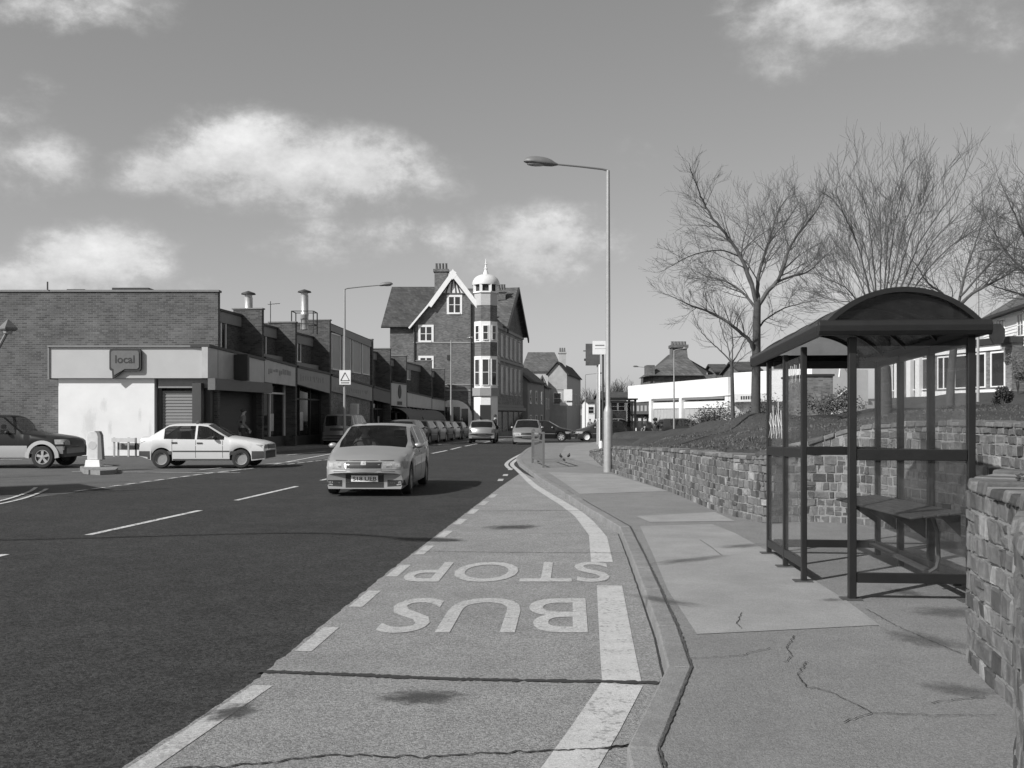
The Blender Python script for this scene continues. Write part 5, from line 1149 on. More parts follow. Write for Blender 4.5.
for i in range(8):
    s0, s1 = units[i], units[i + 1]
    if i == 0: s0 = 1.05
    rt, gz = rowroot('shop', s0, labels[i], 'shop', GR); w = s1 - s0; T = MB
    ft = fin[i + 1] - gz; par = min(fin[i], fin[i + 1]) - .22 - gz; zt0, zt1, zb0, zb1 = [q - gz for q in fz[i]]
    flush = i == 3; sb_y = .12 if flush else 1.0
    if flush: par = 0
    mb = T(); 
    if flush: mb.hexa([(0, .12, -.2), (w - .15, .12, -.2), (w - .15, 11, -.2), (0, 11, -.2)], [(0, .12, 6.6 - gz), (w - .15, .12, 6.35 - gz), (w - .15, 11, 6.35 - gz), (0, 11, 6.6 - gz)])
    else: mb.box(0.002, w - .2, sb_y, 11, -.2, par)
    mb.build('wall', brick if not flush else brickmat('brick_pale', .2, .24), rt)
    mb = T(); mb.box(w - .27, w - .002, 0.0 if not flush else -.03, 1.3, -.2, ft); mb.box(w - .25, w - .02, 1.3, 11, par if par else 5.8, ft - .1); pw = mb.build('party_wall', brick, rt)
    mb = T(); mb.box(w - .31, w + .04, -.04, 1.36, ft + .002, ft + .06); mb.build('coping', mat('coping_grey', .2, .8), pw)
    if not flush: mb = T(); mb.box(0, w - .28, sb_y - .08, sb_y + .12, par - .55, par - .1); mb.build('eaves_band', mat('eaves_board', .25, .7), rt); mb = T(); mb.box(0, w - .28, sb_y - .14, sb_y + .2, par - .098, par); mb.build('roof_edge', dark, rt)
    # fascia
    e0 = -.62 if i == 0 else 0.03; m_ = [fas2, fas2, fas3, fas3, fdark, fas2, fas2, fas2][i]
    mb = T(); x0_, x1_ = (-1.0, w - .04) if i == 0 else (.03, w - .3)
    if i == 5: zt0 = zt1 = 3.75 - gz; 
    mb.hexa([(x0_, -.02, zb0), (x1_, -.02, zb1), (x1_, .22, zb1), (x0_, .22, zb0)], [(x0_, -.02, zt0), (x1_, -.02, zt1), (x1_, .22, zt1), (x0_, .22, zt0)]); fo = mb.build('fascia', m_, rt)
    mb = T(); mb.hexa([(x0_, -.08, zt0 + .003), (x1_, -.08, zt1 + .003), (x1_, .98, zt1 + .003), (x0_, .98, zt0 + .003)], [(x0_, -.08, zt0 + .11), (x1_, -.08, zt1 + .11), (x1_, .98, zt1 + .11), (x0_, .98, zt0 + .11)]); mb.build('canopy_slab', dark, rt)
    # windows above
    if not flush:
        c = w * .5; M = Matrix.Translation((0, sb_y, 0)); window(rt, M, c - .75, 4.35 - gz, 1.35, 1.2, nx=3, nz=1, s=.07)
        if i in (1, 2): mb = T(); mb.box(.3, w - .5, .55, .95, zt1 + .115, zt1 + .5); mb.build('planter_boards', greyp, rt)
    else:
        for k in range(4):
            a = .35 + k * (w - .6) / 4; M = Matrix.Translation((0, .12, 0)); window(rt, M, a + .1, 4.1 - gz, (w - .6) / 4 - .55, 1.9, nx=1, nz=1, s=.07, fr=white, glass=mat('blind_pale', .35, .6, .1, 1))
        mb = T(); mb.hexa([(0, .02, 6.15 - gz), (w - .3, .02, 5.85 - gz), (w - .3, .115, 5.85 - gz), (0, .115, 6.15 - gz)], [(0, .02, 6.5 - gz), (w - .3, .02, 6.25 - gz), (w - .3, .115, 6.25 - gz), (0, .115, 6.5 - gz)]); mb.build('parapet_band', mat('eaves_board', .25, .7), rt)
    # shopfront
    zs = min(zb0, zb1)
    mb = T()
    if i == 0:
        mb.box(-1.0, -.7, .25, .6, 0, zs); mb.build('pier', fdark, rt); mb = T(); mb.box(w - .3, w - .05, .25, .6, 0, zs); mb.build('pier', fdark, rt)
        mb = T(); slats(mb, -.68, w - .32, .4, .05, zs, .1); mb.build('roller_shutter', shutter_d, rt)
        mb = T(); mb.box(-1.02, w + .15, -.32, -.03, 2.52, 2.96); mb.build('shutter_box', mat('shutter_box_dark', .12, .6), rt)
        mb = T(); mb.box(1.55, 1.75, -.62, -.05, 2.95, 4.02); mb.build('projecting_sign', dark, rt)
        mb = T(); mb.box(2.0, 2.9, -.05, -.025, 3.15, 3.95); mb.build('notice', greyp, fo)
    else:
        n_ = max(2, int(w / 1.6)); mb.box(.02, w - .28, .5, .62, .05, .55); mb.build('stall_riser', fdark, rt)
        fr = T()
        for k in range(n_ + 1): a = .05 + (w - .42) * k / n_; fr.box(a, a + .08, .48, .6, .55, zs + .3)
        fr.box(.05, w - .3, .49, .6, zs - .4, zs - .32); so_ = fr.build('shop_window', [fdark, white, dark, dark, dark, dark, white, dark][i], rt)
        g = T(); g.box(.05, w - .3, .55, .57, .55, zs + .3); g.build('pane', shop_glass, so_)
        for k in range(n_):
            if random.random() < (.75 if i in (1, 2, 3) else .4):
                a = .25 + (w - .42) * k / n_; hh = random.uniform(.7, 1.7); mb = T(); mb.box(a, a + random.uniform(.4, .8), .525, .54, .8, .8 + hh); mb.build('glint_panel', mat('glint_panel_%d' % (k % 3), [.75, .5, .3][k % 3], .6, .3, 3), so_)  # pale panels standing in for bright reflections in the shop glass
    if i == 5:
        mb = T(); c = w * .5; mb.lathe([(.5, -.055), (.5, -.03)], (c, 0, 3.2 - gz), 20, 'y'); mb.build('emblem', dark, fo); mb = T(); mb.box(c - .7, c + .7, -.05, -.03, 2.25 - gz, 2.5 - gz); mb.build('sign_strip', dark, fo)
    if i in (5, 6):
        mb = T(); n = 10; p0 = [(-.02 - 1.3 * math.sin(R(90) * t / n), zb1 - .05 - 1.1 * (1 - math.cos(R(90) * t / n))) for t in range(n + 1)]; v = [(.1, y, z) for y, z in p0] + [(w - .4, y, z) for y, z in p0] + [(.1, y, z - .02) for y, z in p0] + [(w - .4, y, z - .02) for y, z in p0]; k = n + 1
        mb.add(v, [(j, j + 1, k + j + 1, k + j) for j in range(n)] + [(2 * k + j, 3 * k + j, 3 * k + j + 1, 2 * k + j + 1) for j in range(n)] + [tuple(range(k)) + tuple(range(3 * k - 1, 2 * k - 1, -1)), tuple(range(k, 2 * k)) + tuple(range(4 * k - 1, 3 * k - 1, -1))]); mb.build('awning', mat('awning_grey', .13, .8), rt)
    if i in (1, 2, 3):
        mb = T(); rr_ = random.Random(i); x = .5
        while x < w - 1.2: ww = rr_.uniform(.15, .35); mb = T(); mb.box(x, x + ww, -.031, -.0215, zt1 - .30 - rr_.uniform(.05, .2), zt1 - .16 - rr_.uniform(0, .1)); mb.build('worn_letter', mat('sign_marks', .26, .6), fo); x += ww + rr_.uniform(.05, .2)
    if i == 3:
        mb = T(); mb.box(2.2, 2.6, -.9, -.45, .1, 2.3); mb.build('pale_banner', mat('banner', .6, .7), rt, bevel=.05)
# flues, aerial
def flue(px, Y, z0, z1, r, lab, frame=False):
    x = (px - 512) * Y / 1000; rt = empty('flue', (x, Y, z0), 0, lab, 'flue', 'metal flues on the shop roofs'); h = z1 - z0
    mb = MB(); mb.lathe([(r, 0), (r, h * .35), (r * 1.06, h * .36), (r * 1.06, h * .40), (r, h * .41), (r, h - .25)], n=16); mb.build('pipe', mat('flue_metal', .42, .4, .2, 5, metal=.4), rt)
    mb = MB(); mb.lathe([(r * .9, h - .24), (r * .9, h - .1)], n=16); mb.build('collar', mat('collar_white', .6, .5), rt)
    mb = MB(); mb.lathe([(r * 1.75, h - .1), (r * 1.6, h - .04), (.02, h + .06), (0, h + .06)], n=16); mb.build('cowl', dark, rt)
    if frame:
        mb = MB()
        for a in (-.55, .55):
            for b in (-.5, .5): mb.box(a - .025, a + .025, b - .025, b + .025, -.2, h * .45)
        for zz in (h * .12, h * .44): mb.box(-.52, .52, -.52, -.48, zz, zz + .04); mb.box(-.52, .52, .48, .52, zz, zz + .04); mb.box(-.57, -.53, -.5, .5, zz, zz + .04); mb.box(.53, .57, -.5, .5, zz, zz + .04)
        mb.build('frame', dark, rt)
flue(248.5, 46, 5.75, 7.2, .19, 'shorter metal flue with a conical cowl on the shop roof'); flue(304.5, 51, 5.9, 7.9, .2, 'taller metal flue with cowl standing in a square frame on the shop roof', True)
rt = empty('aerial', ((270.5 - 512) * .047, 47, 5.8), 0, 'small television aerial on the roof between the two flues', 'aerial'); mb = MB(); mb.lathe([(.018, 0), (.018, 1.1)], n=6); mb.build('mast', dark, rt); mb = MB(); mb.tube([(-.1, 0, .95), (.45, 0, 1.0)], .012, 5); [mb.tube([(-.1 + .12 * k, -.15, .95 + .01 * k), (-.1 + .12 * k, .15, .95 + .01 * k)], .008, 4) for k in range(5)]; mb.build('boom', dark, rt)
# ---- the gabled brick corner building
VY = 92.0; k_ = VY / 1000; gb0 = -.58
def vx(px): return (px - 512) * k_
def vz(py): return CH + (HZ - py) * k_
rt = empty('gabled_corner_building', (-3.4, VY, gb0), 0, 'tall victorian brick corner building with a half timbered gable, white turret and dome', 'building')
def VB(): return MB(org=(-3.4, VY, gb0))
SD = Vector((.17, 1)).normalized()      # street side runs away from us
xl, xr = vx(413), vx(475.5)
ap = (vx(453), vz(272)); re_ = (xr, vz(303)); le = (vx(430), vz(303)); le2 = (xl, vz(325))
mb = VB(); mb.prism([(xl, gb0 - .3), (xr, gb0 - .3), (xr, re_[1] + .2), (ap[0], ap[1] - .3), (le[0], le[1]), (xl, le2[1])], VY, VY + 12, 'y'); mb.build('gable_wall', brickv, rt)
def slab(pts, th, m, name, par=rt):
    n = (Vector(pts[1]) - Vector(pts[0])).cross(Vector(pts[2]) - Vector(pts[0])).normalized() * th; mb = VB(); a = [Vector(p) for p in pts]; mb.hexa(a, [p + n for p in a]); return mb.build(name, m, par)
y0, y1 = VY - .28, VY + 13
slab([(ap[0] + .05, y0, ap[1] + .05), (ap[0] + .05, y1, ap[1] + .05), (re_[0] + .5, y1, re_[1] - .35), (re_[0] + .5, y0, re_[1] - .35)], .18, slate, 'roof_slope')
slab([(xl - .35, y0, le2[1] - .25), (xl - .35, y1, le2[1] - .25), (ap[0] - .05, y1, ap[1] + .05), (ap[0] - .05, y0, ap[1] + .05)], .18, slate, 'roof_slope')
def barge(a, b, w=.36): 
    d = Vector((b[0] - a[0], b[1] - a[1])).normalized(); n = Vector((-d.y, d.x)) * w
    if n.y > 0: n = -n
    mb = VB(); mb.prism([a, b, (b[0] + n.x, b[1] + n.y), (a[0] + n.x, a[1] + n.y)], y0 - .14, y0 - .02, 'y'); mb.build('bargeboard', white, rt)
barge((ap[0], ap[1] + .15), (re_[0] + .55, re_[1] - .4), .42); mb = VB(); mb.prism([(ap[0] - .4, ap[1] - .35), (ap[0], ap[1] - .75), (ap[0] + .4, ap[1] - .35), (ap[0], ap[1] + .22)], y0 - .145, y0 - .01, 'y'); mb.build('apex_board', white, rt); barge((ap[0], ap[1] + .149), (le[0] - .2, le[1] - .2), .42); barge((le[0] - .2, le[1] - .2), (xl - .4, le2[1] - .28), .16)
# half timbering
mb = VB(); mb.prism([(vx(443), vz(293)), (vx(463), vz(293)), (ap[0], ap[1] - .7)], VY - .05, VY - .003, 'y'); tp = mb.build('timbered_panel', white, rt)
mb = VB()
for a, b in (((vx(446), vz(293)), (vx(450), vz(281))), ((vx(451), vz(293)), (vx(453), vz(277))), ((vx(456), vz(293)), (vx(454.5), vz(278))), ((vx(460), vz(293)), (vx(457), vz(284)))): mb.tube([(a[0], VY - .06, a[1]), (b[0], VY - .06, b[1])], .07, 4)
mb.box(vx(442), vx(464), VY - .1, VY - .051, vz(294.2), vz(293)); mb.build('timbers', mat('timber_grey', .1, .8), tp)
Mf = Matrix.Translation((0, VY, 0))
def vwin(px0, px1, py0, py1, **k): M = Mf; o = window(rt, Matrix.Translation((3.4, -VY, -gb0)) @ M @ Matrix.Identity(4), vx(px0) , vz(py1), (px1 - px0) * k_, (py1 - py0) * k_, **k); o.location = (0, 0, 0); return o
# parts are local to the root, so shift by its origin
vwin(449, 460, 297, 312.5, s=.2, nx=2, nz=2); vwin(420.5, 431.5, 327, 340.5, s=.2); vwin(420.5, 431.5, 358, 368, s=.2)
mb = VB(); mb.box(xl, xr, VY - .05, VY - .002, vz(343.2), vz(342)); mb.box(xl, xr, VY - .04, VY - .002, vz(385), vz(384)); mb.box(xl, xr, VY - .06, VY - .002, vz(391), vz(389.5)); mb.build('string_course', mat('stone_band', .30, .8), rt)
mb = VB(); mb.box(vx(447), vx(450), VY - .06, VY - .002, vz(360), vz(355)); mb.build('vent', dark, rt)
for px in (414.5, 471, 473.5): mb = VB(); mb.tube([(vx(px), VY - .1, vz(410)), (vx(px), VY - .1, vz(304 if px > 420 else 326))], .06, 6); mb.build('downpipe', dark, rt)
# arched ground floor window
def archpoly(cx_, zb, r, n=12): return [(cx_ - r, zb)] + [(cx_ - r * math.cos(math.pi * i / n), zb + 1.6 + r * .85 * math.sin(math.pi * i / n)) for i in range(n + 1)] + [(cx_ + r, zb)]
ax = vx(453); mb = VB(); mb.prism(archpoly(ax, gb0 + .4, 1.75), VY - .12, VY - .002, 'y'); aw = mb.build('arched_window', white, rt)
mb = VB(); 
for i in range(4): mb.box(ax - 1.45 + i * .75, ax - .85 + i * .75, VY - .15, VY - .121, gb0 + 1.0, gb0 + 2.9 - abs(i - 1.5) * .15)
mb.build('pane', win_glass, aw)
# left wing
wx0 = vx(386); mb = VB(); mb.box(wx0, xl, VY + 3, VY + 13, gb0 - .3, vz(326) + .1); mb.build('wing_wall', brickv, rt)
Y2 = VY + 2.6; k2 = Y2 / 1000; Y3 = VY + 7.5; k3 = Y3 / 1000
slab([((381 - 512) * k2, Y2, 1.6 + 86 * k2), (xl + 1, Y2, 1.6 + 86 * k2), (xl + 3.5, Y3, 1.6 + 126 * k3), ((392 - 512) * k3, Y3, 1.6 + 126 * k3)], .15, slate, 'wing_roof')
slab([((392 - 512) * k3, Y3, 1.6 + 126 * k3 + .01), (xl + 3.5, Y3, 1.6 + 126 * k3 + .01), (xl + 1, Y3 + 5, 1.6 + 86 * k2), ((381 - 512) * k2, Y3 + 5, 1.6 + 86 * k2)], .15, slate, 'wing_roof')
mb = VB(); mb.prism([(Y2 + .4, vz(327)), (Y3 + 4.4, vz(327)), (Y3, 1.6 + 124 * k3)], wx0 + .02, wx0 + .25, 'x'); mb.build('wing_gable', brickv, rt)
mb = VB(); mb.box((409 - 512) * k3 - .12, (409 - 512) * k3 + .12, Y3 - .1, Y3 + .1, 13.6, 14.05); mb.build('roof_finial', mat('clay', .1, .8), rt)
def chimney(px0, px1, pyt, pyb, Y, par, org, pots=4, m=brickv):
    k = Y / 1000; x0, x1 = (px0 - 512) * k, (px1 - 512) * k; zt, zb = 1.6 + (HZ - pyt) * k, 1.6 + (HZ - pyb) * k
    mb = MB(org=org); mb.box(x0, x1, Y, Y + (x1 - x0) * .8, zb, zt - .35); mb.box(x0 - .12, x1 + .12, Y - .1, Y + (x1 - x0) * .8 + .1, zt - .348, zt - .1); o = mb.build('chimney', m, par)
    mb = MB(org=org)
    for i in range(pots): c = x0 + (x1 - x0) * (i + .5) / pots; mb.lathe([(.13, zt - .1), (.10, zt + .45), (.13, zt + .5)], (c, Y + (x1 - x0) * .4, 0), 8)
    mb.build('chimney_pots', mat('clay_pot', .14, .8), o); return o
vo = (-3.4, VY, gb0)
chimney(434.5, 447.5, 268, 302, VY + 3, rt, vo, 4); chimney(498, 505.5, 289, 300, VY + 10, rt, vo, 3)
# street side
c0 = Vector((vx(494), VY + 1.2)); L_s = 17.0; c1 = c0 + SD * L_s
mb = VB(); mb.prism([(xr - 3, VY + .3), (c0.x - .3, VY + .3), (c0.x, c0.y), (c1.x, c1.y), (xr - 4, c1.y)], gb0 - .3, vz(340) + 2.0); mb.build('street_wall', brickmat('brick_street', .26, .3), rt)
ang = math.atan2(SD.y, SD.x); Ms = Matrix.Translation((c0.x + 3.4, c0.y - VY, -gb0)) @ Matrix.Rotation(ang, 4, 'Z')
for lev, (za, zb_) in enumerate(((7.2, 9.3), (3.6, 6.2))):
    for i in range(6): window(rt, Ms, .8 + i * 2.65, za, 1.25, zb_ - za, nx=2, nz=2, s=.14, sur=mat('stone_pale', .5, .8))  # pale grey stone surrounds
mb = MB(M=Ms)
for z_ in (2.3, 6.7, 9.75): mb.box(0, L_s, -.12, -.003, z_, z_ + .22)
mb.box(0, L_s, -.35, -.003, 1.95, 2.25); mb.build('stone_bands', mat('stone_band', .30, .8), rt)
mb = MB(M=Ms)
for i in range(5): mb.box(.9 + i * 3.3, 3.3 + i * 3.3, -.05, -.002, -.1, 1.8)
mb.build('ground_floor_windows', shop_glass, rt)
mb = MB(M=Ms); mb.box(1.0, 2.6, -.1, -.04, 6.0 + .45, 7.9 - .8 + .0); mb.build('wall_sign', fas3, rt)
# projecting oriel on the street side
# cross roof and its gable over the street
mid = c0 + SD * 11.5; zr, ze_ = 14.6, 10.0
def S3(s, o_, z): p = c0 + SD * s + Vector((SD.y, -SD.x)) * o_; return (p.x, p.y, z)
slab([S3(4.5, -6.5, zr - .1), S3(11, -6.5, zr - .1), S3(11, .6, zr - .1), S3(4.5, .6, zr - .1)], .01, slate, 'roof_core') if False else None
mb = VB(); mb.hexa([S3(4.6, .45, ze_), S3(4.6, -7, ze_), S3(11, -7, zr), S3(11, .45, zr)], [S3(4.6, .45, ze_ + .16), S3(4.6, -7, ze_ + .16), S3(11, -7, zr + .16), S3(11, .45, zr + .16)]); mb.build('cross_roof_slope', tile, rt)
mb = VB(); mb.hexa([S3(11.01, .45, zr), S3(11.01, -7, zr), S3(17.4, -7, ze_), S3(17.4, .45, ze_)], [S3(11.01, .45, zr + .16), S3(11.01, -7, zr + .16), S3(17.4, -7, ze_ + .16), S3(17.4, .45, ze_ + .16)]); mb.build('cross_roof_slope', tile, rt)
mb = VB(); mb.add([S3(5, 0.01, 10.1), S3(17, .01, 10.1), S3(11, .01, zr - .05), S3(5, -.3, 10.1), S3(17, -.3, 10.1), S3(11, -.3, zr - .05)], [(0, 1, 2), (5, 4, 3), (0, 3, 4, 1), (1, 4, 5, 2), (2, 5, 3, 0)]); mb.build('street_gable', brickv, rt)
for (a, b) in ((4.3, 11), (17.7, 11)):
    mb = VB(); za = ze_ - .2; mb.hexa([S3(a, .47, za - .35), S3(b, .47, zr - .3), S3(b, .6, zr - .3), S3(a, .6, za - .35)], [S3(a, .47, za + .1), S3(b, .47, zr + .18), S3(b, .6, zr + .18), S3(a, .6, za + .1)]); mb.build('bargeboard', dark, rt)
# turret
tcx, tcy = vx(485.8), VY + .2; TR = 1.05
def oct_(r, z0, z1, m, name, par=rt, n=8, r2=None):
    mb = VB(); mb.lathe([(r, z0), (r2 or r, z1)], (tcx, tcy, 0), n, a0=R(22.5), smooth=False); return mb.build(name, m, par)
rb = TR / math.cos(R(22.5))
oct_(rb * 1.03, gb0, vz(396), white, 'turret_base'); oct_(rb * 1.16, vz(396), vz(388), mat('stone_grey', .3, .8), 'turret_cornice')  # mid grey stone for the cornice
oct_(rb, vz(388), vz(356.5), white, 'turret_lower_bay'); oct_(rb * .98, vz(356.5), vz(342.5), brickv, 'turret_brick_band'); oct_(rb, vz(342.5), vz(322), white, 'turret_upper_bay'); oct_(rb * .98, vz(322), vz(306), brickv, 'turret_brick_band')
oct_(rb * 1.0, vz(306), vz(293.5), mat('lead_pale', .45, .6), 'turret_drum'); oct_(rb * 1.1, vz(293.5), vz(292), white, 'drum_cornice')
lan = oct_(rb * .93, vz(292), vz(285.2), mat('lantern_dark', .03, .6), 'lantern')
mb = VB()
for k in range(8): a = R(22.5 + 45 * k); mb.box(tcx + rb * .97 * math.cos(a) - .13, tcx + rb * .97 * math.cos(a) + .13, tcy + rb * .97 * math.sin(a) - .13, tcy + rb * .97 * math.sin(a) + .13, vz(292), vz(285))
mb.build('lantern_posts', white, lan)
mb = VB(); Rd_ = rb * 1.12; zb_ = vz(285.2); hh = (285.2 - 275) * k_; mb.lathe([(Rd_, zb_), (Rd_, zb_ + .1)] + [(Rd_ * math.cos(t) ** .9 if math.cos(t) > 0.02 else .001, zb_ + .1 + hh * math.sin(t)) for t in np.linspace(0, math.pi / 2, 9)], (tcx, tcy, 0), 24); mb.build('dome', mat('dome_lead', .62, .45, .1, 2), rt)
mb = VB(); zt = vz(275); mb.lathe([(.28, zt), (.2, zt + .3), (.12, zt + .5), (.2, zt + .62), (.1, zt + .7), (.07, zt + 1.0), (.16, zt + 1.05), (.05, zt + 1.12), (.02, zt + 1.5), (0, zt + 1.55)], (tcx, tcy, 0), 12); mb.build('finial', white, rt)
def tw(face, z0, z1, w=.52):
    a = R(-90 + 45 * face); M = Matrix.Translation((tcx + 3.4, tcy - VY, -gb0)) @ Matrix.Rotation(a + R(90), 4, 'Z') @ Matrix.Translation((0, -TR - .01, 0)); return window(rt, M, -w / 2, z0, w, z1 - z0, nx=1, nz=2, s=.07)
for fc in (-1, 0, 1, 2): tw(fc, vz(385), vz(360)); tw(fc, vz(340), vz(326.5), .4)
mb = VB(); mb.box(tcx - .5, tcx + .5, tcy - TR - .18, tcy - TR - .08, gb0, vz(405)); mb.build('corner_door', dark, rt)
# ---- terraces beyond
def house(label, x0, x1, Y0, Y1, ze, zr, m=brickf, roof=slate, skew=0, hip=0, chim=None, winrows=((.9, 2.2), (3.6, 5.0)), sidewin=3, roofaxis='y', win_front=2, group='terraced buildings down the street', cat='building'):
    gz = drop(Y0); rt = empty('terraced_building', (x0, Y0, gz), 0, label, cat, group); w = x1 - x0; d = Y1 - Y0; T = MB; sk = skew * d
    def q(x, y, z): return (x + sk * y / d, y, z)
    mb = T(); mb.hexa([q(0, 0, -.5), q(w, 0, -.5), q(w, d, -.5), q(0, d, -.5)], [q(0, 0, ze), q(w, 0, ze), q(w, d, ze), q(0, d, ze)]); mb.build('wall', m, rt)
    o = .25
    if roofaxis == 'y':
        mb = T(); mb.add([q(0, .01, ze), q(w, .01, ze), q(w / 2, .01, zr - .1), q(0, d, ze), q(w, d, ze), q(w / 2, d, zr - .1)], [(0, 1, 2), (3, 5, 4), (0, 3, 4, 1)]); mb.build('gable', m, rt)
        for s_ in (0, 1):
            xe = -o if s_ == 0 else w + o; mb = T(); zz = ze - .15
            mb.hexa([q(xe, -o, zz), q(w / 2, -o + hip, zr), q(w / 2, d, zr), q(xe, d, zz)], [q(xe, -o, zz + .15), q(w / 2, -o + hip, zr + .15), q(w / 2, d, zr + .15), q(xe, d, zz + .15)]); mb.build('roof', roof, rt)
    else:
        for s_ in (0, 1):
            ye = -o if s_ == 0 else d + o; mb = T(); zz = ze - .15
            mb.hexa([q(-o, ye, zz), q(w + o, ye, zz), q(w + o - hip, d / 2, zr), q(-o + hip, d / 2, zr)], [q(-o, ye, zz + .15), q(w + o, ye, zz + .15), q(w + o - hip, d / 2, zr + .15), q(-o + hip, d / 2, zr + .15)]); mb.build('roof', roof, rt)
        mb = T(); mb.add([q(w, 0, ze), q(w, d, ze), q(w - hip, d / 2, zr - .1), q(0, 0, ze), q(0, d, ze), q(hip, d / 2, zr - .1)], [(0, 1, 2), (3, 5, 4), (0, 3, 4, 1), (0, 2, 5, 3), (1, 4, 5, 2)]); mb.build('gable', m, rt)
    for za, zb in winrows:
        for i in range(win_front):
            c = w * (i + .5) / win_front; window(rt, Matrix.Identity(4), c - .45, za, .9, zb - za, nx=1, nz=2, s=.09)
        for i in range(sidewin):
            M = Matrix.Translation((w, 0, 0)) @ Matrix.Rotation(math.atan2(d, sk), 4, 'Z'); c = math.hypot(d, sk) * (i + .5) / sidewin; window(rt, M, c - .5, za, 1.0, zb - za, nx=1, nz=2, s=.09)
    if chim:
        for cx_, cy_ in chim:
            mb = T(); mb.box(cx_ - .5, cx_ + .5, cy_ - .4, cy_ + .4, ze - .5, zr + 1.5); mb.box(cx_ - .6, cx_ + .6, cy_ - .5, cy_ + .5, zr + 1.502, zr + 1.7); co = mb.build('chimney', m, rt); mb = T(); [mb.lathe([(.14, zr + 1.7), (.1, zr + 2.3)], (cx_ - .3 + .3 * k, cy_, 0), 8) for k in range(3)]; mb.build('chimney_pots', mat('clay_pot', .14, .8), co)
    return rt
def X(px, Y): return (px - 512) * Y / 1000
def Z(py, Y): return CH + (HZ - py) * Y / 1000 - drop(Y)
house('two storey pale rendered shop with a dark mansard roof next to the victorian corner building', -2.2, X(527.5, 112), 111.2, 122, Z(381, 112), Z(366, 112), rendg, slate, .2, sidewin=3, win_front=1)
house('low dark house between the mansard shop and the tall pale gable', X(522, 123), X(545, 123), 123, 130, Z(387, 123), Z(379, 123), rendg, slate, .12, sidewin=2, win_front=1, winrows=((3.2, 4.4),))
house('large old house with a broad tiled roof standing behind the low shops', X(522, 150), X(562, 150), 150, 158, Z(371, 150), Z(353.5, 154), cream, tile, 0, hip=1.2, roofaxis='x', win_front=2, winrows=((4.6, 5.8),), chim=None)
house('pale house with a shop sign and tall chimney at the end of the terrace', X(548, 132), X(567, 132), 132.2, 152, Z(374, 132), Z(362, 132), cream, slate, .16, win_front=1, sidewin=4, chim=[(2.2, 6.2)], winrows=((4.0, 5.4),))
house('dark gabled house with white lit bargeboard in front of the pale gable', X(538, 126), X(549, 126), 131, 131.9 , Z(388, 126), Z(374, 126), brickf, slate, 0, win_front=1, sidewin=0, winrows=((3.6, 4.9),))
for (px, py, w_, h_, lb) in ((568, 395, 1.1, 1.5, 'pale hanging shop sign on the gable ended house'), (566, 404, 1.6, .4, 'pale strip sign below the hanging sign of the gable ended house')):
    c = P(px, py, 131); rt = empty('shop_sign', c, 0, lb, 'sign'); mb = MB(); mb.box(-w_ / 2, w_ / 2, -.05, .05, -h_ / 2, h_ / 2); mb.build('board', white, rt); mb = MB(); mb.box(-w_ / 2 - .9, -w_ / 2 - .002, -.03, .03, h_ / 2 - .12, h_ / 2 - .04); mb.build('bracket', dark, rt)
# end of the street
house('bright white building closing the end of the street', X(588, 175), X(600.5, 175), 175, 190, Z(402, 175), Z(399.5, 175), white, slate, 0, win_front=2, sidewin=0, roofaxis='x', winrows=((3.3, 4.4),), group=None)
house('low brick block behind the second bus shelter', X(603, 150), X(640, 150), 150, 165, Z(397, 150), Z(392, 150), brickf, slate, 0, win_front=5, sidewin=0, roofaxis='x', winrows=((3.4, 4.6),), group=None)
# ---- white single storey shops on the right
a, b = Vector((X(628, 76), 76)), Vector((X(728, 60), 60)); ang = math.atan2(b.y - a.y, b.x - a.x); Lw = (b - a).length
TZ = Matrix.Diagonal((1, 1, 1.36, 1)); gz = -.75; rt = empty('white_shop_block', (a.x, a.y, gz), ang, 'long low white painted shop block with wooden doors beyond the grass bank', 'shop')
zt0, zt1 = 1.6 + 28 * .076 - gz, 1.6 + 37 * .060 - gz
mb = MB(M=TZ); mb.hexa([(0, 0, 2.35), (Lw, 0, 2.55), (Lw, 9, 2.55), (0, 9, 2.35)], [(0, 0, zt0 / 1.36), (Lw, 0, zt1 / 1.36), (Lw, 9, zt1 / 1.36), (0, 9, zt0 / 1.36)]); mb.build('fascia_wall', white, rt)
mb = MB(M=TZ); mb.box(0, Lw, 1.2, 9, -.3, 2.35); mb.build('rear_body', rendg, rt)
wood = mat('door_boards_pale', .42, .7, .1, 3)
for s_ in (0, .27, .585, .99): mb = MB(M=TZ); mb.box(Lw * s_ - .02, Lw * s_ + .38, -.12, 1.2, -.3, 2.5); mb.build('pier', white, rt)
mb = MB(M=TZ); mb.box(.4, Lw * .27 - .05, .1, .3, -.3, .5); mb.build('stall_riser', dark, rt)
mb = MB(M=TZ); mb.box(.4, Lw * .27 - .05, .15, .2, .5, 1.7); mb.build('shop_window', shop_glass, rt)
mb = MB(M=TZ); mb.box(.35, Lw * .27 - .02, -.1, .1, 1.72, 2.34); fo = mb.build('shop_fascia', mat('fascia_darkgrey', .10, .5), rt)
mb = MB(M=TZ); [mb.box(.6 + k * .75, .6 + k * .75 + .4, -.115, -.103, 1.88, 2.18) for k in range(6)]; mb.build('fascia_marks', mat('marks_pale', .35, .6), fo)
mb = MB(M=TZ); [mb.box(.8 + k * 1.0, 1.35 + k * 1.0, .11, .14, .1, 1.5) for k in range(4)]; mb.build('window_display', mat('display_pale', .5, .7, .3, 2), rt)
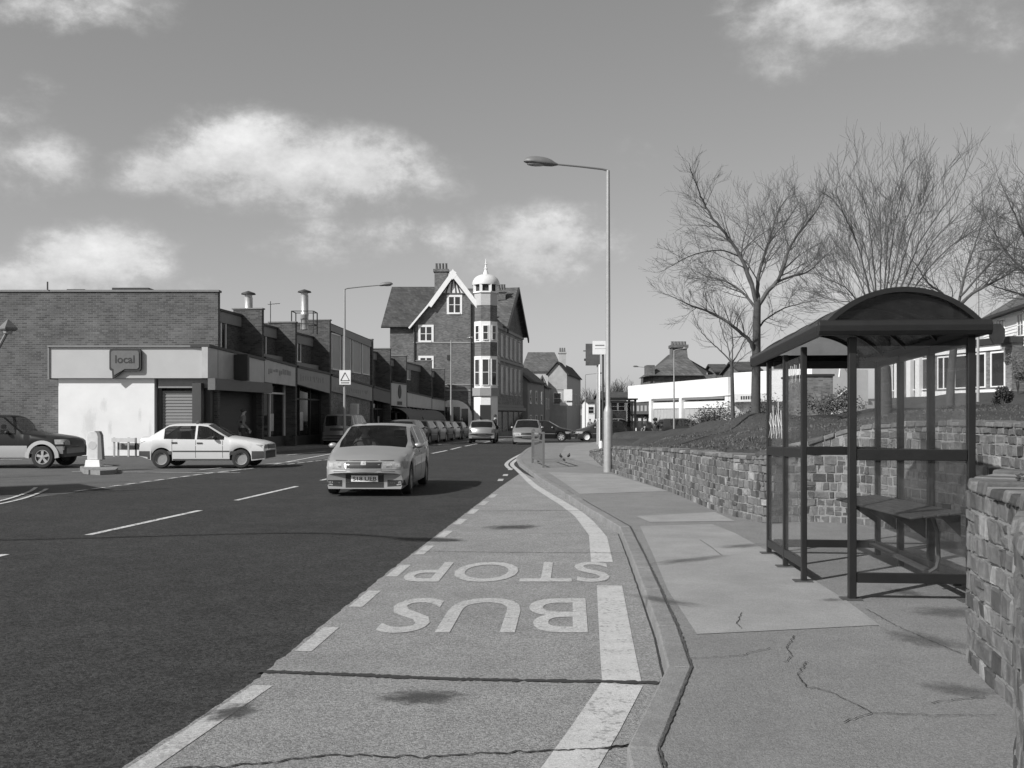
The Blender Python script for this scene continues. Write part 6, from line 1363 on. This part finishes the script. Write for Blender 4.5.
for (s0, s1) in ((.29, .575), (.605, .98)):
    mb = MB(M=TZ); n = 8; x0, x1 = Lw * s0 + .3, Lw * s1
    for k in range(n): mb.box(x0 + (x1 - x0) * k / n + .015, x0 + (x1 - x0) * (k + 1) / n - .015, .03, .10, -.3, 2.0)
    mb.build('boarded_doors', wood, rt); mb = MB(M=TZ); mb.box(x0 - .1, x1 + .05, -.02, .3, 2.002, 2.345); mb.build('door_header', white, rt); mb = MB(M=TZ); mb.box(x0 - .1, x1 + .05, -.16, -.003, 2.4, 2.52); mb.build('ledge', greyp, rt)
mb = MB(M=TZ); mb.box(Lw * .78, Lw * .90, -.05, .02, .95, 1.6); mb.build('notice_board', dark, rt)
mb = MB(); mb.box(0.5, Lw - 7, 9.2, 13, 2.3, zt1 + .75); mb.build('rear_storey', mat('render_light', .38, .8), rt)
a2 = Vector((X(729, 60), 59.8)); b2 = Vector((X(812, 53.5), 53.5)); a2.x += .05; ang2 = math.atan2(b2.y - a2.y, b2.x - a2.x); L2 = (b2 - a2).length
rt = empty('white_showroom', (a2.x, a2.y, -.3), ang2, 'white showroom with a dark glass front behind the tall bare tree', 'building')
mb = MB(); mb.box(0, L2, 0, 4, 2.6, 4.35); mb.box(0, L2, .8, 4, -.5, 2.6); mb.build('wall', white, rt)
mb = MB(); mb.box(.6, L2 - .5, .66, .78, .9, 2.1); mb.build('window', shop_glass, rt)
mb = MB(); mb.box(.5, 3.2, -.1, -.003, 2.62, 3.1); so2 = mb.build('sign_board', mat('board_pale', .55, .6), rt)
v, f = text_mesh('FABRIC', .3, 0, .004)
mb = MB(); [mb.box(1.1 + .22 * k, 1.24 + .22 * k, -.112, -.103, 2.75, 2.95) for k in range(6)]; mb.build('sign_marks', dark, so2)
# brown brick block seen through the shelter
rt = empty('brick_outbuilding', (X(806, 46), 46, 1.0), 0, 'plain brick outbuilding with a flat roof seen through the shelter', 'building'); w_ = X(833, 46) - X(806, 46)
mb = MB(); mb.box(0, w_, 0, 4, -.6, Z(375.5, 46) - 1.0 + drop(46)); mb.build('wall', brickmat('brick_mid', .16, .2), rt); mb = MB(); mb.box(-.06, w_ + .06, -.06, 4.06, 2.34, 2.44); mb.build('roof', dark, rt)
rt = empty('garden_steps', (X(836, 42), 42, 1.2), 0, 'concrete steps with a white handrail rising beside the brick outbuilding', 'steps')
mb = MB()
for k in range(6): mb.box(.35 * k, 2.6, .25 * k, 3, .0 + .16 * k, .16 + .16 * k - .003)
mb.build('treads', mat('conc_grey', .25, .9), rt); mb = MB(); mb.tube([(-.2, -.1, 0), (-.2, -.1, .9), (1.2, 1.0, 1.8)], .035, 6); mb.tube([(.1, -.1, 1.95), (.15, -.1, 2.6), (.75, .3, 1.95)], .04, 6); mb.build('handrail', white, rt)
# house with the big chimney behind
Yh = 98.0; kk = .098; org = (X(652, Yh), Yh, -.6)
rt = empty('chimney_house', org, 0, 'old house with a massive brick chimney and hipped roof rising behind the white shops', 'house')
def HB_(): return MB(org=org)
def hx(px): return (px - 512) * kk
def hz(py): return 1.6 + (HZ - py) * kk
mb = HB_(); mb.box(hx(654), hx(713), Yh + .5, Yh + 10, -.6, hz(374.5)); mb.build('wall', brickf, rt)
mb = HB_(); mb.hexa([(hx(649), Yh, hz(375.5)), (hx(704), Yh, hz(375.5)), (hx(704), Yh + 8, hz(375.5)), (hx(649), Yh + 8, hz(375.5))], [(hx(673), Yh + 3, hz(357)), (hx(690), Yh + 3, hz(352)), (hx(690), Yh + 4, hz(352)), (hx(673), Yh + 4, hz(357))]); mb.build('front_roof', tile, rt)
mb = HB_(); mb.add([(hx(660), Yh + 4.5, hz(370)), (hx(684), Yh + 4.5, hz(349)), (hx(724), Yh + 4.5, hz(372)), (hx(660), Yh + 10, hz(370)), (hx(684), Yh + 10, hz(349)), (hx(724), Yh + 10, hz(372))], [(0, 1, 4, 3), (1, 2, 5, 4), (0, 2, 1), (3, 4, 5), (0, 3, 5, 2)]); mb.build('main_roof', slate, rt)
mb = HB_(); mb.prism([(hx(689), hz(375)), (hx(716), hz(375)), (hx(716), hz(370)), (hx(692), hz(354.5))], Yh + 4.2, Yh + 4.45, 'y'); mb.build('pale_gable', cream, rt)
mb = HB_(); mb.hexa([(hx(676), Yh + 2.4, hz(372)), (hx(694), Yh + 2.4, hz(372)), (hx(694), Yh + 4, hz(372)), (hx(676), Yh + 4, hz(372))], [(hx(676), Yh + 2.4, hz(346)), (hx(691), Yh + 2.4, hz(346)), (hx(691), Yh + 4, hz(346)), (hx(676), Yh + 4, hz(346))]); mb.box(hx(675), hx(692.5), Yh + 2.2, Yh + 4.2, hz(346) + .002, hz(343)); co = mb.build('chimney', brickf, rt)
mb = HB_(); [mb.lathe([(.16, hz(343)), (.13, hz(339.5)), (.17, hz(339.2))], (hx(677.5 + 3.2 * i), Yh + 3.2, 0), 8) for i in range(5)]; mb.build('chimney_pots', mat('clay_pot', .14, .8), co)
mb = HB_(); mb.box(hx(647), hx(655), Yh + .1, Yh + 2, hz(376), hz(365)); mb.build('gable_end', brickf, rt)
house('small dark slated house to the right of the chimney house', X(716, 104), X(729, 104), 104, 110, Z(371, 104), Z(364, 104), brickf, slate, 0, win_front=1, sidewin=0, roofaxis='x', winrows=((3.2, 4.2),), chim=None, group=None)
house('dark slated roof house showing between the tree and the shelter', X(741, 90), X(760, 90), 90, 98, Z(370, 90), Z(361, 90), brickf, slate, 0, win_front=1, sidewin=0, roofaxis='x', winrows=((3.2, 4.2),), group=None)
# ---- white weatherboarded house on the rise
A0 = Vector((X(1060, 55), 55)); ux = Vector((-.02, 1)).normalized()
pA, pB = Vector((X(1030, 60), 60)), Vector((X(984, 70), 70)); d = (pA - pB); ang = math.atan2(d.y, d.x); Lh = d.length + 9; gz = 2.85
rt = empty('weatherboarded_house', (pB.x, pB.y, gz), ang, 'white weatherboarded house with a dark hipped roof on the rise at the right', 'house')
# local +x runs towards us/right, local -y faces the road
ev = 8.0 - gz
mb = MB()
z = 2.9
while z < ev: mb.hexa([(0, -.05, z), (Lh, -.05, z), (Lh, .06, z), (0, .06, z)], [(0, -.01, z + .2), (Lh, -.01, z + .2), (Lh, .06, z + .2), (0, .06, z + .2)]); z += .2
mb.build('weatherboards', white, rt)
mb = MB(); mb.box(0, Lh, .06, 9, -1, ev + .05); mb.build('wall', rendg, rt)
mb = MB(); mb.hexa([(-.5, -.6, ev), (Lh + .5, -.6, ev), (Lh + .5, 9.5, ev), (-.5, 9.5, ev)], [(4.0, 4.3, ev + 3.4), (Lh - 3, 4.3, ev + 3.4), (Lh - 3, 4.6, ev + 3.4), (4.0, 4.6, ev + 3.4)]); mb.build('roof', tile, rt)
mb = MB(); mb.box(-.5, Lh + .5, -.66, -.602, ev - .05, ev + .12); mb.build('gutter', dark, rt)
mb = MB(); mb.box(4.5, 5.6, 4, 5, ev + 2.6, ev + 4.4); mb.build('chimney', brickf, rt)
for x in (4.0, 8.0, 12.5): window(rt, Matrix.Translation((0, -.05, 0)), x, 3.6, 1.1, 1.3, nx=2, nz=2, s=.1)
q0 = P(1012, 392, 61.0); q1 = P(889, 398, 74); q0v, q1v = Vector((q0.x, q0.y)), Vector((q1.x, q1.y)); d = q0v - q1v; Le = d.length; ang = math.atan2(d.y, d.x)
rt = empty('bay_fronted_extension', (q1v.x, q1v.y, 2.6), ang, 'single storey brick extension with white framed windows in front of the weatherboarded house', 'building')
mb = MB(); mb.box(0, Le, 0, 5, -1, 3.35); mb.build('wall', brickmat('brick_mid', .16, .2), rt)
mb = MB(); mb.box(-.1, Le + .1, -.25, 5.1, 3.352, 3.75); mb.build('roof_edge', dark, rt)
mb = MB(); mb.box(-.02, Le * .93, -.1, -.003, 3.0, 3.34); mb.box(Le * .30, Le * .995, -.1, -.003, .02, .55); mb.build('white_bands', white, rt)
for k in range(7):
    x = Le * (.04 + .137 * k); window(rt, Matrix.Identity(4), x, .75, 1.15, 2.05, nx=2 if k % 2 else 1, nz=1, s=.1)
for k in (0.0, .085, .20, .28): mb = MB(); mb.box(Le * k, Le * k + .5, -.3, -.005, -.2, 3.3); mb.build('white_column', white, rt)
mb = MB(); [mb.box(Le * .02 + .6 * k, Le * .02 + .6 * k + 2.5, -.9 + .2 * k, -.31 if k > 1 else -.32, -.6 + .25 * k, -.38 + .25 * k) for k in range(3)]; mb.build('white_steps', white, rt)
c = P(997, 334, 60.5); rt = empty('hanging_sign', c, 0, 'dark eight sided hanging sign on the white weatherboarded wall', 'sign')
mb = MB(); mb.prism([(-.45, -.2), (-.2, -.62), (.2, -.62), (.45, -.2), (.45, .3), (.2, .62), (-.2, .62), (-.45, .3)], -.07, .07, 'y'); mb.build('board', mat('sign_dark', .025, .5, .3, 3), rt); mb = MB(); mb.tube([(0, 0, .62), (0, 0, .8), (.6, .3, .82)], .03, 6); mb.build('bracket', dark, rt)
# ------------------------------------------------ trees, shrubs
def grow(mb, p, d, r, L_, lev, rg, lim, up=.12, sp=.55, minr=.0036, ns=(8, 6, 5, 4, 3, 3)):
    n = 5 if lev < 2 else (4 if lev < 4 else 3); pts = [p.copy()]; rs = [r]; q = p.copy(); dd = d.copy(); kids = []
    for i in range(n):
        dd = (dd + Vector((rg.gauss(0, .13), rg.gauss(0, .13), rg.gauss(0, .09) + up * .3))).normalized(); q = q + dd * (L_ / n); pts.append(q.copy()); rs.append(max(minr * .8, r * (1 - .72 * (i + 1) / n)))
        kids.append((q.copy(), dd.copy(), rs[-1]))
    mb.tube(pts, rs, ns[min(lev, 5)], cap=False); 
    if lev >= lim: return
    k = {0: 7, 1: 6, 2: 6, 3: 5, 4: 3}.get(lev, 3)
    for j in range(k):
        t = (j + 1.2) / (k + .2); t = min(.97, t); i = min(n - 1, int(t * n)); c, cd, cr = kids[i]; a = kids[i - 1][0] if i else p; c = a.lerp(c, t * n - i if t * n - i <= 1 else 1)
        ax = cd.cross(Vector((rg.gauss(0, 1), rg.gauss(0, 1), rg.gauss(0, 1)))).normalized(); nd_ = (Matrix.Rotation(rg.uniform(sp * .6, sp * 1.35), 3, ax) @ cd); nd_.z += up; nd_.normalize()
        grow(mb, c, nd_, max(minr, cr * rg.uniform(.42, .6)), L_ * rg.uniform(.5, .85) * (1.05 - .35 * t), lev + 1, rg, lim, up, sp, minr, ns)
def limb(mb, pix, Y, r0, r1, rg, twigs, lim=3, dY=0, tl=1.0, sp=.55, up=.12, minr=.0036):
    pix = [(x, y if y > 300 else 300 - (300 - y) * .80) for x, y in pix]; pts = []; n = len(pix); twigs = int(twigs * 1.45); tl *= 1.18; sp *= 1.15; r0 *= .78
    for i, (x, y) in enumerate(pix): pts.append(P(x, y, Y + dY * i / (n - 1) + (rg.uniform(-.12, .12) if 0 < i else 0)))
    s_ = smooth(pts, 4); m_ = len(s_); rs = [r0 + (r1 - r0) * i / (m_ - 1) for i in range(m_)]; s_ = [p + Vector((rg.gauss(0, .012), rg.gauss(0, .012), 0)) * (1 if 0 < i else 0) for i, p in enumerate(s_)]
    mb.tube(s_, rs, 8, cap=False)
    for j in range(twigs):
        t = (.42 if sp < .5 else .22) + (.58 if sp < .5 else .78) * (j + rg.random()) / twigs; i = min(m_ - 2, int(t * (m_ - 1))); d = (s_[i + 1] - s_[i]).normalized()
        ax = d.cross(Vector((rg.gauss(0, 1), rg.gauss(0, 1), rg.gauss(0, 1)))).normalized(); nd_ = Matrix.Rotation(rg.uniform(.4, .9) * sp / .55, 3, ax) @ d; nd_.z += up; nd_.normalize()
        grow(mb, s_[i], nd_, max(.008, min(.02, rs[i] * .4)), tl * rg.uniform(.7, 1.25) * (1.15 - .5 * t), 2, rg, lim + 1, up, sp, minr)
    grow(mb, s_[-1], (s_[-1] - s_[-3]).normalized(), r1, tl * .9, 2, rg, lim + 1, up, sp, minr)
def tree(name, label, base, Y, trunk, limbs, seed, tr, m=bark, twm=None, group=None):
    rg = random.Random(seed); b = P(*base, Y); b.z = min(b.z, hgt(b.x, b.y)) if b.y < 60 else b.z
    rt = empty(name, b, 0, label, 'tree', group); mb = MB(org=b); pts = [P(x, y, Y) for x, y in trunk]; pts[0] = b - Vector((0, 0, .15)); s_ = smooth(pts, 4); n = len(s_)
    mb.tube(s_, [tr[0] * (1.35 if i == 0 else 1) + (tr[1] - tr[0]) * i / (n - 1) for i in range(n)], 12); mb.build('trunk', m, rt)
    mb = MB(org=b)
    for l_ in limbs: limb(mb, l_[0], Y, l_[1], l_[2], rg, l_[3], dY=l_[4], tl=l_[5], lim=l_[6] if len(l_) > 6 else 3, sp=l_[7] if len(l_) > 7 else .55, up=l_[8] if len(l_) > 8 else .12)
    mb.build('crown', twm or mat('twig_bark', .095, .9, .2, 10), rt); return rt
tree('bare_tree', 'tall bare tree with open spreading branches on the grass left of the shelter roof', (755.5, 414), 30, [(755.5, 414), (756, 380), (756.5, 345), (757, 312), (758, 300)], [
    ([(757, 306), (751, 280), (744, 255), (734, 232), (722, 212), (712, 196), (705, 180), (700, 168)], .085, .02, 12, -.6, 1.1),
    ([(758, 302), (757, 285), (759, 266), (764, 245), (769, 226), (774, 205), (780, 185)], .085, .02, 12, .8, 1.15),
    ([(757, 308), (766, 292), (776, 278), (783, 262), (788, 240), (796, 222), (806, 206), (812, 196)], .09, .02, 12, -.3, 1.15),
    ([(755, 352), (749, 340), (742, 334), (730, 324), (716, 315), (704, 310), (690, 305), (682, 301)], .08, .014, 11, -1.0, .75, 3, .5, .1),
    ([(757, 310), (748, 298), (738, 286), (724, 276), (706, 270)], .06, .016, 9, 1.2, 1.0),
    ([(778, 277), (792, 270), (806, 266), (820, 252), (826, 243)], .05, .014, 9, 1.2, .9),
    ([(740, 246), (722, 238), (704, 240), (688, 246), (676, 254)], .03, .01, 7, -1.4, .8),
    ([(756, 330), (768, 318), (784, 308), (800, 304)], .04, .012, 7, 1.4, .9), ([(768, 230), (778, 214), (790, 196), (798, 178)], .03, .01, 6, 1.4, .7), ([(756, 300), (745, 262), (742, 235), (748, 205), (745, 185)], .04, .01, 8, 2, .8)], 11, (.15, .10))
tree('bare_sapling', 'small thin bare sapling left of the tall tree before the white shops', (733, 422), 35, [(733, 422), (732.5, 395), (732, 372), (731.5, 362)], [
    ([(732, 364), (722, 352), (712, 343), (702, 333), (697, 322)], .035, .01, 6, -.4, .7, 2), ([(732, 364), (728, 348), (722, 330), (719, 314)], .035, .01, 6, .4, .7, 2), ([(732, 362), (733, 345), (731, 325), (732, 312)], .035, .01, 6, 0, .7, 2), ([(732, 363), (740, 350), (746, 338), (753, 325)], .035, .01, 6, .3, .7, 2), ([(732, 368), (742, 358), (752, 350)], .025, .008, 4, -.6, .6, 2)], 5, (.075, .05))
fan = []
for k, (x1, y1) in enumerate([(842, 175), (856, 190), (864, 160), (880, 152), (893, 165), (902, 150), (915, 160), (932, 150), (948, 165), (834, 215), (826, 262), (962, 178), (975, 200), (838, 290)]):
    x0 = 882 + (x1 - 890) * .12; y0 = 330; fan.append(([(884 + (x1 - 884) * .05, 372), (x0, 322), (x0 + (x1 - x0) * .28, y0 + (y1 - y0) * .36), (x0 + (x1 - x0) * .6, y0 + (y1 - y0) * .68), (x1, y1 + 12)], .040, .009, 6, [-1.6, 1.5, -.7, .9, 0, 2.0, -1.2, 1.2, -2.0, .6, -.4, 1.8, .3, -.8, 1][k], 1.2, 3, .42, .16))
tree('bare_tree', 'bushy many stemmed bare tree rising behind the shelter roof', (884, 400), 27, [(884, 400), (884, 388), (884, 372), (884, 366)], fan, 23, (.22, .16))
tree('bare_tree', 'bare tree with a slanting trunk between the shelter and the white house', (950, 400), 33, [(949, 400), (951, 375), (954, 345), (957, 310)], [
    ([(957, 312), (948, 298), (936, 286), (926, 276), (915, 255)], .07, .015, 10, -.8, 1.1), ([(957, 310), (962, 285), (966, 262), (974, 235), (981, 210)], .07, .015, 11, .5, 1.2), ([(957, 308), (972, 292), (990, 280), (1010, 266), (1030, 248)], .08, .015, 12, -.4, 1.2),
    ([(955, 330), (944, 318), (928, 312), (908, 300)], .05, .012, 8, 1, 1.0), ([(960, 296), (985, 262), (1004, 238), (1020, 220)], .05, .012, 9, 1.2, 1.1)], 31, (.14, .10))
tree('bare_tree', 'bare tree mostly outside the right edge with branches reaching into view', (1085, 402), 28, [(1085, 402), (1083, 370), (1078, 330), (1070, 300)], [
    ([(1070, 300), (1050, 270), (1036, 245), (1022, 215), (1012, 185)], .09, .016, 13, -.8, 1.2), ([(1072, 302), (1050, 285), (1026, 262), (1006, 240), (994, 215)], .08, .016, 13, .6, 1.2), ([(1070, 298), (1060, 255), (1052, 215), (1040, 170)], .08, .016, 12, .4, 1.2), ([(1074, 312), (1046, 304), (1018, 292), (996, 284)], .06, .014, 10, -.5, 1.1), ([(1070, 298), (1090, 250), (1096, 200)], .08, .016, 9, .4, 1.2)], 43, (.2, .13))
# far bare trees behind the roofs
for i, (px, Y, h, lb) in enumerate([(589, 190, 7.5, 'hazy bare tree at the end of the street left of the signs'), (613, 170, 8, 'hazy bare tree behind the second shelter'), (624, 178, 8.5, 'hazy bare tree just left of the white shop block'), (600, 210, 7, 'small hazy bare tree at the very end of the street')]):
    rg = random.Random(100 + i); b = Vector((X(px, Y), Y, drop(Y))); rt = empty('bare_tree', b, 0, lb, 'tree', 'far bare trees at the end of the street'); mb = MB(org=b); mb.tube([b, b + Vector((0, 0, h * .35))], [.3, .2], 8); mb.build('trunk', bark, rt); mb = MB(org=b)
    for k in range(12):
        a = rg.uniform(0, 6.28); grow(mb, b + Vector((0, 0, h * .3)), Vector((math.cos(a) * .5, math.sin(a) * .5, 1)).normalized(), .09, h * .5, 2, rg, 4, .2, .5, .025)
    mb.build('crown', bark, rt)
# leafy shrubs
leafm = mat('shrub_leaf', .07, .8, .5, 3, spec=.2)
def shrub(label, px, py, Y, w, h, n=500, seed=1, m=leafm, name='shrub', ls=.05, dead=False):
    rg = random.Random(seed); b = P(px, py, Y); 
    if Y < 58: b.z = hgt(b.x, b.y)
    rt = empty(name, b, 0, label, 'shrub'); st = MB(); lf = MB()
    for k in range(9):
        a = rg.uniform(0, 6.28); rr_ = rg.uniform(.1, .9); tip = Vector((math.cos(a) * w * .5 * rr_, math.sin(a) * w * .5 * rr_, h * rg.uniform(.6, 1))); mid = tip * .5 + Vector((rg.uniform(-.1, .1) * w, rg.uniform(-.1, .1) * w, 0)); st.tube([(0, 0, -.05), mid, tip], [.018, .012, .005], 5)
    cl = [(Vector((rg.uniform(-.36, .36) * w, rg.uniform(-.36, .36) * w, h * rg.uniform(.3, .78))), rg.uniform(.18, .32) * w) for _ in range(8)]
    for k in range(n):
        c, r_ = rg.choice(cl); v = Vector((rg.gauss(0, 1), rg.gauss(0, 1), rg.gauss(0, 1))).normalized() * r_ * rg.random() ** .4; p = c + v; p.z = max(.02, p.z)
        t = Vector((rg.gauss(0, 1), rg.gauss(0, 1), rg.gauss(0, .6))).normalized() * ls; s_ = t.orthogonal().normalized() * ls * .5; lf.add([p - t, p + s_, p + t, p - s_], [(0, 1, 2, 3)])
    st.build('stems', bark, rt); lf.build('leaves', m, rt); return rt
shrub('low dark shrub at the foot of the boarded doors of the white shops', 703, 430, 47, 2.0, .95, 700, 1, ls=.06)
shrub('rounded mid grey shrub between the boarded doors and the sapling', 721, 428, 45, 2.2, 1.0, 800, 2, ls=.06)
shrub('small shrub with pale leaves by the sapling', 741, 424, 40, 1.4, .8, 500, 3, mat('leaf_pale', .14, .8, .4, 3), ls=.05)
shrub('tangled shrub at the foot of the tall bare tree', 768, 420, 36, 1.5, .9, 500, 4)
shrub('large untidy shrub before the brick outbuilding, seen through the shelter', 822, 420, 40, 1.9, 1.35, 900, 5, ls=.06)
shrub('dark shrub beside the garden steps seen through the shelter', 846, 418, 39, 1.7, 1.2, 700, 6)
shrub('dense dark rounded bush standing before the white framed extension', 1003, 393, 52, 1.05, 1.35, 1500, 7, mat('leaf_dark', .03, .8, .3, 3), ls=.07)
shrub('trailing greenery against the weatherboarded house at the right edge', 1018, 392, 57, 1.6, 2.6, 900, 8, mat('leaf_grey', .10, .8, .4, 3), ls=.07)
shrub('small dark conical shrub by the pier of the white shops', 658, 434, 62, .6, 1.2, 500, 9, mat('leaf_dark', .03, .8, .3, 3))
# planting on top of the near wall
for i, (x, y, w_, h_) in enumerate([(3.55, 6.35, .55, .16), (3.1, 5.6, .5, .14), (3.9, 6.9, .6, .2), (4.6, 7.1, .7, .25), (2.8, 4.4, .5, .15)]):
    b = Vector((x, y, hgt(x, y))); rg = random.Random(60 + i); rt = empty('ground_plant', b, 0, 'low dark leafy plant on the raised bed behind the near wall coping', 'plant', 'low plants on top of the near stone wall'); lf = MB(); st = MB()
    for k in range(260):
        a, r_ = rg.uniform(0, 6.28), w_ * .5 * rg.random() ** .5; p = Vector((math.cos(a) * r_, math.sin(a) * r_, rg.random() * h_ * (1 - (r_ / w_) ** 2))); t = Vector((rg.gauss(0, 1), rg.gauss(0, 1), rg.gauss(0, .5))).normalized() * .022; s_ = t.orthogonal().normalized() * .012; lf.add([p - t, p + s_, p + t, p - s_], [(0, 1, 2, 3)])
    for k in range(7): a = rg.uniform(0, 6.28); st.tube([(0, 0, 0), (math.cos(a) * w_ * .4, math.sin(a) * w_ * .4, h_ * .7)], .004, 4)
    lf.build('leaves', leafm, rt); st.build('stems', bark, rt)
